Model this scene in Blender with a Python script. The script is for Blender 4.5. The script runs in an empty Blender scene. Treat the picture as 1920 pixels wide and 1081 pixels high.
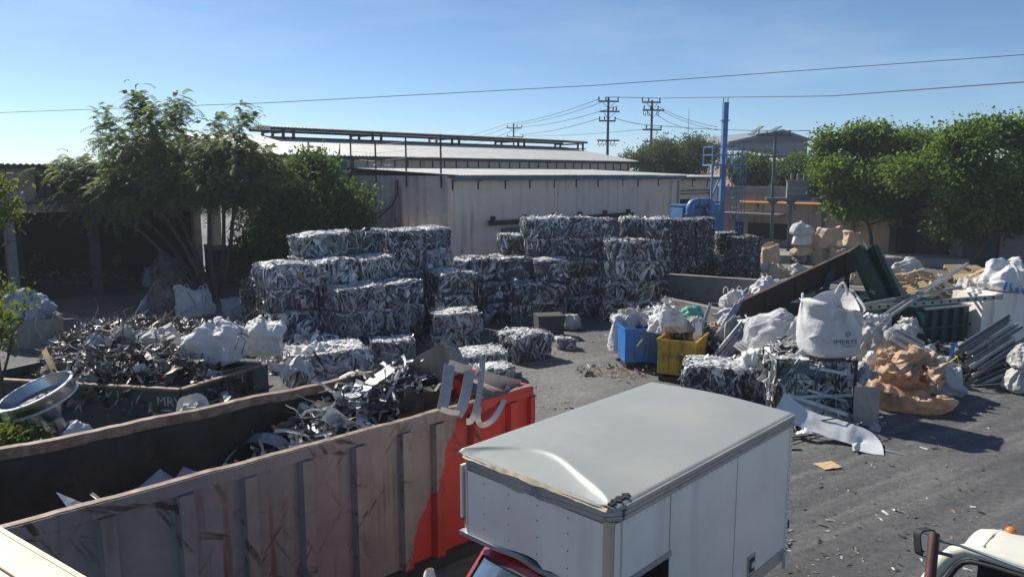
import bpy, math, random
import numpy as np
from mathutils import Vector, Matrix, noise

# ------------------------------------------------------------------ camera, sky, sun, exposure
SC = bpy.context.scene
COL = SC.collection
H = 6.0                       # eye height above the yard
F_PX, CX, CY, HOR = 1410.0, 960.0, 540.5, 326.0
PITCH = math.atan((CY - HOR) / F_PX)
cam = bpy.data.cameras.new('camera')
cam.sensor_width = 36.0
cam.lens = F_PX / 1920.0 * 36.0
cam.clip_start, cam.clip_end = 0.05, 3000.0
cam_o = bpy.data.objects.new('camera', cam)
cam_o.location = (0, 0, H)
cam_o.rotation_euler = (math.pi / 2 - PITCH, 0, 0)
COL.objects.link(cam_o)
SC.camera = cam_o

SUN_EL, SUN_AZ = math.radians(41.0), math.radians(-47.0)    # azimuth clockwise from +Y
world = bpy.data.worlds.new('World')
SC.world = world
world.use_nodes = True
wn = world.node_tree.nodes
sky = wn.new('ShaderNodeTexSky')
sky.sky_type = 'NISHITA'
sky.sun_disc = False
sky.sun_elevation = SUN_EL
sky.sun_rotation = SUN_AZ
sky.altitude = 500
sky.air_density = 0.7
sky.dust_density = 0.4
sky.ozone_density = 7.0
wbg = wn['Background']
wbg.inputs['Strength'].default_value = 0.099
wtint = wn.new('ShaderNodeMix')           # white balance of the whole sky, the same in every direction
wtint.data_type = 'RGBA'; wtint.blend_type = 'MULTIPLY'; wtint.inputs['Factor'].default_value = 1.0
wtint.inputs[7].default_value = (1.0, 1.0, 0.90, 1)
world.node_tree.links.new(sky.outputs['Color'], wtint.inputs[6])
wtc = wn.new('ShaderNodeTexCoord'); wmp = wn.new('ShaderNodeMapping'); wnz = wn.new('ShaderNodeTexNoise'); wrp = wn.new('ShaderNodeValToRGB'); wcl = wn.new('ShaderNodeMix')
wmp.inputs['Scale'].default_value = (1.6, 2.2, 7.0); wmp.inputs['Rotation'].default_value = (0.1, 0.25, 0.4)   # thin high cloud, all round the sky
wnz.inputs['Scale'].default_value = 1.5; wnz.inputs['Detail'].default_value = 7; wnz.inputs['Roughness'].default_value = 0.62
wrp.color_ramp.elements[0].position, wrp.color_ramp.elements[1].position = 0.50, 0.80
wrp.color_ramp.elements[0].color, wrp.color_ramp.elements[1].color = (0, 0, 0, 1), (0.17, 0.17, 0.17, 1)
wcl.data_type = 'RGBA'; wcl.inputs[7].default_value = (7.5, 7.7, 7.9, 1)
wl = world.node_tree.links.new
wl(wtc.outputs['Generated'], wmp.inputs['Vector']); wl(wmp.outputs['Vector'], wnz.inputs['Vector']); wl(wnz.outputs['Fac'], wrp.inputs['Fac'])
wl(wrp.outputs['Color'], wcl.inputs['Factor']); wl(wtint.outputs[2], wcl.inputs[6]); wl(wcl.outputs[2], wbg.inputs['Color'])

sun = bpy.data.lights.new('sun', 'SUN')
sun.energy = 4.7
sun.angle = math.radians(0.55)
sun.color = (1.0, 0.95, 0.87)
sun_o = bpy.data.objects.new('sun', sun)
sd = Vector((math.sin(SUN_AZ) * math.cos(SUN_EL), math.cos(SUN_AZ) * math.cos(SUN_EL), math.sin(SUN_EL)))
sun_o.rotation_euler = (-sd).to_track_quat('-Z', 'Y').to_euler()
sun_o.location = (-40, 40, 50)
COL.objects.link(sun_o)

SC.view_settings.view_transform = 'Standard'
SC.view_settings.look = 'None'
SC.view_settings.exposure = 0.45
SC.view_settings.gamma = 1.0
SC.view_settings.use_curve_mapping = False
SC.render.engine = 'CYCLES'
SC.cycles.max_bounces = 6
SC.cycles.transparent_max_bounces = 8
SC.cycles.use_denoising = True
HAZE = 0.0006
random.seed(7)
RNG = np.random.default_rng(11)

# ------------------------------------------------------------------ pixel (1920 x 1081) to world helpers
def ray(px, py):
    d = ((px - CX) / F_PX, 1.0, -(py - CY) / F_PX)
    c, s = math.cos(PITCH), math.sin(PITCH)
    return Vector((d[0], c * d[1] + s * d[2], -s * d[1] + c * d[2]))

def P(px, py, z=0.0):                       # the point at height z seen at that pixel
    r = ray(px, py)
    return Vector((0, 0, H)) + r * ((z - H) / r.z)

def PD(px, py, D):                          # the point at distance D along the view (world Y)
    r = ray(px, py)
    return Vector((0, 0, H)) + r * (D / r.y)

def on_line(px, o, d, py=380):              # how far along o + s*d the vertical plane of a pixel column lies
    r = ray(px, py)
    k = r.x / r.y
    return (k * o[1] - o[0]) / (d[0] - k * d[1])

U = Vector((0.7071, 0.7071, 0))
V = Vector((-0.7071, 0.7071, 0))

# ------------------------------------------------------------------ materials
MATS = {}
def nodes_of(name):
    m = bpy.data.materials.new(name)
    m.use_nodes = True
    nt = m.node_tree
    return m, nt, nt.nodes['Principled BSDF'], nt.links.new

def tex_noise(nt, vec, scale, detail=4, rough=0.6, stretch=None):
    n = nt.nodes.new('ShaderNodeTexNoise')
    n.inputs['Scale'].default_value = scale
    n.inputs['Detail'].default_value = detail
    n.inputs['Roughness'].default_value = rough
    if stretch:
        mp = nt.nodes.new('ShaderNodeMapping')
        mp.inputs['Scale'].default_value = stretch
        nt.links.new(vec, mp.inputs['Vector'])
        vec = mp.outputs['Vector']
    nt.links.new(vec, n.inputs['Vector'])
    return n.outputs['Fac']

def ramp(nt, fac, a, b, c0=(0, 0, 0, 1), c1=(1, 1, 1, 1)):
    r = nt.nodes.new('ShaderNodeValToRGB')
    r.color_ramp.elements[0].position, r.color_ramp.elements[1].position = a, b
    r.color_ramp.elements[0].color, r.color_ramp.elements[1].color = c0, c1
    nt.links.new(fac, r.inputs['Fac'])
    return r.outputs['Color']

def mix(nt, fac, a, b, mode='MIX'):
    x = nt.nodes.new('ShaderNodeMix')
    x.data_type = 'RGBA'
    x.blend_type = mode
    if isinstance(fac, (int, float)):
        x.inputs['Factor'].default_value = fac
    else:
        nt.links.new(fac, x.inputs['Factor'])
    for k, s in ((6, a), (7, b)):
        if isinstance(s, (tuple, list)):
            x.inputs[k].default_value = (s[0], s[1], s[2], 1)
        else:
            nt.links.new(s, x.inputs[k])
    return x.outputs[2]

def bump(nt, bsdf, h, strength=0.3, dist=0.02):
    b = nt.nodes.new('ShaderNodeBump')
    b.inputs['Strength'].default_value = strength
    b.inputs['Distance'].default_value = dist
    nt.links.new(h, b.inputs['Height'])
    nt.links.new(b.outputs['Normal'], bsdf.inputs['Normal'])

def mat(name, base, rough=0.7, metal=0.0, var=0.25, scale=2.0, dirt=None, dirt_amt=(0.5, 0.75), dirt_scale=1.2,
        streak=None, streak_amt=(0.52, 0.75), bmp=0.15, bscale=30.0, bdist=0.01, coat=0.0):
    m, nt, bs, L = nodes_of(name)
    tc = nt.nodes.new('ShaderNodeTexCoord').outputs['Object']
    n1 = tex_noise(nt, tc, scale, 6, 0.65)
    c = mix(nt, ramp(nt, n1, 0.3, 0.7), tuple(x * (1 - var) for x in base), tuple(min(1, x * (1 + var)) for x in base))
    if dirt:
        n2 = tex_noise(nt, tc, dirt_scale, 8, 0.7)
        c = mix(nt, ramp(nt, n2, *dirt_amt), c, dirt)
    if streak:
        n3 = tex_noise(nt, tc, 2.2, 5, 0.6, (1.0, 1.0, 0.08))
        n4 = tex_noise(nt, tc, 0.35, 3, 0.6)
        f = ramp(nt, n3, *streak_amt)
        f = mix(nt, 1.0, f, ramp(nt, n4, 0.35, 0.65), 'MULTIPLY')
        c = mix(nt, f, c, streak)
    L(c, bs.inputs['Base Color'])
    bs.inputs['Roughness'].default_value = rough
    bs.inputs['Metallic'].default_value = metal
    bs.inputs['Coat Weight'].default_value = coat
    if bmp:
        bump(nt, bs, tex_noise(nt, tc, bscale, 5, 0.65), bmp, bdist)
    MATS[name] = m
    return m

# yard ground: dusty oil-stained concrete and asphalt
def ground_mat():
    m, nt, bs, L = nodes_of('yard_ground')
    g = nt.nodes.new('ShaderNodeNewGeometry').outputs['Position']
    big = tex_noise(nt, g, 0.075, 6, 0.58)
    mid = tex_noise(nt, g, 0.8, 8, 0.72)
    rm = nt.nodes.new('ShaderNodeMapping'); rm.inputs['Rotation'].default_value = (0, 0, -0.55)
    L(g, rm.inputs['Vector'])
    swp = tex_noise(nt, rm.outputs['Vector'], 0.8, 7, 0.66, (0.10, 1.4, 1.0))
    trk = tex_noise(nt, rm.outputs['Vector'], 1.4, 5, 0.6, (0.05, 1.6, 1.0))
    fine = tex_noise(nt, g, 7.0, 10, 0.85)
    c = mix(nt, ramp(nt, big, 0.42, 0.60), (0.095, 0.094, 0.094), (0.25, 0.236, 0.212))
    sp = nt.nodes.new('ShaderNodeSeparateXYZ'); L(g, sp.inputs[0])
    e1 = nt.nodes.new('ShaderNodeMath'); e1.operation = 'MULTIPLY_ADD'; e1.inputs[1].default_value = -0.9; L(sp.outputs['Y'], e1.inputs[0])
    e2 = nt.nodes.new('ShaderNodeMath'); e2.operation = 'MULTIPLY'; e2.inputs[1].default_value = 1.6; L(sp.outputs['X'], e2.inputs[0]); L(e2.outputs[0], e1.inputs[2])
    e3 = nt.nodes.new('ShaderNodeMath'); e3.operation = 'MULTIPLY_ADD'; e3.inputs[1].default_value = 26.0; L(tex_noise(nt, g, 0.22, 7, 0.65), e3.inputs[0]); L(e1.outputs[0], e3.inputs[2])
    e4 = nt.nodes.new('ShaderNodeMapRange'); e4.inputs['From Min'].default_value = -4.0; e4.inputs['From Max'].default_value = 6.0; L(e3.outputs[0], e4.inputs['Value'])
    c = mix(nt, e4.outputs['Result'], c, mix(nt, ramp(nt, swp, 0.38, 0.66), (0.085, 0.085, 0.086), (0.165, 0.16, 0.155)))
    c = mix(nt, ramp(nt, mid, 0.46, 0.60), c, mix(nt, 0.5, c, (0.15, 0.145, 0.138)))
    c = mix(nt, mix(nt, 0.55, (0, 0, 0), ramp(nt, swp, 0.50, 0.70)), c, (0.285, 0.268, 0.245))
    c = mix(nt, ramp(nt, trk, 0.57, 0.75), c, (0.10, 0.098, 0.095))
    c2 = mix(nt, 0.85, c, mix(nt, ramp(nt, fine, 0.34, 0.68), (0.38, 0.38, 0.38), (1.5, 1.5, 1.5)), 'MULTIPLY')
    spk = tex_noise(nt, g, 22.0, 4, 0.7)
    c2 = mix(nt, ramp(nt, spk, 0.66, 0.72), c2, (0.42, 0.41, 0.38))
    oil = tex_noise(nt, g, 0.30, 6, 0.62)
    c2 = mix(nt, ramp(nt, oil, 0.57, 0.74), c2, (0.075, 0.073, 0.072))
    L(c2, bs.inputs['Base Color'])
    bs.inputs['Roughness'].default_value = 0.88
    bump(nt, bs, tex_noise(nt, g, 6.0, 10, 0.85), 0.8, 0.07)
    return m
MATS['ground'] = ground_mat()

def vc_mat(name, rough, spec_var=True, bmp=0.0, bscale=20):
    """every piece brings its own base colour (rgb) and metalness (alpha) as a point attribute"""
    m, nt, bs, L = nodes_of(name)
    a = nt.nodes.new('ShaderNodeAttribute')
    a.attribute_name = 'Col'
    tc = nt.nodes.new('ShaderNodeTexCoord').outputs['Object']
    n = tex_noise(nt, tc, 5.0, 6, 0.7)
    c = mix(nt, 0.75, a.outputs['Color'], mix(nt, ramp(nt, n, 0.35, 0.65), (0.55, 0.54, 0.52), (1.1, 1.1, 1.1)), 'MULTIPLY')
    L(c, bs.inputs['Base Color'])
    L(a.outputs['Alpha'], bs.inputs['Metallic'])
    bs.inputs['Roughness'].default_value = rough
    if bmp:
        bump(nt, bs, tex_noise(nt, tc, bscale, 5, 0.6), bmp, 0.02)
    MATS[name] = m
vc_mat('scrap', 0.42, bmp=0.25, bscale=25)
vc_mat('dull', 0.8, bmp=0.2, bscale=18)

mat('stucco_stained', (0.70, 0.57, 0.49), 0.92, var=0.12, scale=0.5, streak=(0.07, 0.055, 0.048), streak_amt=(0.44, 0.62), dirt=(0.26, 0.215, 0.19), dirt_amt=(0.50, 0.78), dirt_scale=0.5, bmp=0.35, bscale=22)
mat('stucco', (0.85, 0.66, 0.54), 0.92, var=0.12, scale=0.5, streak=(0.20, 0.16, 0.135), streak_amt=(0.52, 0.76), dirt=(0.42, 0.35, 0.305), dirt_amt=(0.56, 0.86), dirt_scale=0.5, bmp=0.35, bscale=22)
mat('stucco_old', (0.52, 0.42, 0.37), 0.92, var=0.16, scale=0.5, streak=(0.06, 0.05, 0.045), streak_amt=(0.50, 0.7), dirt=(0.10, 0.085, 0.075), dirt_amt=(0.50, 0.75), dirt_scale=0.6, bmp=0.4, bscale=22)
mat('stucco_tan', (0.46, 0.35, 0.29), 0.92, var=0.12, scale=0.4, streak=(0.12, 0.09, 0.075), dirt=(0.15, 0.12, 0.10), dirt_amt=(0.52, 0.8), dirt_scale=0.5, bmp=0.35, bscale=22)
mat('roof_sheet', (0.50, 0.50, 0.46), 0.55, 0.15, var=0.1, scale=0.5, dirt=(0.30, 0.28, 0.24), dirt_amt=(0.5, 0.8), bmp=0.0)
mat('concrete', (0.28, 0.26, 0.235), 0.9, var=0.2, scale=1.2, dirt=(0.10, 0.092, 0.085), dirt_amt=(0.5, 0.75), bmp=0.4, bscale=14)
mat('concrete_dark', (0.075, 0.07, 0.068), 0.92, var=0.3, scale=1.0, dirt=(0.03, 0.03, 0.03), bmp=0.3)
mat('steel_dark', (0.045, 0.042, 0.042), 0.55, 0.3, var=0.3, bmp=0.1)
mat('steel_rust', (0.085, 0.045, 0.030), 0.85, 0.1, var=0.4, scale=2.5, dirt=(0.035, 0.028, 0.026), dirt_amt=(0.42, 0.62), bmp=0.3)
mat('steel_brown', (0.26, 0.225, 0.19), 0.55, 0.15, var=0.25, scale=2.5, dirt=(0.13, 0.10, 0.08), dirt_amt=(0.48, 0.7), bmp=0.3, bscale=6, bdist=0.04)
mat('steel_grey', (0.33, 0.34, 0.35), 0.45, 0.7, var=0.2, dirt=(0.16, 0.14, 0.13), bmp=0.1)
mat('teal_trim', (0.10, 0.19, 0.22), 0.6, 0.0, var=0.2, scale=1.0, dirt=(0.06, 0.08, 0.09), bmp=0.1)
mat('slate_paint', (0.075, 0.12, 0.14), 0.5, 0.1, var=0.2, bmp=0.1)
mat('blue_paint', (0.085, 0.19, 0.38), 0.45, 0.0, var=0.22, scale=1.5, dirt=(0.04, 0.09, 0.2), dirt_amt=(0.55, 0.8), bmp=0.1)
mat('bin_blue', (0.03, 0.17, 0.50), 0.42, 0.0, var=0.2, scale=2.5, dirt=(0.02, 0.07, 0.2), dirt_amt=(0.55, 0.72), streak=(0.05, 0.05, 0.06), bmp=0.15)
mat('bin_yellow', (0.50, 0.32, 0.025), 0.5, 0.0, var=0.25, scale=2.0, dirt=(0.10, 0.075, 0.03), dirt_amt=(0.50, 0.66), dirt_scale=3.5, streak=(0.07, 0.05, 0.03), bmp=0.2)
mat('green_paint', (0.006, 0.048, 0.034), 0.38, 0.0, var=0.3, scale=1.8, dirt=(0.012, 0.032, 0.028), dirt_amt=(0.45, 0.7), bmp=0.15, bscale=6)
mat('green_dark', (0.010, 0.040, 0.044), 0.45, 0.0, var=0.3, scale=1.5, dirt=(0.008, 0.016, 0.018), bmp=0.15, bscale=6)
mat('rail_rust', (0.27, 0.205, 0.16), 0.7, 0.2, var=0.35, scale=5, dirt=(0.15, 0.075, 0.045), dirt_amt=(0.45, 0.65), dirt_scale=4, bmp=0.3)
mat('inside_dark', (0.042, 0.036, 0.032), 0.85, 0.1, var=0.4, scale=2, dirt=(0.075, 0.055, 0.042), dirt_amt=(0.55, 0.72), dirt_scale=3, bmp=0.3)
mat('van_white', (0.90, 0.825, 0.725), 0.45, 0.0, var=0.05, scale=1.0, dirt=(0.74, 0.66, 0.565), dirt_amt=(0.52, 0.9), streak=(0.50, 0.43, 0.355), streak_amt=(0.54, 0.85), bmp=0.06, bscale=5)
mat('van_roof', (0.315, 0.33, 0.308), 0.5, 0.1, var=0.05, scale=0.8, dirt=(0.40, 0.385, 0.32), dirt_amt=(0.46, 0.8), dirt_scale=0.7, bmp=0.12, bscale=2.5, bdist=0.03)
mat('alu_trim', (0.44, 0.44, 0.435), 0.38, 0.45, var=0.15, scale=6, dirt=(0.2, 0.18, 0.16), dirt_amt=(0.52, 0.75), dirt_scale=6, bmp=0.1)
mat('alu_bright', (0.80, 0.80, 0.77), 0.36, 0.3, var=0.12, scale=3, dirt=(0.42, 0.40, 0.37), dirt_amt=(0.5, 0.8), dirt_scale=3, bmp=0.2, bscale=5)
mat('stainless', (0.48, 0.48, 0.49), 0.22, 1.0, var=0.1, bmp=0.05, bscale=8)
mat('cab_red', (0.42, 0.018, 0.022), 0.3, 0.0, var=0.12, coat=0.5, bmp=0.0)
mat('cab_cream', (0.68, 0.65, 0.55), 0.45, 0.0, var=0.06, dirt=(0.34, 0.30, 0.24), dirt_amt=(0.58, 0.75), dirt_scale=2.5, bmp=0.05)
mat('rubber', (0.02, 0.02, 0.021), 0.7, 0.0, var=0.2, bmp=0.1)
mat('interior_black', (0.018, 0.017, 0.017), 0.85, 0.0, var=0.3, bmp=0.0)  # near-black base puts the shade of openings and interiors into the colour
mat('post_brown', (0.085, 0.030, 0.024), 0.6, 0.1, var=0.4, scale=6, dirt=(0.35, 0.30, 0.27), dirt_amt=(0.66, 0.72), dirt_scale=7, bmp=0.2)
mat('amber', (0.75, 0.20, 0.03), 0.25, 0.0, var=0.1, bmp=0.0)
mat('beige_sheet', (0.62, 0.50, 0.34), 0.5, 0.0, var=0.06, dirt=(0.46, 0.36, 0.24), dirt_amt=(0.5, 0.8), bmp=0.04, bscale=3)
mat('orange_pipe', (0.72, 0.36, 0.09), 0.5, 0.0, var=0.15, bmp=0.0)
mat('wood_pole', (0.075, 0.06, 0.05), 0.9, 0.0, var=0.3, bmp=0.2)
mat('far_grey', (0.22, 0.235, 0.255), 0.8, 0.1, var=0.06, scale=0.2, bmp=0.0)
mat('far_dark', (0.11, 0.12, 0.13), 0.8, 0.0, var=0.1, bmp=0.0)
mat('timber', (0.55, 0.40, 0.22), 0.85, 0.0, var=0.3, scale=2.5, dirt=(0.28, 0.20, 0.12), dirt_amt=(0.5, 0.75), dirt_scale=3, bmp=0.2)
mat('dirt_mound', (0.15, 0.125, 0.10), 0.95, 0.0, var=0.35, scale=2.0, dirt=(0.06, 0.05, 0.045), bmp=0.6, bscale=6, bdist=0.06)
mat('lettering_dark', (0.05, 0.055, 0.07), 0.8, 0.0, var=0.1, bmp=0.0)
mat('lettering_pale', (0.42, 0.43, 0.44), 0.7, 0.0, var=0.15, scale=8, bmp=0.0)
mat('bark', (0.085, 0.068, 0.054), 0.95, 0.0, var=0.35, scale=5, bmp=0.5, bscale=18)
mat('cable', (0.02, 0.02, 0.022), 0.6, 0.0, bmp=0.0)

def fabric(name, base, dirt, dirt_amt=(0.5, 0.8), trans=0.18, dscale=1.8):
    m, nt, bs, L = nodes_of(name)
    tc = nt.nodes.new('ShaderNodeTexCoord').outputs['Object']
    n = tex_noise(nt, tc, dscale, 8, 0.7)
    c = mix(nt, ramp(nt, n, *dirt_amt), base, dirt)
    L(c, bs.inputs['Base Color'])
    bs.inputs['Roughness'].default_value = 0.62
    w1 = tex_noise(nt, tc, 5.0, 5, 0.6, (1.0, 1.0, 2.2))
    w2 = tex_noise(nt, tc, 13.0, 3, 0.6)
    ad = nt.nodes.new('ShaderNodeMath'); ad.operation = 'MULTIPLY_ADD'
    ad.inputs[1].default_value = 0.35
    L(w2, ad.inputs[0]); L(w1, ad.inputs[2])
    wp = nt.nodes.new('ShaderNodeMix'); wp.data_type = 'VECTOR'; wp.inputs['Factor'].default_value = 0.28
    nv = nt.nodes.new('ShaderNodeTexNoise'); nv.inputs['Scale'].default_value = 2.6; nv.inputs['Detail'].default_value = 3
    L(tc, nv.inputs['Vector']); L(tc, wp.inputs[4]); L(nv.outputs['Color'], wp.inputs[5])
    def crease(scale, amt):
        v = nt.nodes.new('ShaderNodeTexVoronoi'); v.feature = 'DISTANCE_TO_EDGE'; v.inputs['Scale'].default_value = scale
        L(wp.outputs[1], v.inputs['Vector'])
        mn = nt.nodes.new('ShaderNodeMath'); mn.operation = 'MINIMUM'; mn.inputs[1].default_value = 0.4; L(v.outputs['Distance'], mn.inputs[0])
        ml = nt.nodes.new('ShaderNodeMath'); ml.operation = 'MULTIPLY_ADD'; ml.inputs[1].default_value = -amt
        L(mn.outputs[0], ml.inputs[0]); return ml
    k1, k2 = crease(5.0, 0.5), crease(11.0, 0.25)
    L(ad.outputs[0], k1.inputs[2]); L(k1.outputs[0], k2.inputs[2])
    ad = k2
    b = nt.nodes.new('ShaderNodeBump'); b.inputs['Strength'].default_value = 0.5; b.inputs['Distance'].default_value = 0.035
    L(ad.outputs[0], b.inputs['Height']); L(b.outputs['Normal'], bs.inputs['Normal'])
    tr = nt.nodes.new('ShaderNodeBsdfTranslucent')
    L(c, tr.inputs['Color']); L(b.outputs['Normal'], tr.inputs['Normal'])
    ms = nt.nodes.new('ShaderNodeMixShader'); ms.inputs[0].default_value = trans
    out = nt.nodes['Material Output']
    L(bs.outputs[0], ms.inputs[1]); L(tr.outputs[0], ms.inputs[2]); L(ms.outputs[0], out.inputs['Surface'])
    MATS[name] = m
fabric('bag_white', (0.74, 0.735, 0.72), (0.50, 0.48, 0.44), (0.46, 0.78))
fabric('bag_dirty', (0.60, 0.585, 0.55), (0.24, 0.22, 0.20), (0.42, 0.68))
fabric('bag_dark', (0.27, 0.24, 0.215), (0.07, 0.06, 0.055), (0.38, 0.62))
fabric('bag_blue_grey', (0.40, 0.46, 0.55), (0.16, 0.18, 0.22), (0.42, 0.7))
fabric('bag_tan', (0.62, 0.47, 0.33), (0.44, 0.32, 0.21), (0.45, 0.75))
fabric('bag_orange', (0.68, 0.48, 0.325), (0.42, 0.26, 0.155), (0.42, 0.72), 0.3, 3.5)
fabric('film_clear', (0.62, 0.63, 0.64), (0.42, 0.42, 0.42), (0.45, 0.75), 0.3)

def leaf_mat(name, c0, c1, trans=0.4):
    m, nt, bs, L = nodes_of(name)
    a = nt.nodes.new('ShaderNodeAttribute'); a.attribute_name = 'Col'
    sep = nt.nodes.new('ShaderNodeSeparateColor'); L(a.outputs['Color'], sep.inputs[0])
    c = mix(nt, sep.outputs[0], c0, c1)
    L(c, bs.inputs['Base Color'])
    bs.inputs['Roughness'].default_value = 0.55
    bs.inputs['Specular IOR Level'].default_value = 0.25
    tr = nt.nodes.new('ShaderNodeBsdfTranslucent')
    L(mix(nt, 0.5, c, (c1[0] * 1.7, c1[1] * 1.6, c1[2] * 0.5)), tr.inputs['Color'])
    ms = nt.nodes.new('ShaderNodeMixShader'); ms.inputs[0].default_value = trans
    L(bs.outputs[0], ms.inputs[1]); L(tr.outputs[0], ms.inputs[2])
    L(ms.outputs[0], nt.nodes['Material Output'].inputs['Surface'])
    MATS[name] = m
leaf_mat('leaf_feather', (0.068, 0.115, 0.050), (0.180, 0.240, 0.100), 0.48)
leaf_mat('leaf_broad', (0.036, 0.085, 0.026), (0.105, 0.170, 0.042), 0.42)
leaf_mat('leaf_maple', (0.048, 0.108, 0.028), (0.165, 0.255, 0.052), 0.48)
leaf_mat('leaf_far', (0.050, 0.082, 0.036), (0.095, 0.130, 0.055), 0.35)
leaf_mat('leaf_lime', (0.06, 0.12, 0.02), (0.17, 0.21, 0.035), 0.45)

def glass_mat():
    m, nt, bs, L = nodes_of('windscreen')
    bs.inputs['Base Color'].default_value = (0.05, 0.075, 0.075, 1)
    bs.inputs['Roughness'].default_value = 0.06
    bs.inputs['Transmission Weight'].default_value = 0.35
    bs.inputs['IOR'].default_value = 1.5
    bs.inputs['Coat Weight'].default_value = 1.0
    MATS['glass'] = m
    m, nt, bs, L = nodes_of('mirror_glass')
    bs.inputs['Base Color'].default_value = (0.85, 0.88, 0.88, 1)
    bs.inputs['Metallic'].default_value = 1.0
    bs.inputs['Roughness'].default_value = 0.05
    MATS['mirror'] = m
glass_mat()

def box_paint():
    """roll-off container: worn grey paint, a red end behind a slanted edge, scratches and rust"""
    m, nt, bs, L = nodes_of('container_paint')
    tc = nt.nodes.new('ShaderNodeTexCoord').outputs['Object']
    sx = nt.nodes.new('ShaderNodeSeparateXYZ'); L(tc, sx.inputs[0])
    ma = nt.nodes.new('ShaderNodeMath'); ma.operation = 'MULTIPLY_ADD'
    ma.inputs[1].default_value = -RED_SLOPE
    L(sx.outputs['Z'], ma.inputs[0]); L(sx.outputs['X'], ma.inputs[2])
    ad = nt.nodes.new('ShaderNodeMath'); ad.operation = 'MULTIPLY_ADD'
    ad.inputs[1].default_value = 0.45
    L(tex_noise(nt, tc, 5.0, 8, 0.8), ad.inputs[0]); L(ma.outputs[0], ad.inputs[2])
    red = ramp(nt, ad.outputs[0], 0.0, 0.001)
    red_node = red.node
    gt = nt.nodes.new('ShaderNodeMath'); gt.operation = 'GREATER_THAN'
    gt.inputs[1].default_value = CONT_RED_X
    L(ad.outputs[0], gt.inputs[0])
    nt.nodes.remove(red_node)
    n1 = tex_noise(nt, tc, 1.6, 7, 0.7)
    grey = mix(nt, ramp(nt, n1, 0.3, 0.7), (0.20, 0.178, 0.172), (0.31, 0.280, 0.272))
    redc = mix(nt, ramp(nt, n1, 0.3, 0.7), (0.42, 0.028, 0.020), (0.58, 0.045, 0.028))
    c = mix(nt, gt.outputs[0], grey, redc)
    def thin_lines(scale, stretch, half, soft):
        n = tex_noise(nt, tc, scale, 6, 0.62, stretch)
        sb = nt.nodes.new('ShaderNodeMath'); sb.operation = 'SUBTRACT'; sb.inputs[1].default_value = 0.5; L(n, sb.inputs[0])
        ab = nt.nodes.new('ShaderNodeMath'); ab.operation = 'ABSOLUTE'; L(sb.outputs[0], ab.inputs[0])
        return ramp(nt, ab.outputs[0], half, soft, (1, 1, 1, 1), (0, 0, 0, 1))
    patch = ramp(nt, tex_noise(nt, tc, 1.1, 5, 0.6), 0.44, 0.60)
    patch2 = ramp(nt, tex_noise(nt, tc, 0.7, 4, 0.6, (1, 1, 0.6)), 0.46, 0.64)
    lo = ramp(nt, tex_noise(nt, tc, 0.55, 5, 0.65), 0.35, 0.7)
    c = mix(nt, mix(nt, 1.0, lo, (0.55, 0.55, 0.55), 'MULTIPLY'), c, mix(nt, 0.5, c, (0.085, 0.07, 0.064)))
    for ang, mk, stc in ((0.5, patch, 2.6), (-0.7, patch2, 3.4), (1.15, patch, 2.2)):
        mp = nt.nodes.new('ShaderNodeMapping'); mp.inputs['Rotation'].default_value = (0.0, ang, 0.0); L(tc, mp.inputs['Vector'])
        n = tex_noise(nt, mp.outputs['Vector'], stc, 5, 0.6, (2.6, 2.6, 0.22))
        c = mix(nt, mix(nt, 1.0, ramp(nt, n, 0.605, 0.63), mk, 'MULTIPLY'), c, (0.06, 0.036, 0.028))
    drip = tex_noise(nt, tc, 7.0, 5, 0.6, (1.0, 1.0, 0.06))
    c = mix(nt, mix(nt, 1.0, ramp(nt, drip, 0.52, 0.66), patch2, 'MULTIPLY'), c, (0.13, 0.058, 0.034))
    spots = tex_noise(nt, tc, 3.0, 9, 0.8)
    c = mix(nt, ramp(nt, spots, 0.635, 0.665), c, (0.045, 0.027, 0.022))
    spots2 = tex_noise(nt, tc, 11.0, 6, 0.75)
    c = mix(nt, ramp(nt, spots2, 0.68, 0.71), c, (0.06, 0.04, 0.032))
    L(c, bs.inputs['Base Color'])
    bs.inputs['Roughness'].default_value = 0.6
    bump(nt, bs, tex_noise(nt, tc, 4.0, 6, 0.7), 0.25, 0.03)
    MATS['container'] = m
CONT_RED_X = 7.0      # set again below once the box length is known

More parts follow.
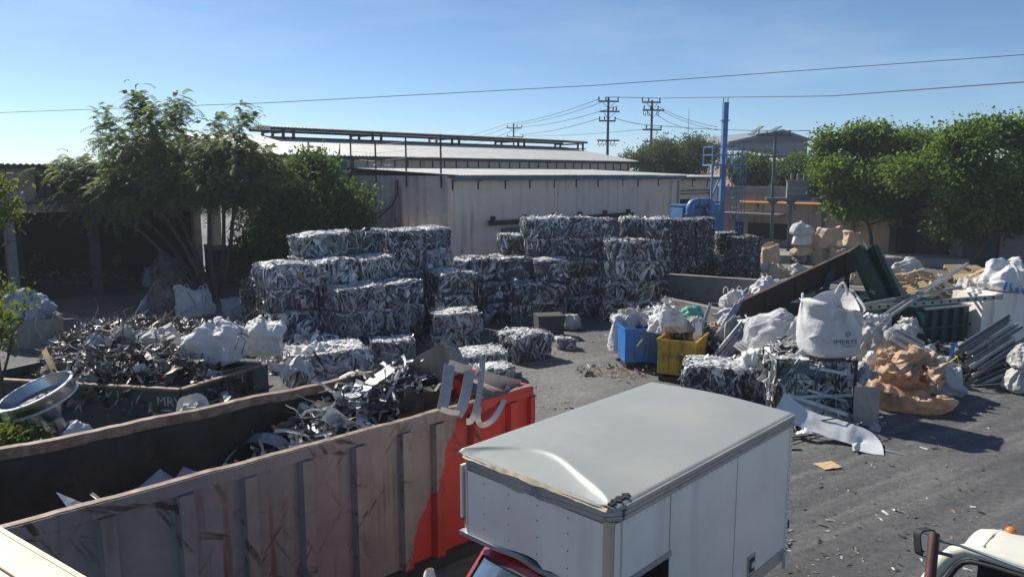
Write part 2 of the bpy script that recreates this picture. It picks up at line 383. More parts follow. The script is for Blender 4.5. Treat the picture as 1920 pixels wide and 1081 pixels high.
# ------------------------------------------------------------------ mesh batch
class B:
    def __init__(self):
        self.v, self.q, self.t, self.c, self.n = [], [], [], [], 0
        self.col = (0.5, 0.5, 0.5, 0.0)
    def add(self, v, q=None, t=None, col=None):
        v = np.asarray(v, dtype=np.float32).reshape(-1, 3)
        if q is not None and len(q):
            self.q.append(np.asarray(q, dtype=np.int32).reshape(-1, 4) + self.n)
        if t is not None and len(t):
            self.t.append(np.asarray(t, dtype=np.int32).reshape(-1, 3) + self.n)
        if col is None:
            col = self.col
        col = np.asarray(col, dtype=np.float32)
        if col.ndim == 1:
            col = np.tile(col, (len(v), 1))
        self.v.append(v); self.c.append(col); self.n += len(v)
    def box(self, c, s, R=None, col=None, taper=1.0):
        hx, hy, hz = s[0] / 2, s[1] / 2, s[2] / 2
        v = np.array([(-hx, -hy, -hz), (hx, -hy, -hz), (hx, hy, -hz), (-hx, hy, -hz), (-hx * taper, -hy * taper, hz), (hx * taper, -hy * taper, hz), (hx * taper, hy * taper, hz), (-hx * taper, hy * taper, hz)], dtype=np.float32)
        if R is not None:
            v = v @ np.array(R, dtype=np.float32).T
        self.add(v + np.array(c, dtype=np.float32), [(0, 3, 2, 1), (4, 5, 6, 7), (0, 1, 5, 4), (1, 2, 6, 5), (2, 3, 7, 6), (3, 0, 4, 7)], col=col)
    def b2(self, x0, x1, y0, y1, z0, z1, col=None):
        self.box(((x0 + x1) / 2, (y0 + y1) / 2, (z0 + z1) / 2), (abs(x1 - x0), abs(y1 - y0), abs(z1 - z0)), col=col)
    def bar(self, p0, p1, w, h=None, col=None, up=(0, 0, 1)):
        p0, p1 = Vector(p0), Vector(p1)
        d = p1 - p0
        L = d.length
        if L < 1e-5:
            return
        x = d / L
        u = Vector(up)
        if abs(x.dot(u)) > 0.98:
            u = Vector((0, 1, 0)) if abs(x.y) < 0.9 else Vector((1, 0, 0))
        y = u.cross(x).normalized()
        z = x.cross(y)
        R = np.array([[x[i], y[i], z[i]] for i in range(3)])
        self.box((p0 + p1) / 2, (L, w, h or w), R, col)
    def tube(self, pts, r, n=8, col=None, cap=True):
        pts = [Vector(p) for p in pts]
        rs = r if isinstance(r, (list, tuple)) else [r] * len(pts)
        ref = None
        vs = []
        for i, p in enumerate(pts):
            d = (pts[min(i + 1, len(pts) - 1)] - pts[max(i - 1, 0)]).normalized()
            if ref is None:
                ref = Vector((0, 0, 1)) if abs(d.z) < 0.9 else Vector((1, 0, 0))
            a = (ref - d * ref.dot(d)).normalized()
            ref = a
            b = d.cross(a)
            for k in range(n):
                t = 2 * math.pi * k / n
                vs.append(p + (a * math.cos(t) + b * math.sin(t)) * rs[i])
        q = []
        for i in range(len(pts) - 1):
            for k in range(n):
                q.append((i * n + k, i * n + (k + 1) % n, (i + 1) * n + (k + 1) % n, (i + 1) * n + k))
        t = []
        if cap:
            vs += [pts[0], pts[-1]]
            a, b = len(vs) - 2, len(vs) - 1
            o = (len(pts) - 1) * n
            for k in range(n):
                t.append((a, (k + 1) % n, k)); t.append((b, o + k, o + (k + 1) % n))
        self.add([tuple(v) for v in vs], q, t, col)
    def lathe(self, prof, n=28, col=None, M=None):
        vs = []
        for r, z in prof:
            for k in range(n):
                t = 2 * math.pi * k / n
                vs.append((r * math.cos(t), r * math.sin(t), z))
        q = []
        for i in range(len(prof) - 1):
            for k in range(n):
                q.append((i * n + k, i * n + (k + 1) % n, (i + 1) * n + (k + 1) % n, (i + 1) * n + k))
        if M is not None:
            vs = [tuple(M @ Vector(v)) for v in vs]
        self.add(vs, q, col=col)
    def grid(self, G, col=None, wrap=False, flip=False):
        G = np.asarray(G, dtype=np.float32)
        m, n = G.shape[0], G.shape[1]
        i, j = np.meshgrid(np.arange(m - 1), np.arange(n if wrap else n - 1), indexing='ij')
        i, j = i.ravel(), j.ravel()
        j2 = (j + 1) % n
        q = np.stack([i * n + j, i * n + j2, (i + 1) * n + j2, (i + 1) * n + j], 1)
        if flip:
            q = q[:, ::-1]
        self.add(G.reshape(-1, 3), q, col=col)
    def prism(self, poly, fn, t0, t1, col=None):
        """polygon (list of 2-d points) swept between two values; fn(a, b, t) gives the 3-d point"""
        n = len(poly)
        vs = [tuple(fn(a, b, t0)) for a, b in poly] + [tuple(fn(a, b, t1)) for a, b in poly]
        q = [(k, (k + 1) % n, n + (k + 1) % n, n + k) for k in range(n)]
        t = [(0, k + 1, k) for k in range(1, n - 1)] + [(n, n + k, n + k + 1) for k in range(1, n - 1)]
        self.add(vs, q, t, col)
    def mesh(self, name, smooth=None):
        me = bpy.data.meshes.new(name)
        v = np.concatenate(self.v); c = np.concatenate(self.c)
        q = np.concatenate(self.q) if self.q else np.zeros((0, 4), np.int32)
        t = np.concatenate(self.t) if self.t else np.zeros((0, 3), np.int32)
        me.vertices.add(len(v)); me.vertices.foreach_set('co', v.ravel())
        li = np.concatenate([q.ravel(), t.ravel()]).astype(np.int32)
        me.loops.add(len(li)); me.loops.foreach_set('vertex_index', li)
        ls = np.concatenate([np.arange(len(q)) * 4, len(q) * 4 + np.arange(len(t)) * 3]).astype(np.int32)
        me.polygons.add(len(ls)); me.polygons.foreach_set('loop_start', ls)
        me.update(calc_edges=True)
        at = me.attributes.new('Col', 'FLOAT_COLOR', 'POINT')
        at.data.foreach_set('color', c.ravel())
        if smooth is None:
            me.polygons.foreach_set('use_smooth', np.zeros(len(ls), dtype=bool))
        else:
            me.polygons.foreach_set('use_smooth', np.ones(len(ls), dtype=bool))
            if smooth < 180:
                me.set_sharp_from_angle(angle=math.radians(smooth))
        me.validate()
        return me

def obj(name, b, m, parent=None, loc=None, smooth=None, kind=None, label=None, rotz=None):
    me = b.mesh(name, smooth) if isinstance(b, B) else b
    o = bpy.data.objects.new(name, me)
    me.materials.clear()
    me.materials.append(MATS[m])
    COL.objects.link(o)
    if parent is not None:
        o.parent = parent
    if loc is not None:
        o.location = loc
    if rotz is not None:
        o.rotation_euler = (0, 0, rotz)
    if kind:
        o['kind'] = kind
    if label:
        o['label'] = label
    return o

def tag(o, label, cat, group=None):
    o['label'] = label; o['category'] = cat
    if group:
        o['group'] = group
    return o

def thing(name, label, cat, loc=(0, 0, 0), rotz=0.0, group=None):
    o = bpy.data.objects.new(name, None)
    COL.objects.link(o)
    o.empty_display_size = 0.3
    o.location = loc
    o.rotation_euler = (0, 0, rotz)
    return tag(o, label, cat, group)

def dup(root, loc, rotz, label, group=None):
    r = root.copy(); COL.objects.link(r)
    r.location = loc; r.rotation_euler = (0, 0, rotz); r['label'] = label
    if group:
        r['group'] = group
    for ch in list(root.children):
        c = ch.copy(); COL.objects.link(c); c.parent = r
        for g in ch.children:
            d = g.copy(); COL.objects.link(d); d.parent = c
    return r

def text_geo(s, size):
    cu = bpy.data.curves.new('lettering', 'FONT')
    cu.body = s; cu.size = size; cu.align_x = 'CENTER'; cu.align_y = 'CENTER'
    to = bpy.data.objects.new('lettering', cu)
    COL.objects.link(to)
    bpy.context.view_layer.update()
    me = bpy.data.meshes.new_from_object(to.evaluated_get(bpy.context.evaluated_depsgraph_get()))
    bpy.data.objects.remove(to)
    return me

def text_on(name, s, size, fn, m, parent, label=None):
    """lettering laid on a surface: fn(x, y) gives the 3-d point"""
    me = text_geo(s, size)
    for v in me.vertices:
        v.co = fn(v.co.x, v.co.y)
    me.update()
    return obj(name, me, m, parent, label=label)

def nz(x, y, z, s=1.0):
    return noise.noise(Vector((x * s, y * s, z * s)))

# ------------------------------------------------------------------ bent metal strips
def unit(a):
    return a / (np.linalg.norm(a, axis=1, keepdims=True) + 1e-9)

def ribbons(b, C, D, W, L, w, bend, prof, col, S=5, sway=0.0, twist=0.0, clamp=None, rng=RNG):
    N = len(C)
    C, D, W = np.asarray(C, float), unit(np.asarray(D, float)), np.asarray(W, float)
    W = unit(W - D * np.sum(W * D, 1, keepdims=True))
    Nn = np.cross(D, W)
    t = np.linspace(-0.5, 0.5, S + 1)
    ph = rng.uniform(0, 6.28, N)[:, None]
    sw = (np.sin(t[None] * 7 + ph) * (np.asarray(sway) * L)[:, None]) if np.any(sway) else np.zeros((N, S + 1))
    bd = ((t ** 2 - 0.08)[None] * (bend * L)[:, None])
    pts = C[:, None] + D[:, None] * (L[:, None] * t[None])[..., None] + Nn[:, None] * bd[..., None] + W[:, None] * sw[..., None]
    ang = (np.asarray(twist) * np.ones(N))[:, None] * t[None]
    ca, sa = np.cos(ang)[..., None], np.sin(ang)[..., None]
    Wt = W[:, None] * ca + Nn[:, None] * sa
    Nt = -W[:, None] * sa + Nn[:, None] * ca
    hw = (w / 2)[:, None, None]
    G = np.stack([pts - Wt * hw, pts + Nt * (prof * w)[:, None, None], pts + Wt * hw], 2)   # N, S+1, 3, 3
    if clamp is not None:
        G = clamp(G)
    base = np.arange(N)[:, None, None] * ((S + 1) * 3)
    i = np.arange(S)[None, :, None] * 3
    j = np.arange(2)[None, None, :]
    a = base + i + j
    q = np.stack([a, a + 1, a + 4, a + 3], -1).reshape(-1, 4)
    cc = np.repeat(np.asarray(col, dtype=np.float32), (S + 1) * 3, axis=0)
    b.add(G.reshape(-1, 3), q, col=cc)

PAL = {  # rgb + metalness, weight
    'alu': [((0.52, 0.545, 0.58), 0.4, 5), ((0.36, 0.385, 0.43), 0.4, 5), ((0.76, 0.76, 0.76), 0.05, 2.0), ((0.22, 0.235, 0.265), 0.4, 3.5), ((0.05, 0.05, 0.056), 0.1, 2.0),
            ((0.20, 0.16, 0.125), 0.1, 0.9), ((0.36, 0.48, 0.66), 0.1, 0.4), ((0.52, 0.45, 0.35), 0.1, 0.7)],
    'white': [((0.88, 0.875, 0.85), 0.0, 8), ((0.74, 0.74, 0.73), 0.1, 4), ((0.50, 0.51, 0.52), 0.3, 2), ((0.62, 0.56, 0.46), 0.0, 1.2), ((0.09, 0.09, 0.09), 0.1, 1.0), ((0.44, 0.55, 0.68), 0.1, 0.4)],
    'dark': [((0.05, 0.052, 0.06), 0.2, 3.5), ((0.14, 0.15, 0.175), 0.35, 4), ((0.32, 0.34, 0.38), 0.4, 3.5), ((0.56, 0.57, 0.60), 0.35, 2.2), ((0.12, 0.10, 0.085), 0.1, 1), ((0.14, 0.26, 0.44), 0.1, 0.25), ((0.76, 0.75, 0.72), 0.0, 0.6)],
    'mixed': [((0.045, 0.045, 0.05), 0.2, 3.6), ((0.30, 0.315, 0.34), 0.4, 3.2), ((0.58, 0.58, 0.58), 0.3, 2.6), ((0.80, 0.79, 0.76), 0.0, 1.8), ((0.45, 0.33, 0.14), 0.0, 0.35), ((0.20, 0.155, 0.12), 0.1, 1.2), ((0.12, 0.30, 0.50), 0.0, 0.2)],
    'rust': [((0.06, 0.05, 0.045), 0.2, 4), ((0.14, 0.105, 0.085), 0.1, 4), ((0.28, 0.255, 0.235), 0.3, 3.5), ((0.46, 0.445, 0.43), 0.3, 2.6), ((0.76, 0.74, 0.70), 0.0, 2.0), ((0.32, 0.19, 0.10), 0.0, 0.9), ((0.42, 0.52, 0.60), 0.0, 0.4)],
    'chips': [((0.11, 0.115, 0.135), 0.3, 5), ((0.22, 0.23, 0.255), 0.4, 4), ((0.38, 0.39, 0.41), 0.4, 2.0), ((0.03, 0.03, 0.035), 0.1, 3), ((0.75, 0.75, 0.74), 0.0, 0.7)],
    'film': [((0.74, 0.74, 0.73), 0.0, 5), ((0.52, 0.53, 0.55), 0.0, 2), ((0.30, 0.31, 0.34), 0.1, 2)],
}
def palette(kind, N, rng=RNG, jit=0.12):
    p = PAL[kind]
    w = np.array([x[2] for x in p], float)
    idx = rng.choice(len(p), N, p=w / w.sum())
    c = np.array([list(x[0]) + [x[1]] for x in p])[idx]
    c[:, :3] *= rng.uniform(1 - jit * 1.6, 1 + jit, (N, 1))
    return np.clip(c, 0, 1)

STYLE = {  # length range, width range, bend range, profile depth, pieces per m2, side palette toned down for shade, top palette brightened for sun
    'profile': dict(L=(0.22, 0.95), w=(0.022, 0.065), bend=(-0.4, 0.4), prof=(0.05, 0.5), n=135, pal='alu', topal='white', plate=0.08),
    'coil':    dict(L=(0.30, 1.1), w=(0.03, 0.085), bend=(-2.0, 2.0), prof=(0.15, 0.6), n=95, pal='dark', topal='white', plate=0.02),
    'loose':   dict(L=(0.35, 1.3), w=(0.04, 0.12), bend=(-0.4, 0.4), prof=(0.05, 0.5), n=75, pal='mixed', topal='white', plate=0.05, loose=0.22),
    'dark':    dict(L=(0.25, 1.0), w=(0.028, 0.075), bend=(-0.5, 0.5), prof=(0.05, 0.5), n=125, pal='dark', topal='white', plate=0.09),
    'mixed':   dict(L=(0.25, 1.0), w=(0.028, 0.095), bend=(-0.35, 0.35), prof=(0.0, 0.5), n=110, pal='mixed', topal='white', plate=0.06),
    'sheet':   dict(L=(0.25, 0.75), w=(0.05, 0.20), bend=(-0.5, 0.5), prof=(-0.12, 0.25), n=62, pal='dark', topal='white', plate=0.16),
    'white':   dict(L=(0.20, 0.85), w=(0.028, 0.085), bend=(-0.4, 0.4), prof=(0.05, 0.45), n=135, pal='alu', topal='white', plate=0.10),
    'chips':   dict(L=(0.06, 0.20), w=(0.03, 0.07), bend=(-1.2, 1.2), prof=(0.0, 0.6), n=300, pal='chips', topal='alu', plate=0.0),
    'plain':   dict(L=(0.20, 0.75), w=(0.02, 0.04), bend=(-1.5, 1.5), prof=(0.1, 0.5), n=70, pal='rust', topal='rust', plate=0.03),
}

def bale_batches(L, W, h, kind, rng, dens=1.0, lean=None):
    st = STYLE[kind]
    core, b = B(), B()
    tint = rng.uniform(0.75, 1.3) * (1 + rng.normal(0, 0.035, 3))
    # crushed core: a box with a dented skin
    nx, ny, nzz = 6, 5, 4
    ins = 0.055
    def skin(axis, sgn):
        dims = [L, W, h]
        o = [i for i in range(3) if i != axis]
        a = np.linspace(-0.5, 0.5, 8)
        G = np.zeros((8, 8, 3))
        G[..., o[0]] = (a[:, None] * (dims[o[0]] - 2 * ins))
        G[..., o[1]] = (a[None, :] * (dims[o[1]] - 2 * ins))
        G[..., axis] = sgn * (dims[axis] / 2 - ins)
        G[1:-1, 1:-1, axis] += rng.uniform(-0.03, 0.02, (6, 6))
        G[..., 2] += h / 2
        core.grid(G, col=(0.45, 0.45, 0.44, 0.0) if axis == 2 and kind not in ('plain', 'chips') else (0.022, 0.022, 0.025, 0.0) if kind != 'plain' else (0.055, 0.048, 0.043, 0.2))  # pale top skin carries sunlight, near-black sides carry the shade in the gaps
    for ax in range(3):
        for s in (-1, 1):
            skin(ax, s)
    faces = [(1, -1), (0, -1), (0, 1), (2, 1), (1, 1)]
    dims = np.array([L, W, h])
    for ax, sg in faces:
        o = [i for i in range(3) if i != ax]
        area = dims[o[0]] * dims[o[1]]
        f = dens * (0.35 if (ax, sg) == (1, 1) else 1.0) * (1.7 if ax == 2 else 1.0)
        N = int(area * st['n'] * f)
        if N < 3:
            continue
        C = np.zeros((N, 3))
        C[:, o[0]] = rng.uniform(-0.5, 0.5, N) * dims[o[0]]
        C[:, o[1]] = rng.uniform(-0.5, 0.5, N) * dims[o[1]]
        C[:, ax] = sg * (dims[ax] / 2 - rng.uniform(0.0, 0.07, N))
        th = rng.uniform(0, math.pi, N)
        if ax != 2:      # pressed ends fan out from a few spots on the sides
            th = math.pi / 2 + rng.normal(0, 0.45, N) + 1.1 * np.sin(C[:, o[0]] * 4.3 + rng.uniform(0, 6)) * np.sin(C[:, o[1]] * 3.1 + rng.uniform(0, 6))
        D = np.zeros((N, 3))
        D[:, o[0]] = np.cos(th); D[:, o[1]] = np.sin(th)
        D[:, ax] = rng.normal(0, 0.22, N)
        Wd = rng.normal(0, 1, (N, 3)); Wd[:, ax] *= 0.35 if ax != 2 else 0.2
        Ls = rng.uniform(*st['L'], N); ws = rng.uniform(*st['w'], N)
        big = rng.random(N) < st['plate']
        ws = np.where(big, rng.uniform(0.12, 0.30, N), ws)
        Ls = np.where(big, np.minimum(Ls, 0.55), Ls)
        if ax == 2:
            N3 = np.zeros((N, 3)); N3[:, 2] = 1
            Wd = np.cross(N3, D) + rng.normal(0, 0.12, (N, 3))
            D[:, 2] *= 0.4
        out = rng.normal(0.0, 0.012, N) + 0.010
        loose = rng.random(N) < st.get('loose', 0.05)
        out = np.where(loose, out + rng.uniform(0.03, 0.16, N), out)
        lim = dims / 2
        def clamp(G, out=out):
            m = lim[None, None, None] + out[:, None, None, None]
            return np.clip(G, -m, m)
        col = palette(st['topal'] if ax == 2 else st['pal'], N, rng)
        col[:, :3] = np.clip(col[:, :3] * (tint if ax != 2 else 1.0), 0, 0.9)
        ribbons(b, C, D, Wd, Ls, ws, rng.uniform(*st['bend'], N), rng.uniform(*st['prof'], N) * (0.35 if ax == 2 else 1.0), col, S=5 if kind != 'chips' else 3,
                sway=rng.uniform(0, 0.05, N), twist=rng.normal(0, 0.35, N), clamp=clamp, rng=rng)
    ph = rng.uniform(0, 6.28, 8)
    for a in b.v:
        a[:, 2] += h / 2
    for a in b.v + core.v:           # sag and bulge the whole block a little
        x, y, z = a[:, 0].copy(), a[:, 1].copy(), a[:, 2].copy()
        f = z / h
        a[:, 0] += 0.035 * np.sin(2.3 * z + 1.7 * y + ph[0]) + 0.03 * np.sin(6 * y + ph[1]) - x * 0.02 * np.clip(f - 0.6, 0, 1) + x * 0.03 * np.sin(np.pi * np.clip(f, 0, 1))
        a[:, 1] += 0.035 * np.sin(2.6 * z + 1.9 * x + ph[2]) + 0.03 * np.sin(5 * x + ph[3]) - y * 0.02 * np.clip(f - 0.6, 0, 1) + y * 0.03 * np.sin(np.pi * np.clip(f, 0, 1))
        a[:, 2] += f * (0.035 * np.sin(3.1 * x + ph[4]) + 0.03 * np.sin(4.3 * y + ph[5]) - 0.025 * (x / L) ** 2 * 4 * np.clip(f, 0, 1))
        np.maximum(a[:, 2], 0.004, out=a[:, 2])
    return core, b

def bale(label, loc, L, W, h, yaw, kind='profile', dens=1.0, group=None, seed=None, tilt=(0, 0)):
    rng = np.random.default_rng(seed if seed is not None else random.randrange(10 ** 6))
    core, b = bale_batches(L, W, h, kind, rng, dens)
    o = obj('scrap_bale', core, 'scrap', loc=loc)
    o.rotation_euler = (tilt[0], tilt[1], yaw)
    tag(o, label, 'scrap bale', group)
    obj('crushed_strips', b, 'scrap', o, kind='stuff')
    return o

# ------------------------------------------------------------------ sacks
def fold_field(Vx, Nx, rg, n, amp, length, width, anchor=None):
    """many long sharp tension creases: offsets along the normals of a point set"""
    M = len(Vx)
    d = np.zeros(M)
    for k in range(n):
        c = Vx[rg.integers(M)]
        nn = Nx[rg.integers(M)]
        t = rg.normal(0, 1, 3)
        if anchor is not None and rg.random() < 0.65:
            t = anchor - c + rg.normal(0, 0.12, 3)          # folds run towards the gathered top
        t = t / (np.linalg.norm(t) + 1e-6)
        p = np.cross(t, rg.normal(0, 1, 3)); p /= np.linalg.norm(p) + 1e-6
        r = Vx - c
        al, be, ga = r @ t, r @ p, r @ np.cross(t, p)
        L, w = length * rg.uniform(0.5, 1.5), width * rg.uniform(0.5, 1.6)
        be = be + 0.15 * al * al / L * rg.uniform(-1, 1)
        env = np.exp(-(al / L) ** 2 - (ga / (L * 0.9)) ** 2)
        A = amp * rg.uniform(0.4, 1.3)
        d += A * env * (np.exp(-np.abs(be) / w) - 0.7 * np.exp(-np.abs(be - 2.0 * w) / (w * 1.2)))
    return d

def grid_normals(G, wrap):
    du = np.roll(G, -1, 1) - np.roll(G, 1, 1) if wrap else np.gradient(G, axis=1)
    dv = np.gradient(G, axis=0)
    n = np.cross(du, dv)
    return n / (np.linalg.norm(n, axis=2, keepdims=True) + 1e-9)

def sack(label, loc, size, m, yaw=0.0, kind='slump', seed=0, name='bulk_bag', group=None, tilt=(0, 0), neck=0.0, fold=1.0, cat='bulk bag', square=2.6, tie=None):
    """a filled woven bag: flat bottom, slumped sides, creased skin, gathered top"""
    far = loc[1] > 34
    nu, nv = (64, 40) if far else (132, 76)
    a, bb, hh = size[0] / 2, size[1] / 2, size[2]
    rg = np.random.default_rng(seed * 13 + 5)
    kx, ky = rg.uniform(-0.45, 0.45), rg.uniform(-0.3, 0.3)
    G = np.zeros((nv + 1, nu, 3)); ZZ = np.zeros((nv + 1, nu))
    ph = np.linspace(0, 2 * math.pi, nu, endpoint=False)
    c, s = np.cos(ph), np.sin(ph)
    e = 2.0 / square
    sx, sy = np.sign(c) * np.abs(c) ** e, np.sign(s) * np.abs(s) ** e
    w1, w2, w3 = rg.uniform(0, 6.28, 3)
    for i in range(nv + 1):
        t = i / nv
        if kind == 'slump':
            lat = -math.pi / 2 + math.pi * t
            rz = math.sin(lat)
            rr = max(0.0, math.cos(lat)) ** 0.5
            z = 0.5 + 0.5 * (abs(rz) ** 0.85) * (1 if rz > 0 else -1)
            rr *= 1.0 + 0.22 * (0.45 - z)
        else:
            if t < 0.08:
                rr = (t / 0.08) ** 0.5 * 0.94; z = 0.015 * t / 0.08
            elif t < 0.72:
                u = (t - 0.08) / 0.64
                rr = 0.94 + 0.09 * math.sin(u * math.pi); z = 0.015 + u * 0.80
            else:
                u = (t - 0.72) / 0.28
                rr = 0.95 * (1 - u) ** 0.75 + neck * u; z = 0.815 + 0.185 * math.sin(u * math.pi / 2)
                if neck > 0.4 and u > 0.55:
                    rr = (0.95 * 0.45 ** 0.75 + neck * 0.55) * (1 - (u - 0.55) * 1.6); z = 0.97 - (u - 0.55) * 0.5
        lob = 1 + 0.10 * np.sin(2 * ph + w1 + 2 * z) + 0.07 * np.sin(3 * ph + w2 - 3 * z)
        G[i, :, 0] = sx * rr * a * lob; G[i, :, 1] = sy * rr * bb * lob
        G[i, :, 2] = z * hh * (1 + 0.10 * np.sin(ph + w3) * min(1, z * 2) + 0.06 * np.sin(2 * ph + w1) * z)
        if kind == 'slump':
            top = max(0.0, (z - 0.45) / 0.55)
            G[i, :, 2] += hh * 0.22 * np.exp(-((sx * rr - kx) ** 2 + (sy * rr - ky) ** 2) * 7) * top
        ZZ[i] = z
    ext = np.array([a, bb, hh * 0.5]); mid_ = np.array([0, 0, hh * 0.45])
    for k in range(16 if kind == 'slump' else 7):      # stiff woven cloth: flat facets meeting in creases
        n_ = rg.normal(0, 1, 3); n_[2] = abs(n_[2]) * (0.9 if kind == 'slump' else 0.2); n_ /= np.linalg.norm(n_)
        reach = np.linalg.norm(ext * n_) * rg.uniform(0.72, 0.98)
        over = np.maximum(0, (G - mid_) @ n_ - reach)
        G = G - (over * 0.85)[..., None] * n_
    G[..., 2] = np.maximum(G[..., 2], 0)
    N = grid_normals(G, True)
    if N[nv // 2, 0, 0] * G[nv // 2, 0, 0] < 0:
        N = -N
    Vx = G.reshape(-1, 3); Nx = N.reshape(-1, 3)
    sc = (a + bb) * 0.5 / 0.6
    peak = np.array([kx * a * 0.8, ky * bb * 0.8, hh * 1.05]) if kind == 'slump' else np.array([0, 0, hh])
    d = fold_field(Vx, Nx, rg, 24, 0.085 * sc * fold, 0.60 * sc, 0.065 * sc, peak)
    if not far:
        d += fold_field(Vx, Nx, rg, 60, 0.024 * sc * fold, 0.34 * sc, 0.028 * sc, peak)
    z = ZZ.ravel()
    d *= np.clip(z * 6, 0, 1)
    Vx = Vx + Nx * d[:, None]
    Vx[:, 2] = np.maximum(Vx[:, 2], 0.0)
    b = B()
    b.grid(Vx.reshape(nv + 1, nu, 3), wrap=True)
    o = obj(name, b, m, loc=loc, smooth=180)
    o.rotation_euler = (tilt[0], tilt[1], yaw)
    if tie is None:
        tie = False
    if tie:                              # the gathered mouth above the knot
        n1 = 48; Gt = np.zeros((9, n1, 3)); pa = np.linspace(0, 2 * math.pi, n1, endpoint=False)
        ax_ = np.array([kx * 0.8 + rg.normal(0, 0.3), rg.normal(-0.2, 0.3), 1.0]); ax_ /= np.linalg.norm(ax_)
        e1 = np.cross(ax_, [0, 1, 0.1]); e1 /= np.linalg.norm(e1); e2 = np.cross(ax_, e1)
        zt = float(Vx[:, 2].max())
        ip = int(np.argmax(Vx[:, 2])); base = Vx[ip] - ax_ * 0.06 * sc
        for i in range(9):
            t = i / 8
            r = (0.06 + 0.09 * t ** 1.3 if t > 0.25 else 0.12 - 0.24 * t) * sc * (1 + 0.35 * t * np.sin(pa * 7 + w1) + 0.2 * t * np.sin(pa * 11 + w2))
            Gt[i] = base + np.outer(np.full(n1, 0.17 * sc * t), ax_) + r[:, None] * (np.cos(pa)[:, None] * e1 + np.sin(pa)[:, None] * e2) + np.outer(0.05 * sc * t * np.sin(pa * 3 + w3), ax_)
        b = B(); b.grid(Gt, wrap=True); b.grid(Gt * 1.0 - 0.004, wrap=True, flip=True); obj('tied_mouth', b, m, o, smooth=180)
    elif kind != 'slump' and not far:
        for q in (0.8, 2.4, 3.9, 5.5):
            p0 = np.array([math.cos(q) * a * 0.75, math.sin(q) * bb * 0.75, hh * 0.9])
            b = B(); b.tube([tuple(p0 + np.array([-0.10, 0, -0.06])), tuple(p0 + np.array([-0.08, 0, 0.12])), tuple(p0 + np.array([0.0, 0.02, 0.18])), tuple(p0 + np.array([0.08, 0, 0.12])), tuple(p0 + np.array([0.10, 0, -0.06]))], 0.022, 6); obj('lifting_loop', b, m, o, smooth=60)
    return tag(o, label, cat, group)

def torn_sheet(label, loc, size, m, yaw=0.0, seed=0, tilt=(0, 0), cat='film', name='torn_sheet', group=None, arch=0.25):
    """a torn piece of film or woven cloth lying crumpled, with ragged outline and thickness"""
    rg = np.random.default_rng(seed * 17 + 3)
    n = 44
    u, v = np.meshgrid(np.linspace(-1, 1, n), np.linspace(-1, 1, n), indexing='ij')
    edge = 1 + 0.16 * np.sin(3 * np.arctan2(v, u) + seed) + 0.10 * np.sin(7 * np.arctan2(v, u) + 2 * seed)
    X = u * size[0] / 2 * edge; Y = v * size[1] / 2 * edge
    Z = arch * np.exp(-(u ** 2 + v ** 2) * 1.2) + 0.05 * np.sin(3 * u + seed) * np.cos(2.4 * v)
    G = np.stack([X, Y, Z], -1)
    Vx = G.reshape(-1, 3); Nx = np.tile(np.array([0, 0, 1.0]), (len(Vx), 1))
    sc = size[0]
    d = fold_field(Vx, Nx, rg, 22, 0.11 * sc, 0.4 * sc, 0.05 * sc) + fold_field(Vx, Nx, rg, 40, 0.04 * sc, 0.18 * sc, 0.025 * sc)
    Vx[:, 2] += d
    Vx[:, 2] -= Vx[:, 2].min() - 0.01
    b = B(); b.grid(Vx.reshape(n, n, 3)); b.grid(Vx.reshape(n, n, 3) - np.array([0, 0, 0.004]), flip=True)
    o = obj(name, b, m, loc=loc, smooth=180)
    o.rotation_euler = (tilt[0], tilt[1], yaw)
    return tag(o, label, cat, group)

# ------------------------------------------------------------------ trees
def limbs(b, p, d, length, r, depth, tips, spread, up, rng, mids=None):
    n = 4
    pts, rs = [Vector(p)], [r]
    q, dd = Vector(p), Vector(d).normalized()
    for i in range(n):
        dd = (dd + Vector((rng.gauss(0, 0.12), rng.gauss(0, 0.12), rng.gauss(0, 0.06) + up * 0.1))).normalized()
        q = q + dd * (length / n)
        pts.append(q.copy()); rs.append(r * (1 - 0.42 * (i + 1) / n))
        if depth <= 1:
            tips.append((q.copy(), dd.copy()))
    b.tube(pts, rs, 7 if r > 0.05 else 5)
    if depth == 0:
        return
    for k in range(rng.choice((2, 3, 3))):
        a = rng.uniform(0, 6.28)
        side = dd.orthogonal().normalized()
        side.rotate(Matrix.Rotation(a, 3, dd))
        nd = (dd + side * spread * rng.uniform(0.6, 1.2) + Vector((0, 0, up * 0.25))).normalized()
        st = pts[-1] if k else pts[-2]
        limbs(b, st, nd, length * rng.uniform(0.62, 0.85), rs[-1] * 0.8, depth - 1, tips, spread, up, rng)

def leaf_quads(b, C, size, rng, droop=0.25, aspect=0.5, shade=None):
    N = len(C)
    D = rng.normal(0, 1, (N, 3)); D[:, 2] -= droop
    D = unit(D)
    Wd = unit(np.cross(D, rng.normal(0, 1, (N, 3)) + np.array([0, 0, 1.2])))
    s = size * rng.uniform(0.6, 1.35, N)[:, None]
    Nn = np.cross(D, Wd)
    a = C; c = C + D * s
    m = C + D * s * 0.5 + Nn * s * 0.10
    l = m + Wd * s * aspect * 0.5; r = m - Wd * s * aspect * 0.5
    v = np.stack([a, l, c, r], 1).reshape(-1, 3)
    q = np.arange(N * 4).reshape(N, 4)
    tone = np.clip(rng.normal(0.45, 0.25, N) if shade is None else shade, 0, 1)
    col = np.stack([tone, tone, tone, np.ones(N)], 1)
    b.add(v, q, col=np.repeat(col, 4, axis=0))

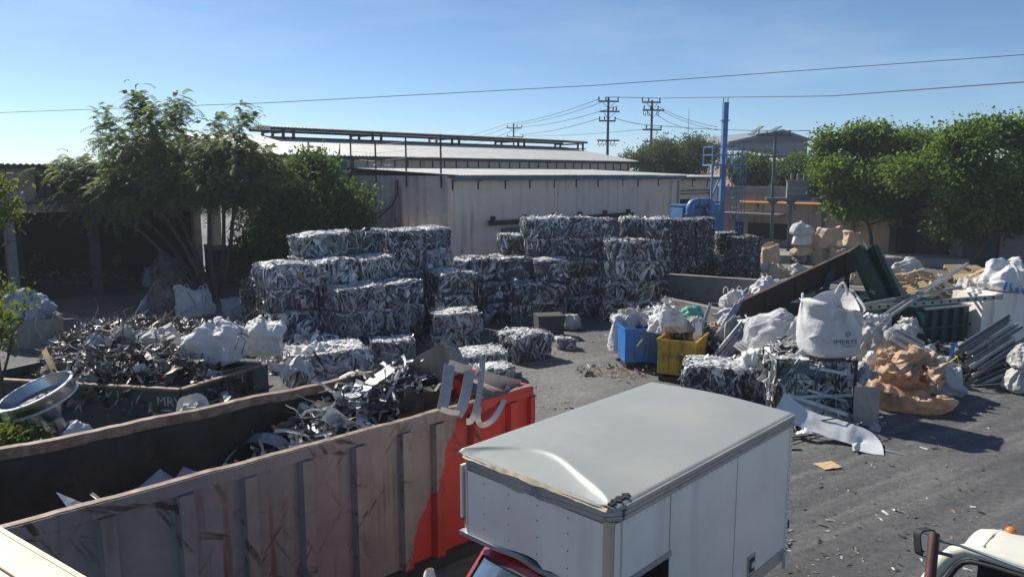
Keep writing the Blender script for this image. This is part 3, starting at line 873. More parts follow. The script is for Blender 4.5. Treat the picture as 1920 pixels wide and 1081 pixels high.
def crown_points(tips, per, rad, rng):
    T = np.array([tuple(t[0]) for t in tips])
    C = np.repeat(T, per, axis=0)
    clump = np.repeat(rng.uniform(0.2, 0.8, len(T)), per)
    C = C + rng.normal(0, rad, C.shape) * np.array([1, 1, 0.75])
    return C, np.clip(clump + rng.normal(0, 0.18, len(C)), 0, 1)

def pinnate(b, tips, per, rng, length=0.42, pairs=8, lw=0.055, ll=0.13):
    """drooping feather leaves: a bent rachis with paired leaflets"""
    base, dirs = [], []
    for t, d in tips:
        for k in range(per):
            base.append((t.x + rng.normal(0, 0.22), t.y + rng.normal(0, 0.22), t.z + rng.normal(0, 0.18)))
            dirs.append((d.x * 0.6 + rng.normal(0, 0.6), d.y * 0.6 + rng.normal(0, 0.6), d.z * 0.4 + rng.normal(0.1, 0.4)))
    C = np.array(base); D = unit(np.array(dirs)); N = len(C)
    Ls = length * rng.uniform(0.6, 1.3, N)
    t = np.linspace(0.12, 1.0, pairs)
    drop = np.array([0, 0, -1.0])
    pos = C[:, None] + D[:, None] * (Ls[:, None] * t[None])[..., None] + drop[None, None] * (Ls[:, None] * 0.55 * t[None] ** 2)[..., None]
    tan = unit((D[:, None] + drop[None, None] * (1.1 * t[None])[..., None]).reshape(-1, 3)).reshape(N, pairs, 3)
    side = unit(np.cross(D, np.array([0, 0, 1.0]) + rng.normal(0, 0.35, (N, 3))))[:, None]
    tone = np.clip(np.repeat(rng.uniform(0.05, 0.75, len(tips)), per) + rng.normal(0, 0.16, N), 0, 1)
    for sg in (-1, 1):
        out = side * sg * 0.85 + tan * 0.5 + drop[None, None] * 0.25
        tip = pos + out * ll
        v = np.stack([pos - tan * lw * 0.5, tip - tan * lw * 0.3, tip + tan * lw * 0.3, pos + tan * lw * 0.5], 2).reshape(-1, 3)
        q = np.arange(N * pairs * 4).reshape(-1, 4)
        col = np.repeat(np.stack([tone, tone, tone, np.ones(N)], 1), pairs * 4, axis=0)
        b.add(v, q, col=col)
# ================================================================== SETTING
g = B()
xs = np.concatenate([np.array([-900, -300, -120]), np.linspace(-60, 70, 40), np.array([140, 320, 900])])
ys = np.concatenate([np.array([-200, -40]), np.linspace(-5, 75, 34), np.array([130, 320, 1500])])
gx, gy = np.meshgrid(xs, ys, indexing='ij')
g.grid(np.stack([gx, gy, gx * 0], -1))
go = obj('yard_ground', g, 'ground'); go['kind'] = 'structure'

# ---- the long factory: frame at its front corner, local x along the facade, local y into the block
C0 = PD(845, 330, 40.0); C0.z = 0
ROT45 = math.radians(45)
def FW(x, y, z=0.0):
    return Vector((C0.x + U.x * x + V.x * y, C0.y + U.y * x + V.y * y, z))
def FX(px, y, py=380):           # local x at which the facade plane at depth y shows in pixel column px
    return on_line(px, FW(0, y), U, py)
def FY(px, x, py=380):
    return on_line(px, FW(x, 0), V, py)

def corrugated(b, x0, x1, ya, za, yb, zb, pitch=0.22, amp=0.022, col=None):
    n = int((x1 - x0) / pitch * 6)
    xx = np.linspace(x0, x1, n)
    w = amp * np.sin(xx / pitch * 2 * math.pi)
    G = np.zeros((n, 4, 3))
    for k, t in enumerate((0, 0.33, 0.66, 1.0)):
        G[:, k, 0] = xx; G[:, k, 1] = ya + (yb - ya) * t; G[:, k, 2] = za + (zb - za) * t + w
    b.grid(G, col=col)
    G2 = np.stack([G[:, 0], G[:, 0] - np.array([0, 0, 0.03])], 1)
    b.grid(G2, col=col)

XW, ZE = 22.0, 5.78
fac = thing('factory_building', 'pale pinkish stucco workshop with corrugated roof behind the bales', 'building', (C0.x, C0.y, 0), ROT45)
b = B(); b.b2(0, XW, 0, 0.25, 0, ZE); obj('front_wall', b, 'stucco', fac)
b = B(); b.b2(0, 0.25, 0.25, 10, 0, ZE + 0.12); obj('side_wall', b, 'stucco_stained', fac, label='stained side wall with dark runs')
b = B(); b.b2(XW - 0.25, XW, 0.25, 10, 0, ZE); obj('end_wall', b, 'stucco', fac)
b = B(); corrugated(b, -0.2, XW + 0.15, -0.55, ZE + 0.16, 10.0, ZE + 0.62); obj('roof', b, 'roof_sheet', fac, smooth=60)
b = B(); b.b2(-0.1, XW + 0.1, -0.42, -0.34, ZE - 0.13, ZE + 0.10); obj('fascia', b, 'teal_trim', fac)
for px in (848, 896, 947, 993, 1039, 1080, 1121, 1167, 1196, 1234):
    x = FX(px, 0, 340)
    b = B(); b.b2(x - 0.035, x + 0.035, -0.34, -0.004, ZE - 0.16, ZE - 0.10); b.b2(x - 0.035, x + 0.035, -0.05, -0.004, ZE - 0.62, ZE - 0.16)
    obj('eave_bracket', b, 'steel_dark', fac)
for px in (856, 1044, 1162, 1262):
    x = FX(px, 0, 340)
    b = B(); b.b2(x - 0.22, x + 0.22, -0.06, -0.003, 0, ZE - 0.16); obj('pilaster', b, 'stucco', fac)
x0, x1 = FX(911, 0, 417), FX(1181, 0, 402)
b = B(); b.b2(x0, x1, -0.30, -0.22, 3.16, 3.40); b.b2(x0, x1, -0.36, -0.16, 3.38, 3.43)
for k in range(6):
    x = x0 + 0.4 + (x1 - x0 - 0.8) * k / 5
    b.b2(x - 0.06, x + 0.06, -0.30, -0.003, 3.43, 3.66)
obj('door_track', b, 'steel_dark', fac)
xa, xb = FX(938, 0, 430), FX(1045, 0, 430)
b = B(); b.b2(xa, xb, -0.20, -0.12, 0.05, 2.98)
dr = obj('sliding_door', b, 'slate_paint', fac)
b = B()
for k in range(1, 6):
    x = xa + (xb - xa) * k / 6
    b.b2(x - 0.02, x + 0.02, -0.225, -0.2, 0.1, 2.95)
obj('door_seam', b, 'steel_grey', dr)
xa, xb = FX(1140, 0, 430), FX(1175, 0, 430)
b = B(); b.b2(xa, xb, -0.20, -0.12, 0.05, 2.98); obj('sliding_door', b, 'slate_paint', fac)
x = FX(1269, 0)
b = B(); b.tube([(x, -0.12, 0.1), (x, -0.12, ZE - 0.2)], 0.06, 8); obj('downpipe', b, 'steel_grey', fac, smooth=60)
b = B()
y = FY(747, 0, 350)
b.tube([(-0.06, y, ZE - 0.1), (-0.07, y, ZE - 0.9), (-0.12, y + 0.5, ZE - 1.6), (-0.3, y + 1.6, ZE - 2.3), (-0.5, y + 2.2, ZE - 2.6)], 0.05, 6)
b.tube([(-0.06, y + .2, ZE - 0.1), (-0.1, y + .2, ZE - 1.0), (-0.2, y + 0.8, ZE - 1.7), (-0.4, y + 1.9, ZE - 2.2)], 0.025, 5)
obj('hanging_cable', b, 'cable', fac, smooth=60)
b = B(); b.b2(-1.6, -0.003, 0.3, 9.6, 2.72, 2.92); obj('canopy_slab', b, 'concrete', fac)
for y in (0.4, 5.0, 9.2):
    b = B(); b.b2(-1.5, -1.3, y, y + 0.2, 0, 2.72); obj('canopy_post', b, 'concrete', fac)
# fence posts bolted to the side wall, with strands of wire
tops = []
for px, pt, pb in ((828, 252, 352), (763, 257, 350), (706, 265, 346), (660, 262, 335)):
    y = FY(px, 0, 330)
    w = FW(0, y)
    zt = PD(px, pt, w.y).z; zb = PD(px, pb, w.y).z
    b = B(); b.b2(-0.075, -0.005, y - 0.035, y + 0.035, zb, zt); obj('fence_post', b, 'steel_rust', fac)
    tops.append((y, zt))
b = B()
for k in range(3):
    b.tube([(-0.04, y, z - 0.25 - 0.45 * k) for y, z in tops], 0.008, 4)
obj('fence_wire', b, 'steel_dark', fac)
b = B()
pts = []
ya, yb = FY(740, 0.6, 318), FY(650, 0.6, 318)
for k in range(220):
    t = k / 219
    a = t * 2 * math.pi * 14
    pts.append((0.5 + 0.28 * math.cos(a), ya + (yb - ya) * t, ZE + 0.55 + 0.26 * math.sin(a) + 0.1 * nz(t * 9, 1, 2)))
b.tube(pts, 0.012, 4, cap=False); obj('razor_wire', b, 'steel_grey', fac, smooth=60)

# upper hall behind, with raised ridge vent
ZH = 7.12
XE = 29.8
hall = thing('factory_hall', 'long hall with pale corrugated roof and raised ridge vent rising behind the workshop', 'building', tuple(FW(0, 10)), ROT45)
XS = FX(470, 10)
b = B(); b.b2(XS, XE - 0.4, 0.02, 0.3, 0, ZH); obj('front_wall', b, 'stucco', hall)
b = B(); b.prism([(0.02, 0), (16, 0), (16, ZH), (8, ZH + 1.35), (0.02, ZH)], lambda a, z, t: (t, a, z), XE - 0.7, XE - 0.4); obj('end_wall', b, 'stucco', hall)
b = B(); corrugated(b, XS - 0.3, XE, -0.7, ZH - 0.02, 8.0, ZH + 1.42, 0.26, 0.025); corrugated(b, XS - 0.3, XE, 16.7, ZH - 0.02, 8.0, ZH + 1.42, 0.26, 0.025); obj('roof', b, 'roof_sheet', hall, smooth=60)
b = B(); b.b2(XS - 0.3, XE, -0.62, -0.56, ZH - 0.26, ZH - 0.06); obj('fascia', b, 'steel_dark', hall)
b = B()
n = 34
for k in range(n):
    x = XS + 0.5 + (XE - XS - 1.2) * k / (n - 1)
    b.b2(x - 0.03, x + 0.03, -0.05, 0.015, ZH - 0.78, ZH - 0.2)
b.b2(XS, XE - 0.5, -0.045, 0.017, ZH - 0.83, ZH - 0.77)
obj('purlin_bar', b, 'steel_dark', hall)
b = B(); b.b2(XS, XE - 0.4, -0.035, 0.017, 0, ZH - 1.75); obj('roof_flashing', b, 'concrete', hall)
vx0, vx1 = FX(488, 18, 260), FX(1078, 18, 272)
b = B(); corrugated(b, vx0, vx1, 6.4, ZH + 1.98, 8.0, ZH + 2.12, 0.26, 0.02); corrugated(b, vx0, vx1, 9.6, ZH + 1.98, 8.0, ZH + 2.12, 0.26, 0.02)
vent = obj('ridge_vent', b, 'roof_sheet', hall, smooth=60)
b = B(); b.b2(vx0, vx1, 6.4, 6.5, ZH + 1.76, ZH + 1.93); b.b2(vx0, vx1, 9.5, 9.6, ZH + 1.76, ZH + 1.93); obj('vent_beam', b, 'steel_rust', vent)
b = B(); b.b2(vx0, vx1, 6.55, 6.65, ZH + 1.22, ZH + 1.30); b.b2(vx0, vx1, 9.35, 9.45, ZH + 1.22, ZH + 1.30); obj('vent_kerb', b, 'steel_dark', vent)
for px in (512, 678, 826, 950, 1062):
    x = min(max(FX(px, 18, 265), vx0 + 0.3), vx1 - 0.5)
    b = B()
    for dx in (0, 0.75):
        for y in (6.5, 9.4):
            b.b2(x + dx - 0.09, x + dx + 0.09, y, y + 0.1, ZH + 1.1, ZH + 1.76)
        b.b2(x + dx - 0.05, x + dx + 0.05, 6.6, 9.4, ZH + 1.66, ZH + 1.76)
    obj('vent_post', b, 'steel_rust', vent)
# set-back wing to the right, meeting the end block
WX = FX(1344, 1.0) - XW
wing = thing('factory_wing', 'set-back stucco wing with teal eave behind the blue tower', 'building', tuple(FW(XW, 1.0)), ROT45)
b = B(); b.b2(0.02, WX, 0, 0.25, 0, 5.72); obj('front_wall', b, 'stucco', wing)
b = B(); corrugated(b, 0.02, WX + 0.1, -0.5, 5.80, 9, 6.2); obj('roof', b, 'roof_sheet', wing, smooth=60)
b = B(); b.b2(0.02, WX + 0.1, -0.4, -0.32, 5.55, 5.76); obj('fascia', b, 'teal_trim', wing)
for x in (1.2, 3.2, 5.4):
    b = B(); b.b2(x - 0.035, x + 0.035, -0.32, -0.004, 5.48, 5.55); b.b2(x - 0.035, x + 0.035, -0.05, -0.004, 5.0, 5.48); obj('eave_bracket', b, 'steel_dark', wing)
b = B(); b.b2(0.8, 4.4, -0.06, -0.004, 3.0, 4.1); obj('window', b, 'interior_black', wing)
b = B()
b.tube([(0.3, -0.1, 4.75), (5.6, -0.1, 4.75), (5.6, -0.1, 4.2)], 0.04, 6); b.tube([(0.3, -0.1, 4.5), (5.6, -0.1, 4.5)], 0.03, 6)
obj('wall_pipe', b, 'steel_dark', wing, smooth=60)

# ---- end block on the right: its facade looks across the yard, frame at the inner corner, local x runs toward the camera side
XR = 34.0
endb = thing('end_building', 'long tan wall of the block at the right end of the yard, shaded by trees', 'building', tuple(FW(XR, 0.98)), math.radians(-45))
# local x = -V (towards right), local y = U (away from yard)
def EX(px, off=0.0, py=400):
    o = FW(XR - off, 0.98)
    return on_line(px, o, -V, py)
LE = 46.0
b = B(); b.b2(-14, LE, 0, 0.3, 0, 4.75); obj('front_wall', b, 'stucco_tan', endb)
b = B(); b.b2(-14, LE, -0.12, 0.5, 4.42, 4.95); obj('parapet', b, 'concrete', endb)
b = B(); b.b2(-14, LE, 0.3, 12, 4.7, 4.76); obj('roof', b, 'concrete', endb)
def opening_plate(name, px0, px1, z0, z1, m='interior_black', frame=None):
    x0, x1 = sorted((EX(px0), EX(px1)))
    b = B(); b.b2(x0, x1, -0.05, -0.004, z0, z1)  # flat plate on the wall; its black stands in for shade in the opening
    w = obj(name, b, m, endb)
    if frame:
        f = B()
        for xx in (x0, x1):
            f.b2(xx - 0.08, xx + 0.08, -0.12, -0.051, z0, z1)
        f.b2(x0, x1, -0.12, -0.051, z1 - 0.06, z1 + 0.1)
        obj('frame', f, frame, w)
    return w
opening_plate('window', 1404, 1446, 0.6, 1.9)
opening_plate('window', 1453, 1480, 0.6, 1.9)
opening_plate('window', 1380, 1396, 0.6, 1.9)
b = B(); b.b2(EX(1362), EX(1474), -1.3, -0.003, 2.55, 2.75); obj('canopy_slab', b, 'concrete', endb)
b = B(); b.tube([(EX(1388), -0.22, 3.62), (EX(1600), -0.22, 3.62)], 0.10, 10); obj('gas_pipe', b, 'orange_pipe', endb, smooth=60)
for px in (1422, 1490, 1546):
    b = B(); x = EX(px); b.bar((x, -0.3, 3.5), (x, -0.003, 3.1), 0.06); b.b2(x - 0.05, x + 0.05, -0.35, -0.003, 3.46, 3.51); obj('pipe_bracket', b, 'steel_dark', endb)
dark_door = opening_plate('doorway', 1690, 1772, 0.0, 2.75, 'interior_black')
b = B(); x0, x1 = EX(1676), EX(1790); b.b2(x0, x1, -0.9, -0.06, 2.1, 2.3); b.b2(x0, x0 + .5, -0.6, -0.06, 0, 2.1); b.b2(x1 - 2.2, x1 - .1, -0.6, -0.06, 0, 3.0); obj('door_hood', b, 'steel_dark', endb)
b = B(); x = EX(1736); b.b2(x - 0.6, x + 0.6, -0.12, -0.004, 3.55, 3.8); obj('vent_grille', b, 'steel_dark', endb)
opening_plate('doorway', 1868, 1880, 0.0, 2.3, 'post_brown')
b = B(); x = EX(1600); b.b2(x - 0.22, x + 0.22, -0.5, -0.06, 0, 3.4); obj('rusty_column', b, 'rail_rust', endb)
x = EX(1843); b = B(); b.b2(x - 1.0, x + 1.0, -0.06, -0.004, 0, 3.4); obj('steel_door', b, 'slate_paint', endb)

# ---- open shed on the left
ZS, ZB = 6.42, 4.22
sx0, sx1 = -33.0, -9.3
shed = thing('open_shed', 'old stucco shed at the left with deep dark open bays', 'building', tuple(FW(0, 10)), ROT45)
wx0, wx1 = FX(70, 10, 345), FX(127, 10, 345)
b = B(); b.b2(sx0, wx0, 0, 0.3, ZB + 0.42, ZS); b.b2(wx1, sx1, 0, 0.3, ZB + 0.42, ZS); b.b2(wx0, wx1, 0, 0.3, ZB + 0.42, 4.95); b.b2(wx0, wx1, 0, 0.3, 5.95, ZS); obj('upper_wall', b, 'stucco_old', shed)
b = B(); b.b2(sx0, sx1, -0.06, 0.34, ZB, ZB + 0.40); obj('lintel_beam', b, 'stucco_old', shed)
b = B(); b.b2(sx0, sx1, -0.14, -0.0, ZB + 0.42, ZB + 0.48); obj('wall_ledge', b, 'concrete_dark', shed)
xm = wx0 + (wx1 - wx0) * 0.42
b = B(); b.b2(wx0 + 0.05, xm, 0.04, 0.10, 4.95, 5.95)
wp = obj('window_panel', b, 'slate_paint', shed)
b = B(); b.b2(wx0, wx1, -0.03, 0.0, 4.88, 4.95); b.b2(wx0 - 0.08, wx0, -0.03, 0.0, 4.88, 6.0); b.b2(wx1, wx1 + 0.08, -0.03, 0.0, 4.88, 6.0); obj('frame', b, 'steel_dark', wp)
b = B(); b.b2(xm, wx1, 0.22, 0.28, 4.95, 5.95); obj('window', b, 'interior_black', shed)
b = B(); corrugated(b, sx0, sx1 + 0.4, -1.0, ZS + 0.02, 16, ZS + 0.1, 0.24, 0.03); obj('roof', b, 'steel_dark', shed, smooth=60)
b = B(); b.b2(sx0, sx1, -0.95, -0.9, ZS - 0.2, ZS - 0.02); obj('fascia', b, 'steel_dark', shed)
for px in (20, 178, 372):
    x = FX(px, 10, 450)
    b = B(); b.b2(x - 0.2, x + 0.2, 0.0, 0.34, 0, ZB); obj('column', b, 'concrete' if px != 178 else 'concrete_dark', shed)
b = B(); b.b2(sx0, sx1, 15.7, 16, 0, ZS); b.b2(sx0 - 0.3, sx0, 0, 16, 0, ZS); b.b2(sx1 - 0.3, sx1 - 0.003, 0.35, 15.7, 0, ZS); obj('inner_wall', b, 'interior_black', shed)  # inner walls coloured near-black so the open bays look unlit
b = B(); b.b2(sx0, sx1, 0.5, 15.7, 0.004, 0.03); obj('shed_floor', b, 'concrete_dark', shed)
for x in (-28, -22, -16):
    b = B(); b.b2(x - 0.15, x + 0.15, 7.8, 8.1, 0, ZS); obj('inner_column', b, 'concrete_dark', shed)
# loading dock between shed and workshop
dock = thing('loading_dock', 'raised concrete dock slab with pale column behind the feathery tree', 'dock', tuple(FW(-9.2, 8.6)), ROT45)
b = B(); b.b2(0.1, 7.4, -0.3, 1.35, 2.0, 2.25); obj('slab', b, 'concrete', dock)
b = B(); b.b2(0.1, 7.4, 0.9, 1.3, 0, 1.998); obj('dock_wall', b, 'concrete_dark', dock)
for x0, x1 in ((0.2, 0.62), (3.9, 4.2)):
    b = B(); b.b2(x0, x1, 0.2, 0.6, 2.252, 5.6); obj('column', b, 'stucco', dock)
b = B(); b.b2(0.1, 7.4, 0.1, 1.35, 5.6, 5.9); obj('lintel_beam', b, 'stucco_old', dock)
# blue grey tank on the roof edge behind the leafy bush
pt = PD(622, 332, 46.0)
tank = thing('roof_tank', 'dull blue box tank above the leafy bush', 'tank', (pt.x, pt.y, 5.2), math.radians(20))
b = B(); b.b2(-0.85, 0.85, -0.6, 0.6, 0.0, 1.5); obj('tank_body', b, 'slate_paint', tank)
b = B(); b.b2(-0.9, 0.9, -0.65, 0.65, 1.5, 1.56); obj('lid', b, 'slate_paint', tank)
b = B()
for sx in (-0.7, 0.7):
    for sy in (-0.5, 0.5):
        b.b2(sx - 0.06, sx + 0.06, sy - 0.06, sy + 0.06, -5.2, 0)
obj('leg', b, 'steel_dark', tank)
b = B(); b.tube([(0.5, 0, 1.56), (0.55, 0, 2.6)], 0.03, 6); b.tube([(0.35, 0, 1.56), (0.55, 0, 2.4)], 0.03, 6); obj('vent_pipe', b, 'steel_dark', tank)

# ---- far warehouses
def warehouse(px0, px1, pyt, D, depth, pitch_rise, name_label, roofm='far_grey', wallm='far_grey'):
    a, c = PD(px0, pyt, D), PD(px1, pyt, D)
    w = thing('warehouse', name_label, 'building', (a.x, a.y, 0), math.radians(12))
    L = (c - a).length
    b = B(); b.b2(0, L, 0, depth, 0, a.z); obj('wall', b, wallm, w)
    return w, L, a.z
w, L, z = warehouse(1366, 1472, 277, 128, 30, 0, 'large grey sheet warehouse rising beyond the trees right of the tower')
zr = [PD(0, y, 128).z for y in (270, 246, 263)]
Lg = L + 5.2
b = B(); b.prism([(0, z - 1), (L, z - 1), (Lg, z - 1), (Lg, zr[2]), (L + 0.1, zr[1]), (0, zr[0])], lambda a, zz, t: (a, t, zz), -0.05, 30); obj('gable', b, 'far_grey', w)
b = B(); b.prism([(-0.4, zr[0] + 0.02), (L + 0.1, zr[1] + 0.02), (Lg + 0.4, zr[2]), (Lg + 0.4, zr[2] + 0.3), (L + 0.1, zr[1] + 0.4), (-0.4, zr[0] + 0.35)], lambda a, zz, t: (a, t, zz), -0.6, 30); obj('roof', b, 'far_grey', w)
b = B(); b.b2(L + 0.01, Lg, 0.01, 30, 0, z - 1.01); obj('side_wall', b, 'far_grey', w)
for k in range(3):
    b = B(); b.b2(0.6 + k * (L - 0.6) / 3, 0.1 + (k + 1) * (L - 0.6) / 3, -0.2, -0.06, z - 2.6, z - 0.2); obj('window', b, 'far_dark', w)
b = B()
for k in range(2):
    b.bar((L - 4.5 + k * 3.4, 2, zr[1] - 0.4 + k * 0.3), (L - 2.4 + k * 3.4, 2, zr[1] + 1.0), 1.6, 0.15)
obj('roof_vent', b, 'far_dark', w, kind='stuff')
w, L, z = warehouse(1425, 1525, 305, 100, 18, 0, 'low tan roofed building glimpsed beyond the right-hand trees', wallm='stucco_tan')
b = B(); b.prism([(-0.5, z), (18.5, z + 2.0), (18.5, z + 2.15), (-0.5, z + 0.15)], lambda a, zz, t: (t, a, zz), -0.5, L + 0.5); obj('roof', b, 'roof_sheet', w)
# a far low skyline so the ground never meets the sky bare
for (px0, px1, pyt, D, lab) in ((880, 1010, 318, 240, 'distant low grey shed seen past the hall roof end'), (1160, 1300, 322, 210, 'distant pale shed hidden behind the feathery far tree')):
    w, L, z = warehouse(px0, px1, pyt, D, 20, 0, lab)
    b = B(); b.b2(-0.5, L + 0.5, -0.5, 20.5, z, z + 0.3); obj('roof', b, 'far_grey', w)

# ---- utility poles and cables
def utility_pole(px, ytop, D, arms, label, r=0.16):
    t = PD(px, ytop, D)
    p = thing('utility_pole', label, 'utility pole', (t.x, t.y, 0), math.radians(8), 'power line poles beyond the roofs')
    b = B(); b.tube([(0, 0, 0), (0, 0, t.z)], [r * 1.25, r * 0.85], 8); obj('pole', b, 'wood_pole', p, smooth=60)
    k = D / F_PX
    for (y, xl, xr, ins, hang) in arms:
        z = t.z - (y - ytop) * k
        b = B(); b.b2(xl * k, xr * k, -r - 0.14, -r - 0.02, z - 0.09, z + 0.09); a = obj('crossarm', b, 'wood_pole', p)
        b = B()
        for x in ins:
            b.lathe([(0.03, 0), (0.06, 0.05), (0.11, 0.14), (0.07, 0.2), (0.11, 0.3), (0.06, 0.42), (0.01, 0.45)], 8, M=Matrix.Translation((x * k, -r - 0.08, z + 0.09)))
        for x in hang:
            b.tube([(x * k, -r - 0.08, z - 0.09), (x * k - 0.1, -r - 0.08, z - 0.5), (x * k + 0.15, -r - 0.08, z - 0.7), (x * k + 0.2, -r - 0.08, z - 0.35)], 0.05, 5)
        if ins or hang:
            obj('insulator', b, 'steel_dark', a)
    b = B()
    for (y, xl, xr, ins, hang) in arms[:2]:
        z = t.z - (y - ytop) * k
        b.bar((xl * 0.6 * k, -r - 0.16, z - 0.1), (0, -r - 0.03, z - 0.9), 0.05)
        b.bar((xr * 0.6 * k, -r - 0.16, z - 0.1), (0, -r - 0.03, z - 0.9), 0.05)
    obj('brace', b, 'wood_pole', p)
    return p
utility_pole(1141, 183, 92, [(190, -20, 18, (-19, -6, 17), ()), (208, -17, 20, (8, 14), ()), (225, -18, 13, (-17, -8, 12), ()), (260, -21, 21, (), (-18, -11, -4, 5, 12))],
             'tall wooden utility pole with four crossarms just right of the hall roof')
utility_pole(1223, 188, 92, [(192, -20, 15, (-20, -8, 13), ()), (206, -19, 22, (-16, -4, 10), (-16, -9, 9)), (241, -18, 18, (-11, 0, 17), ()), (262, -14, 14, (), ())],
             'tall wooden utility pole standing behind the feathery far tree')
utility_pole(963, 232, 140, [(240, -12, 15, (-12, 6, 15), ()), (256, -13, 18, (-12, 0, 17), ())], 'short looking far utility pole above the hall ridge vent')
b = B(); t = PD(1292, 202, 105); b.tube([(t.x, t.y, 0), (t.x, t.y, t.z)], [0.09, 0.03], 6)
tag(obj('antenna_mast', b, 'steel_grey'), 'thin pale antenna mast above the feathery far tree', 'mast')
def cable(label, pts, r, sag=0.0):
    b = B()
    path = []
    for (a, c) in zip(pts[:-1], pts[1:]):
        for k in range(12):
            t = k / 12
            p = a.lerp(c, t); p.z -= sag * 4 * t * (1 - t)
            path.append(p)
    path.append(pts[-1])
    b.tube(path, r, 5)
    tag(obj('overhead_cable', b, 'cable', smooth=180), label, 'cable', 'overhead cables')
cable('near overhead cable crossing the whole sky from left to right', [PD(-80, 214, 34), PD(500, 193, 34), PD(1120, 160, 34), PD(2000, 97, 34)], 0.014)
cable('upper overhead cable running right from the four-armed pole', [PD(1135, 182, 92), PD(1233, 184, 92), PD(1560, 180, 60), PD(2000, 148, 40)], 0.035)
for i, (y0, y1, y2) in enumerate(((185, 232, 272), (187, 234, 278), (199, 238, 284))):
    cable(('top', 'second', 'third')[i] + ' strand of power line falling left from the four-armed pole to the far pole', [PD(1141 + (i - 1) * 16, y0, 92), PD(963 + (i - 1) * 12, y1, 140), PD(820 + 20 * i, y2 - 8, 190)], 0.035, 0.5)
cable('lower strand between the far pole and the four-armed pole', [PD(975, 252, 140), PD(1124, 222, 92)], 0.035, 0.4)
cable('lower strand running past the far pole and behind the feathery tree pole', [PD(978, 255, 140), PD(1240, 239, 92)], 0.03, 0.3)
cable('low cable running right from the four-armed pole past the tower', [PD(1153, 222, 92), PD(1240, 236, 92), PD(1520, 245, 70)], 0.035, 0.2)
for i, (a, c) in enumerate((((1234, 200), (1345, 238)), ((1238, 206), (1345, 244)), ((1230, 214), (1300, 243)))):
    cable(('upper', 'middle', 'lower')[i] + ' of the three short strands slanting right off the pole behind the feathery tree', [PD(a[0], a[1], 92), PD(c[0], c[1], 80)], 0.03, 0.3)

# ---- blue exhaust tower with ladder, and the duct beside it
tp = PD(1355, 330, 46.0)
tower = thing('exhaust_tower', 'blue steel exhaust stack with caged ladder and railed platform', 'tower', (tp.x, tp.y, 0), math.radians(8))
k = 46.0 / F_PX
zt = PD(1355, 192, 46).z
zp = PD(1355, 308, 46).z
b = B(); b.b2(-0.145, 0.145, -0.145, 0.145, 0, zt)
b.b2(-0.24, 0.24, -0.2, 0.2, PD(0, 225, 46).z - 0.06, PD(0, 225, 46).z)
obj('stack', b, 'blue_paint', tower)
b = B()
for sx in (-0.14, 0.14):
    b.tube([(sx, 0, zt), (sx, 0, zt + 0.28)], 0.025, 6)
obj('top_lug', b, 'steel_dark', tower)
b = B(); b.b2(-1.08, 0.84, -0.9, 0.55, zp - 0.1, zp)
plat = obj('platform', b, 'blue_paint', tower)
b = B()
for (x, y) in ((-1.05, -0.87), (-1.05, 0.5), (0.8, -0.87), (0.8, 0.5), (-0.2, -0.87)):
    b.b2(x - 0.03, x + 0.03, y - 0.03, y + 0.03, zp, zp + 1.05)
for zz in (0.55, 1.02):
    b.b2(-1.05, 0.8, -0.89, -0.85, zp + zz - 0.025, zp + zz + 0.025); b.b2(-1.05, 0.8, 0.48, 0.52, zp + zz - 0.025, zp + zz + 0.025)
    b.b2(-1.07, -1.03, -0.85, 0.48, zp + zz - 0.025, zp + zz + 0.025)
obj('railing', b, 'blue_paint', plat)
b = B()
b.b2(-1.08, -0.98, -0.9, -0.8, 0, zp - 0.1)
b.bar((-0.98, -0.5, zp - 2.2), (-0.1, -0.5, zp - 0.15), 0.09)
b.b2(-1.04, 0, -0.55, -0.45, zp - 2.3, zp - 2.2)
obj('support_leg', b, 'blue_paint', tower)
b = B()
for sx in (0.27, 0.62):
    b.tube([(sx, -0.75, 0.1), (sx, -0.75, zp + 1.1)], 0.03, 6)
lad = obj('ladder', b, 'blue_paint', tower)
for i in range(int((zp + 0.9) / 0.3)):
    b = B(); b.tube([(0.27, -0.75, 0.3 + i * 0.3), (0.62, -0.75, 0.3 + i * 0.3)], 0.018, 5); obj('rung', b, 'blue_paint', lad)
b = B()
for sx, sy in ((0.86, -0.95), (0.86, -1.35), (0.45, -1.5)):
    b.tube([(sx, sy, 2.3), (sx, sy, zp + 0.9)], 0.022, 5)
for i in range(10):
    z = 2.3 + i * (zp - 1.4) / 9
    b.tube([(0.27, -0.78, z), (0.2, -1.2, z), (0.45, -1.5, z), (0.75, -1.4, z), (0.88, -1.0, z), (0.62, -0.78, z)], 0.02, 5)
obj('ladder_cage', b, 'blue_paint', lad)
dp = PD(1302, 400, 45.0)
duct = thing('dust_collector', 'blue dust collector with bent round duct behind the bales', 'dust collector', (dp.x, dp.y, 0), math.radians(20))
zc = PD(1302, 378, 45).z
pts = [(-0.62, -0.5, 0.4), (-0.62, -0.5, zc - 0.45)]
for a in range(0, 91, 15):
    pts.append((-0.25 - 0.37 * math.cos(math.radians(a)), -0.5, zc - 0.4 + 0.38 * math.sin(math.radians(a))))
for a in range(90, -1, -15):
    pts.append((0.45 + 0.37 * math.cos(math.radians(a)), -0.5, zc - 0.4 + 0.38 * math.sin(math.radians(a))))
pts += [(0.82, -0.5, zc - 0.6), (0.82, -0.5, 0.4)]
b = B(); b.tube(pts, 0.27, 16); dd = obj('round_duct', b, 'blue_paint', duct, smooth=50)
b = B()
for (x, zz) in ((-0.62, zc - 0.75), (0.82, zc - 0.75)):
    b.lathe([(0.27, 0), (0.36, 0), (0.36, 0.05), (0.27, 0.05)], 18, M=Matrix.Translation((x, -0.5, zz)))
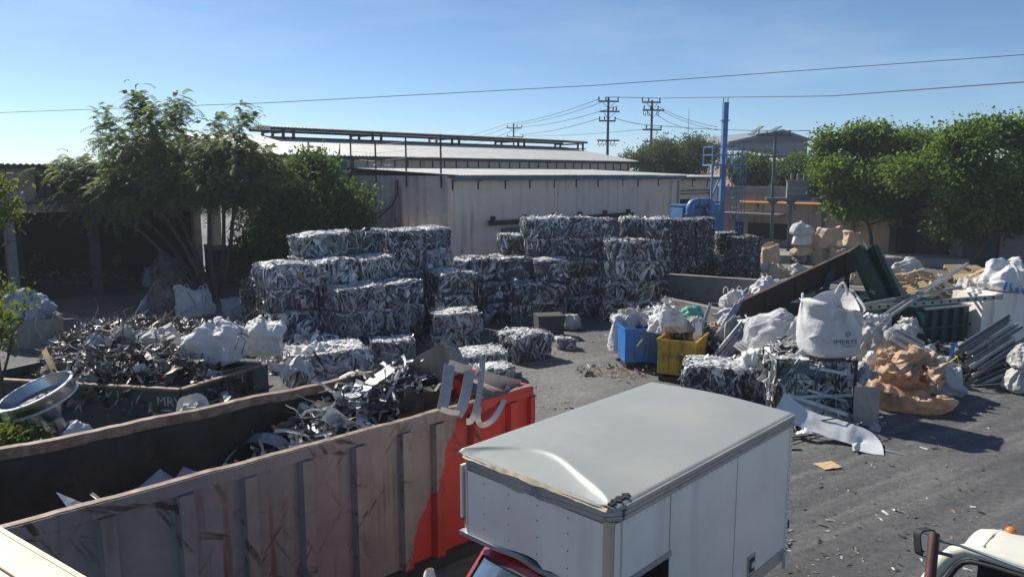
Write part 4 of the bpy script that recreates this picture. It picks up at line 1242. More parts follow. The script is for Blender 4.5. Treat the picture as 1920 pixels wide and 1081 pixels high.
b.lathe([(0.27, 0), (0.31, 0), (0.31, 0.05), (0.27, 0.05)], 18, M=Matrix.Translation((-0.2, -0.5, zc - 0.02)) @ Matrix.Rotation(math.pi / 2, 4, 'Y'))
b.lathe([(0.27, 0), (0.31, 0), (0.31, 0.05), (0.27, 0.05)], 18, M=Matrix.Translation((0.4, -0.5, zc - 0.02)) @ Matrix.Rotation(math.pi / 2, 4, 'Y'))
obj('flange', b, 'slate_paint', dd, smooth=50)
b = B(); b.b2(-0.9, 1.7, -0.1, 1.2, 0.3, zc - 0.25); obj('housing', b, 'blue_paint', duct)
b = B(); b.b2(-0.95, 1.75, -0.15, 1.25, zc - 0.25, zc - 0.18); obj('housing_lid', b, 'blue_paint', duct)
b = B()
for x in (-0.15, 0.3):
    b.tube([(x, -0.32, 0.4), (x, -0.32, zc - 0.9)], 0.05, 8)
obj('feed_pipe', b, 'steel_grey', duct, smooth=60)

# ---- transformer platform in front of the end block
tr0 = PD(1448, 360, 57.0)
tpl = thing('transformer_platform', 'slate steel platform on columns carrying a transformer, with a tall crossarm post', 'platform', (tr0.x, tr0.y, 0), math.radians(-14))
k = 57.0 / F_PX
zpl = PD(1448, 371, 57).z
L = 110 * k
b = B(); b.b2(-0.4, L, -0.1, 1.6, zpl - 0.18, zpl); obj('deck', b, 'slate_paint', tpl)
for x in (0.1, 34 * k, 92 * k):
    b = B(); b.b2(x - 0.11, x + 0.11, 0.05, 0.27, 0, zpl - 0.5); b.prism([(-0.12, 0), (0.12, 0), (0.45, 0.32), (-0.45, 0.32)], lambda a, zz, t, x=x: (x + a, t, zpl - 0.5 + zz), 0.03, 0.29); obj('column', b, 'slate_paint', tpl)
zt = PD(1448, 248, 57).z
b = B(); b.tube([(0.1, 0.9, zpl), (0.1, 0.9, zt)], [0.13, 0.1], 8); obj('post', b, 'slate_paint', tpl, smooth=60)
b = B()
for zz, w in ((zt - 0.15, 1.3), (zt - 1.75, 1.0)):
    b.b2(-w, w, 0.75, 0.85, zz - 0.1, zz + 0.05); b.b2(-w, w, 0.95, 1.05, zz - 0.1, zz + 0.05)
    for x in (-w * 0.85, -w * 0.4, w * 0.4, w * 0.85):
        b.tube([(x, 0.9, zz), (x, 0.9, zz + 0.3)], 0.05, 6)
obj('crossarm', b, 'slate_paint', tpl)
b = B(); b.bar((-1.0, 0.9, zt - 0.1), (1.2, 0.9, zt + 0.15), 0.5, 0.06); obj('fuse_board', b, 'slate_paint', tpl)
tf = thing('transformer', 'grey box transformer with three bushings standing on the slate platform', 'transformer', tuple(tpl.matrix_basis @ Vector((1.85, 0.75, zpl))), math.radians(-14))
b = B(); b.b2(-0.75, 0.75, -0.5, 0.5, 0.0, 1.25); b.b2(-0.8, 0.8, -0.55, 0.55, 1.25, 1.32); obj('tank_body', b, 'far_grey', tf)
b = B()
for z in (0.3, 0.75):
    b.b2(-0.77, 0.77, -0.54, -0.501, z, z + 0.05)
obj('rib', b, 'steel_grey', tf)
for x in (-0.45, 0.0, 0.45):
    b = B(); b.lathe([(0.09, 0), (0.09, 0.4), (0.06, 0.5), (0.0, 0.52)], 8, M=Matrix.Translation((x, 0, 1.32))); obj('bushing', b, 'steel_grey', tf)
b = B()
for i in range(8):
    b.b2(0.82 + i * 0.1, 0.86 + i * 0.1, -0.4, 0.4, 0.1, 1.0)
b.b2(0.75, 1.6, -0.42, 0.42, 0.95, 1.05); b.b2(0.75, 1.6, -0.42, 0.42, 0.05, 0.12)
obj('cooling_fin', b, 'slate_paint', tf)

# ---- low retaining wall and kerb in the yard
a, c = P(1226, 556), P(1452, 574)
dr_ = (c - a); yaw = math.atan2(dr_.y, dr_.x); L = dr_.length
lw = thing('low_wall', 'low stained concrete wall in front of the granular bales', 'wall', (a.x, a.y, 0), yaw)
b = B(); b.b2(0, L, 0, 0.3, 0, 1.12); obj('wall_body', b, 'concrete', lw)
b = B(); b.b2(-0.02, L + 0.02, -0.03, 0.33, 1.12, 1.17); obj('coping', b, 'concrete', lw)
a, c = P(1232, 572), P(1352, 600)
dr_ = (c - a); yaw = math.atan2(dr_.y, dr_.x); L = dr_.length
b = B(); b.b2(0, L, 0, 0.35, 0, 0.42)
tag(obj('kerb_block', b, 'concrete', loc=(a.x, a.y, 0), rotz=yaw), 'low pale concrete kerb block right of the loose profile heap', 'kerb')
a = P(1395, 492)
b = B(); b.b2(0, 14, 0, 3.0, 0, 0.55)
tag(obj('concrete_plinth', b, 'concrete', loc=(a.x, a.y, 0), rotz=math.radians(-12)), 'low concrete plinth under the tan bulk bags by the end block', 'plinth')

# ---- trees
def tree(name, label, base, crown_c, crown_r, trunk_r, leafm, kind, seed, depth=3, stems=1, per=30, leaf=0.2, fork=2.0, cat='tree', group=None, spread=0.75, up=0.35, rad=0.42, aspect=0.55):
    rng = random.Random(seed); rr = np.random.default_rng(seed)
    t = thing(name, label, cat, tuple(base), 0, group)
    tips, wood = [], B()
    cc = Vector(crown_c) - Vector(base)
    for s in range(stems):
        a = 6.28 * s / max(1, stems) + rng.uniform(-0.4, 0.4)
        if stems > 1:
            st = Vector((math.cos(a) * 0.25, math.sin(a) * 0.25, 0))
            target = cc + Vector((math.cos(a) * crown_r[0] * 0.6, math.sin(a) * crown_r[1] * 0.6, -crown_r[2] * 0.35))
        else:
            st = Vector((0, 0, 0)); target = cc + Vector((0, 0, -crown_r[2] * 0.85))
        mid = st.lerp(target, 0.5) + Vector((rng.uniform(-0.2, 0.2), rng.uniform(-0.2, 0.2), 0.2))
        wood.tube([st, st.lerp(mid, 0.5), mid, target], [trunk_r, trunk_r * 0.85, trunk_r * 0.72, trunk_r * 0.6], 8)
        nb = 6 if stems == 1 else 3
        for k in range(nb):
            a2 = 6.28 * k / nb + rng.uniform(-0.5, 0.5) if stems == 1 else a + rng.uniform(-0.9, 0.9)
            el = rng.uniform(0.15, 1.3)
            d = Vector((math.cos(a2) * math.cos(el) * crown_r[0], math.sin(a2) * math.cos(el) * crown_r[1], math.sin(el) * crown_r[2] * 1.5))
            limbs(wood, target if k % 2 else mid.lerp(target, 0.7), d.normalized(), d.length * rng.uniform(0.26, 0.38), trunk_r * 0.5, depth - 1, tips, spread, up, rng)
    # the crown is a handful of overlapping clumps
    lobes = [(Vector((0, 0, 0)), 0.45)]
    nl_ = 4 if name in ('shrub', 'tall_shrub') else 12
    for k in range(nl_):
        a = 6.28 * k / nl_ + rng.uniform(-0.4, 0.4); el = rng.uniform(-0.45, 1.0)
        lobes.append((Vector((math.cos(a) * math.cos(el), math.sin(a) * math.cos(el), math.sin(el))) * rng.uniform(0.42, 0.86), rng.uniform(0.20, 0.42)))
    n_want = FILL.get(name, 150)
    rng.shuffle(tips)
    kept = []
    for p, d in tips[:int(n_want * 0.35)]:
        q = p - cc
        r = math.sqrt((q.x / crown_r[0]) ** 2 + (q.y / crown_r[1]) ** 2 + (q.z / crown_r[2]) ** 2)
        if r < 1.0:
            kept.append((p, d))
    tips = kept
    while len(tips) < n_want:
        lc, lr = lobes[rng.choice(range(len(lobes)))]
        v = Vector((rng.gauss(0, 1), rng.gauss(0, 1), rng.gauss(0, 1))).normalized()
        q = lc + v * lr * rng.uniform(0.2, 1.0) ** 0.4 * (1 + 0.3 * nz(v.x * 2 + seed, v.y * 2, v.z * 2))
        tips.append((cc + Vector((q.x * crown_r[0], q.y * crown_r[1], q.z * crown_r[2])), (v + Vector((0, 0, 0.4))).normalized()))
    if name in ('maple_tree', 'feathery_tree', 'leafy_bush'):      # young shoots standing out of the top
        for k in range(17 if name == 'maple_tree' else 8):
            a = rng.uniform(0, 6.28); rr_ = rng.uniform(0, 0.75)
            p = cc + Vector((math.cos(a) * crown_r[0] * rr_, math.sin(a) * crown_r[1] * rr_, crown_r[2] * math.sqrt(1 - rr_ ** 2) * 0.9))
            d = Vector((rng.gauss(0, 0.25), rng.gauss(0, 0.25), 1)).normalized()
            n_ = rng.choice((3, 4, 5))
            for q_ in range(n_ * 2):
                tips.append((p + d * 0.13 * q_ + Vector((rng.gauss(0, .08), rng.gauss(0, .08), 0)), d))
    obj('trunk', wood, 'bark', t, smooth=60)
    lb = B()
    if kind == 'feather':
        pinnate(lb, tips, per, rr, leaf)
    else:
        C, sh = crown_points(tips, per, rad, rr)
        leaf_quads(lb, C, leaf, rr, shade=sh, aspect=aspect)
    obj('crown', lb, leafm, t, kind='stuff')
    return t
FILL = {'feathery_tree': 820, 'leafy_bush': 330, 'maple_tree': 460, 'far_tree': 260, 'shrub': 60, 'tall_shrub': 60}
def crown_at(px0, px1, py0, py1, D):
    a, c = PD(px0, py1, D), PD(px1, py0, D)
    return Vector(((a.x + c.x) / 2, D, (a.z + c.z) / 2)), (c.x - a.x) / 2, (c.z - a.z) / 2

base = P(402, 566); cc, rx, rz = crown_at(118, 515, 215, 436, 35.2)
tree('feathery_tree', 'wide feathery leaved tree with many stems in front of the open shed', base, cc, (rx, 3.0, rz), 0.13, 'leaf_feather', 'feather', 5, depth=3, stems=7, per=8, leaf=0.66, spread=0.7, up=0.25)
base = P(585, 545); cc, rx, rz = crown_at(482, 684, 325, 480, 36.5)
tree('leafy_bush', 'dense broad leaved bush with bright upper leaves left of the workshop wall', Vector((cc.x, 37.5, 0)), cc + Vector((0, 1.0, 0)), (rx, 2.3, rz), 0.12, 'leaf_broad', 'broad', 8, depth=3, stems=4, per=42, leaf=0.22, spread=0.8, rad=0.4)
cc, rx, rz = crown_at(430, 540, 420, 520, 37.5)
tree('leafy_bush', 'shadowy low bush under the feathery tree beside the dock', Vector((cc.x, 38.5, 0)), cc + Vector((0, 0.8, 0)), (rx, 1.6, rz), 0.08, 'leaf_broad', 'broad', 18, depth=2, stems=3, per=20, leaf=0.2, spread=0.8)
for (bx, D, box, seed, lab, lm) in (((1642), 55.0, (1490, 1775, 262, 425), 21, 'bright green broad leaved tree on a slim forked trunk at the right, beside the transformer', 'leaf_maple'),
                                    ((1830), 48.5, (1670, 2070, 250, 455), 22, 'large dark green tree with thick trunk at the far right', 'leaf_maple')):
    base = PD(bx, 400, D); base.z = 0
    cc, rx, rz = crown_at(*box, D)
    tree('maple_tree', lab, base, cc, (rx, 3.4, rz), 0.17 if seed == 21 else 0.3, lm, 'broad', seed, depth=3, per=62, leaf=0.27, rad=0.5, aspect=0.7, group='broad leaved trees in front of the end block', spread=0.7)
FILL['maple_tree'] = 200
for (box, D, seed, lab) in (((1620, 1810, 265, 415), 60, 24, 'tree crown filling the gap between the slim trunk tree and the thick trunk tree'), ((1880, 2080, 225, 420), 56, 25, 'dark tree cut off by the right edge of the picture')):
    cc, rx, rz = crown_at(*box, D)
    tree('maple_tree', lab, Vector((cc.x, D, 0)), cc, (rx, 3.2, rz), 0.2, 'leaf_maple', 'broad', seed, depth=3, per=40, leaf=0.27, rad=0.5, aspect=0.7)
for (box, D, seed, lab, per) in (((1168, 1366, 256, 352), 84, 31, 'rounded feathery grey green tree above the workshop roof behind the tower', 90),
                                 ((1372, 1446, 288, 352), 78, 32, 'small dark leafy tree just right of the blue tower', 60),
                                 ((1446, 1530, 296, 352), 82, 33, 'low leafy tree behind the transformer', 60),
                                 ((1190, 1260, 270, 330), 100, 34, 'pale tree low behind the right end of the hall roof', 60)):
    cc, rx, rz = crown_at(*box, D)
    tree('far_tree', lab, Vector((cc.x, D, 0)), cc, (rx, rx * 0.9, rz), 0.25, 'leaf_far' if seed in (31, 34) else 'leaf_broad', 'broad', seed, depth=3, per=per, leaf=0.34, rad=0.6, spread=0.8, aspect=0.35 if seed in (31, 34) else 0.6, group='trees beyond the buildings')
# the shrubs at the left edge
cc, rx, rz = crown_at(-150, 22, 250, 470, 15.0)
tree('tall_shrub', 'tall leafy shrub cut off by the left edge, upper branches', Vector((cc.x, 15.2, 0)), cc, (rx, 0.8, rz), 0.05, 'leaf_lime', 'broad', 41, depth=2, stems=3, per=26, leaf=0.12, rad=0.16)
cc, rx, rz = crown_at(-90, 34, 505, 715, 15.6)
tree('tall_shrub', 'yellow green shrub at the left edge beside the concrete block', Vector((cc.x, 15.6, 0)), cc, (rx, 0.7, rz), 0.04, 'leaf_lime', 'broad', 42, depth=2, stems=3, per=22, leaf=0.12, rad=0.15)
cc, rx, rz = crown_at(-70, 98, 772, 880, 11.4)
tree('shrub', 'bright green shrub between the two containers under the steel hopper', Vector((cc.x, 11.4, 0)), cc, (rx, 0.5, rz), 0.04, 'leaf_lime', 'broad', 43, depth=2, stems=4, per=45, leaf=0.09, rad=0.10)
# ================================================================== BALE STACKS
GRP_L = 'bales of the big left stack'
YL = math.radians(40)
ul, vl = Vector((math.cos(YL), math.sin(YL), 0)), Vector((-math.sin(YL), math.cos(YL), 0))
QL = P(641, 676)
LV = 0.78
level_word = ['bottom', 'second', 'third', 'fourth', 'top']
pos_word = {0: 'left end', 1: 'middle', 2: 'right end'}
def stack_bale(s0, s1, row, lev, kind, label, dens=1.0, wdep=1.22, hh=LV, jit=0.06):
    c = QL + ul * ((s0 + s1) / 2 + random.uniform(-jit, jit)) + vl * (row * 1.32 + wdep / 2 + random.uniform(-jit, jit))
    bale(label, (c.x, c.y, lev * LV), s1 - s0 - 0.05, wdep, hh, YL + random.uniform(-0.045, 0.045), kind, dens, GRP_L, tilt=(random.uniform(-0.012, 0.012), random.uniform(-0.012, 0.012)))
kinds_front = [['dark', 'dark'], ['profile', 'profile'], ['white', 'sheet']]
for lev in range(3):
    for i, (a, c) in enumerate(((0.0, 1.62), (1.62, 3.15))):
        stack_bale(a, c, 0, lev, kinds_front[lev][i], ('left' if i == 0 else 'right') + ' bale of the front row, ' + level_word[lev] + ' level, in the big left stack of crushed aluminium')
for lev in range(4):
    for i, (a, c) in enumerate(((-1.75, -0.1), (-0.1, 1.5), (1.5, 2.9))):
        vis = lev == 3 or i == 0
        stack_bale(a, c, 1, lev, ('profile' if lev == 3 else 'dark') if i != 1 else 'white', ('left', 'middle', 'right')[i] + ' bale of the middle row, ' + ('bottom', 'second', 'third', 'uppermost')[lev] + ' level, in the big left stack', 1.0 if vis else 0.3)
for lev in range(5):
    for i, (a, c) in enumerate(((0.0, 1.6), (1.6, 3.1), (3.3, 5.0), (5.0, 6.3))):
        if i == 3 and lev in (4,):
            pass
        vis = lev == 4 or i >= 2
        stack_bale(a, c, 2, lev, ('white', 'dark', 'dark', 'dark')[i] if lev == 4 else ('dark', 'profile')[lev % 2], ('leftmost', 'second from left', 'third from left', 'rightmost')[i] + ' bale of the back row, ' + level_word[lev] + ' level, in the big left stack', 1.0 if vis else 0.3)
# bales filling the notch between the big stack and the middle stack
GRP_N = 'bales in the notch right of the big left stack'
for i, (px, py, lev, kind) in enumerate(((818, 640, 0, 'dark'), (822, 640, 1, 'mixed'), (826, 640, 2, 'mixed'))):
    p = P(px, py)
    bale(('bottom', 'middle', 'top')[i] + ' bale in the gap between the left and middle stacks', (p.x + 0.3, p.y + 1.6, lev * 0.8), 1.5, 1.3, 0.8, math.radians(25), kind, 1.0, GRP_N)

# dark pair at the far left foot of the big stack
GRP_D = 'dark bales at the foot of the feathery tree'
p = P(500, 618)
bale('lower dull dark bale at the left foot of the big stack', (p.x, p.y + 0.7, 0), 1.95, 1.3, 0.95, math.radians(-16), 'plain', 1.6, GRP_D)
bale('upper dull dark bale tilted beside the big left stack', (p.x - 0.05, p.y + 0.75, 0.95), 1.9, 1.25, 0.95, math.radians(-14), 'plain', 1.2, GRP_D, tilt=(0, 0.06))
p = P(440, 606)
b = B(); b.b2(-0.45, 0.45, -0.4, 0.4, 0, 0.95)
ib = obj('grey_crate', b, 'bag_blue_grey', loc=(p.x, p.y + 0.4, 0), rotz=math.radians(-14)); tag(ib, 'plain pale grey box left of the two dull dark bales', 'box')
b = B(); b.b2(-0.48, 0.48, -0.43, -0.40, 0.88, 0.97); b.b2(-0.48, -0.45, -0.4, 0.43, 0.88, 0.97); obj('rim', b, 'steel_grey', ib)

# middle stack
GRP_M = 'bales of the dark middle stack'
YM = math.radians(10)
um, vm = Vector((math.cos(YM), math.sin(YM), 0)), Vector((-math.sin(YM), math.cos(YM), 0))
def px_bale(label, px0, px1, D, lev, hh, yaw, kind, group, dep=1.2, dens=1.0, z0=None, tilt=(0, 0)):
    a, c = PD(px0, 540, D), PD(px1, 540, D)
    L = (c.x - a.x) / max(0.6, math.cos(yaw))
    m = (a + c) / 2
    n = Vector((-math.sin(yaw), math.cos(yaw), 0))
    bale(label, (m.x + n.x * dep / 2, D + n.y * dep / 2, lev * hh if z0 is None else z0), L - 0.03, dep, hh, yaw, kind, dens, group, tilt=tilt)
D0 = 29.9
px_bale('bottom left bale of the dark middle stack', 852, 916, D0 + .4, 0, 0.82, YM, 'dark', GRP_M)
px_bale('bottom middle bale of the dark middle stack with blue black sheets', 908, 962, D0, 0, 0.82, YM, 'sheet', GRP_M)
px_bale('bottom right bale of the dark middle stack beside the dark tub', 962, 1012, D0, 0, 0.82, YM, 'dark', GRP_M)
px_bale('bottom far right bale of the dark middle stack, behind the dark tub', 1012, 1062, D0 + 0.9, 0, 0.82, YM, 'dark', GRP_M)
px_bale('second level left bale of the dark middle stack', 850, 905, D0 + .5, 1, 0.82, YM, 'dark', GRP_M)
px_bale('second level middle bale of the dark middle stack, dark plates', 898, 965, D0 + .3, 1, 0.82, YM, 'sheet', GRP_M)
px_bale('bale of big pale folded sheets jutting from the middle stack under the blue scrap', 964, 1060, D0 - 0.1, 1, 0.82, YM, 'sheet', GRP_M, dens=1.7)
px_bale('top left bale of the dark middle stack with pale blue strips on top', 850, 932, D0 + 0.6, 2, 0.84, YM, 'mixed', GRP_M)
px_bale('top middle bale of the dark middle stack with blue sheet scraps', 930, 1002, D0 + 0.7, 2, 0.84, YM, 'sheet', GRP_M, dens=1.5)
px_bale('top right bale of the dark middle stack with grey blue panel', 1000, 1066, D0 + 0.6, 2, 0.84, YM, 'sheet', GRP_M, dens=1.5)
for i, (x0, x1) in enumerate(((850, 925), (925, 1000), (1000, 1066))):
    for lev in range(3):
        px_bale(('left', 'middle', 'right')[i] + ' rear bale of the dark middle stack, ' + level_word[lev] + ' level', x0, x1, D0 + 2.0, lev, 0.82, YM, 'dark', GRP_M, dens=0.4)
def curvy_sheet(name, label, cat, pts, width, m, up=(0, 0, 1), thick=0.006, group=None, wob=0.0, n2=6, seed=1, parent=None, taper=None):
    """a sheet swept along points, bent and dented, with a real (thin) thickness"""
    pts = [Vector(p) for p in pts]
    sm = []
    for i in range(len(pts) - 1):
        p0, p1, p2, p3 = pts[max(i - 1, 0)], pts[i], pts[i + 1], pts[min(i + 2, len(pts) - 1)]
        for k in range(8):
            t = k / 8
            sm.append(0.5 * ((2 * p1) + (p2 - p0) * t + (2 * p0 - 5 * p1 + 4 * p2 - p3) * t * t + (3 * p1 - p0 - 3 * p2 + p3) * t ** 3))
    sm.append(pts[-1])
    G = np.zeros((len(sm), n2, 3))
    for i, p in enumerate(sm):
        d = (sm[min(i + 1, len(sm) - 1)] - sm[max(i - 1, 0)]).normalized()
        s = d.cross(Vector(up)).normalized()
        nn = s.cross(d)
        w = width if taper is None else width * (1 + (taper - 1) * i / (len(sm) - 1))
        for j in range(n2):
            f = j / (n2 - 1) - 0.5
            q = p + s * (w * f) + nn * (wob * noise.noise(Vector((i * 0.25 + seed, f * 3, seed * 1.7))))
            G[i, j] = q
    b = B(); b.grid(G); b.grid(G - np.array([0, 0, thick]), flip=True)
    o = obj(name, b, m, parent, smooth=50)
    if parent is None:
        tag(o, label, cat, group)
    return o
p = PD(962, 530, 29.85)
curvy_sheet('blue_sheet', 'crumpled blue sheet hanging on the top middle bale of the middle stack', 'sheet metal', [PD(958, 524, 29.9), PD(975, 530, 29.75), PD(996, 531, 29.9)], 0.26, 'teal_trim', up=(0.1, -1, 0.3), wob=0.12, seed=3)
# tub and bag at the foot of the middle stack
p = P(1030, 634)
b = B()
b.prism([(-0.46, 0), (0.46, 0), (0.5, 0.82), (-0.5, 0.82)], lambda a, z, t: (a, t, z), -0.42, 0.42)
tub = obj('dark_tub', b, 'concrete_dark', loc=(p.x, p.y + 0.45, 0), rotz=math.radians(12)); tag(tub, 'dark square tub at the foot of the middle bale stack', 'tub')
b = B(); b.b2(-0.53, 0.53, -0.45, -0.421, 0.76, 0.83); b.b2(0.501, 0.53, -0.42, 0.42, 0.76, 0.83); obj('rim', b, 'steel_dark', tub)
p = P(1070, 620)
sack('small grubby pinkish bag on the ground beside the dark tub', (p.x, p.y + 0.3, 0), (0.8, 0.7, 0.62), 'bag_dirty', 0.4, 'slump', 3, cat='bag', name='scrap_bag')

# tall dark stack against the wall
GRP_R = 'bales of the tall dark stack'
D1 = 31.7
cols = ((984, 1068), (1068, 1150))
for lev in range(5):
    for i, (a, c) in enumerate(cols):
        px_bale(('left' if i == 0 else 'right') + ' column bale, ' + level_word[lev] + ' level, in the tall dark stack by the wall', a + random.uniform(-4, 4), c + random.uniform(-4, 4), D1 + (0.3 if lev > 2 else 0), lev, 0.83, math.radians(random.uniform(-4, 6)), ('coil', 'dark')[(lev + i) % 2], GRP_R, dens=1.15)
for lev in range(4):
    px_bale('low left column bale, ' + level_word[lev] + ' level, in front of the sliding door', 936, 990, D1 + 1.4, lev, 0.83, math.radians(4), 'coil' if lev == 3 else 'dark', GRP_R, dens=0.9 if lev == 3 else 0.4)
# loose profile stack in front of it
GRP_P = 'bales of the loose profile stack'
for lev in range(4):
    a, c = (1136, 1246) if lev < 3 else (1140, 1240)
    px_bale('left ' + level_word[lev] + ' bale of loose light profiles right of the tall dark stack', 1128 + 4 * lev, 1190, 30.4 + 0.1 * lev, lev, 0.82, math.radians(8), 'loose', GRP_P, dens=1.25)
    px_bale('right ' + level_word[lev] + ' bale of loose light profiles beside the low wall', 1190, 1244 - 3 * lev, 30.7 + 0.1 * lev, lev, 0.82, math.radians(14), 'loose' if lev != 1 else 'mixed', GRP_P, dens=1.25)
# bales at the back right, light tubes on top row
GRP_B = 'bales along the back right wall'
for lev in range(4):
    for i, (a, c) in enumerate(((1166, 1206), (1206, 1254))):
        px_bale(('left' if i == 0 else 'right') + ' back bale of curled pale tubes, ' + level_word[lev] + ' level, left of the granular bales', a, c, 35.5, lev, 0.98, math.radians(3), 'coil' if lev == 3 else 'dark', GRP_B, dens=1.0 if lev == 3 else 0.35)
GRP_C = 'granular bales behind the low wall'
for lev in range(4):
    for i, (a, c) in enumerate(((1254, 1302), (1304, 1338))):
        px_bale(('left' if i == 0 else 'right') + ' granular chip bale, ' + level_word[lev] + ' level, of the stack behind the low wall', a, c, 37.4 + 0.25 * i, lev, 0.95, math.radians(5), 'chips', GRP_C, dens=1.1)
for lev in range(3):
    for i, (a, c) in enumerate(((1367, 1396), (1396, 1424))):
        px_bale(('left' if i == 0 else 'right') + ' granular bale, ' + level_word[lev] + ' level, of the lower stack below the blue tower', a, c, 37.0, lev, 0.98, math.radians(-4), 'chips', GRP_C, dens=1.1)
for lev in range(2):
    px_bale(level_word[lev] + ' granular bale just right of the chip stack, behind the low wall', 1338, 1366, 37.2, lev, 0.95, math.radians(0), 'chips', GRP_C)
for lev in range(3):
    px_bale(level_word[lev] + ' granular bale set back between the two chip stacks', 1346, 1382, 39.0, lev, 1.0, math.radians(0), 'chips', GRP_C, dens=0.8)

# single bales on the ground in front
GRP_S = 'single bales lying on the yard'
p = P(975, 684)
bale('single tangled bale standing alone on the open yard left of the small cube', (p.x + 0.05, p.y + 1.05, 0), 1.45, 1.3, 0.86, math.radians(36), 'coil', 1.2, GRP_S)
p = P(1061, 656)
bale('smallest cube of crushed scrap alone on the yard', (p.x, p.y + 0.3, 0), 0.62, 0.5, 0.42, math.radians(12), 'white', 1.3, GRP_S)
p = P(852, 668)
bale('lower half of the upright double bale with folded grey sheet', (p.x, p.y + 0.65, 0), 1.55, 1.2, 0.72, math.radians(8), 'mixed', 1.2, GRP_S)
bale('upper bale with pale top on the upright double bale', (p.x - 0.03, p.y + 0.65, 0.72), 1.5, 1.15, 0.74, math.radians(8), 'white', 1.2, GRP_S)
q = Vector((p.x, p.y, 0))
curvy_sheet('folded_sheet', 'folded plain grey sheet pressed across the front of the upright double bale', 'sheet metal', [PD(812, 622, 25.2), PD(832, 612, 25.0), PD(852, 626, 25.02), PD(895, 622, 25.3)], 0.52, 'steel_grey', up=(0, -1, 0.05), wob=0.05, seed=4)
p = P(728, 696)
bale('small bale with sunlit pale top beside the container rim', (p.x, p.y + 0.6, 0), 1.3, 1.1, 0.92, math.radians(14), 'white', 1.2, GRP_S)
p = P(880, 712)
bale('wide flat bale with very pale top behind the container end', (p.x + 0.1, p.y + 0.5, 0), 1.9, 1.2, 0.78, math.radians(16), 'white', 1.2, GRP_S)
p = P(915, 738)
bale('low bale of white crumpled sheet just beyond the red container end', (p.x, p.y + 0.6, 0), 1.3, 1.0, 0.62, math.radians(16), 'white', 1.3, GRP_S)
p = P(575, 735)
bale('broken sagging bale of pale sheet beside the green container corner', (p.x + 0.35, p.y + 0.9, 0), 2.3, 1.5, 1.05, math.radians(24), 'white', 1.2, GRP_S)
p = P(1372, 755)
bale('big bale of curled profiles behind the van roof', (p.x, p.y + 0.7, 0), 2.15, 1.3, 0.95, math.radians(-8), 'coil', 1.3, GRP_S)

# loose strips at the foot of the profile stack and a few long strips sticking out
def heap(name, label, loc, size, kind, n, seed, Lr=(0.3, 1.2), wr=(0.02, 0.08), mound='steel_dark', yaw=0.0, group=None, flat=0.5, cat='scrap heap', peak=1.0, bend=0.8, boxed=False, big=0.03):
    rng = np.random.default_rng(seed)
    o = thing(name, label, cat, tuple(loc), yaw, group)
    a, c, hh = size
    N = 30
    u = np.linspace(-1, 1, N)
    X, Y = np.meshgrid(u, u, indexing='ij')
    def hf(x, y):
        r = np.sqrt(x ** 2 + y ** 2)
        z = np.clip(1 - r ** 2.2, 0, 1) ** 0.8 if not boxed else np.clip(1 - np.abs(x) ** 4, 0, 1) * (0.82 + 0.18 * np.clip(1 - y ** 2, 0, 1)) * (0.84 + 0.16 * x + 0.30 * np.exp(-((x - 0.1) ** 2 * 9 + (y - 0.1) ** 2 * 4)))
        w = np.vectorize(lambda p_, q_: noise.noise(Vector((p_ * 1.8 + seed, q_ * 1.8, seed * 0.37))))(x, y)
        return z * (1 + 0.35 * w) * hh
    Z = hf(X, Y)
    b = B(); b.grid(np.stack([X * a, Y * c, Z * 0.9 - 0.02], -1), col=(0.03, 0.028, 0.027, 0.1))
    obj('heap_core', b, mound, o)
    x, y = rng.uniform(-0.95, 0.95, n), rng.uniform(-0.95, 0.95, n)
    k = (x ** 2 + y ** 2 < 1) | boxed
    x, y = x[k], y[k]
    M = len(x)
    z = hf(x, y) * rng.uniform(0.8, 1.05, M) + rng.uniform(0.0, 0.06, M)
    C = np.stack([x * a, y * c, z], 1)
    D = rng.normal(0, 1, (M, 3)); D[:, 2] *= flat
    Wd = rng.normal(0, 1, (M, 3)); Wd[:, 2] *= 0.5
    col = palette(kind, M, rng)
    b = B()
    def clamp(G):
        G[..., 2] = np.maximum(G[..., 2], 0.01)
        if boxed:
            G[..., 0] = np.clip(G[..., 0], -a, a); G[..., 1] = np.clip(G[..., 1], -c * 1.03, c * 1.03)
        return G
    ws = np.where(rng.random(M) < big, rng.uniform(0.12, 0.35, M), rng.uniform(*wr, M))
    ribbons(b, C, D, Wd, rng.uniform(*Lr, M), ws, rng.uniform(-bend, bend, M), rng.uniform(0.0, 0.6, M), col, S=6, sway=rng.uniform(0, 0.1, M), twist=rng.normal(0, 1.0, M), clamp=clamp, rng=rng)
    obj('loose_scrap', b, 'scrap', o, kind='stuff')
    return o
p = P(1180, 588)
heap('scrap_heap', 'loose light profiles spilling at the foot of the profile stack', (p.x, p.y + 0.5, 0), (1.75, 0.9, 0.75), 'mixed', 420, 61, (0.3, 0.9), (0.03, 0.07), group='scrap heaps')
p = P(792, 560)

# ================================================================== RED AND GREY ROLL-OFF CONTAINER
ZT = 2.5
ca, cb = P(10, 985, ZT), P(995, 722, ZT)
cf = P(755, 685, ZT)
dx = (cb - ca); dx.z = 0
cyaw = math.atan2(dx.y, dx.x)
cu = dx.normalized(); cv = Vector((-cu.y, cu.x, 0))
CW = (cf - cb).dot(cv)
CL = dx.length + 0.45
c_or = cb - cu * CL; c_or.z = 0
cont = thing('scrap_container', 'open roll-off container, worn grey with a red end, filled with sheet scrap', 'container', tuple(c_or), cyaw)
def clx(px, py, y=0.0, z=ZT):
    p = P(px, py, z); return (p - c_or).dot(cu), (p - c_or).dot(cv)
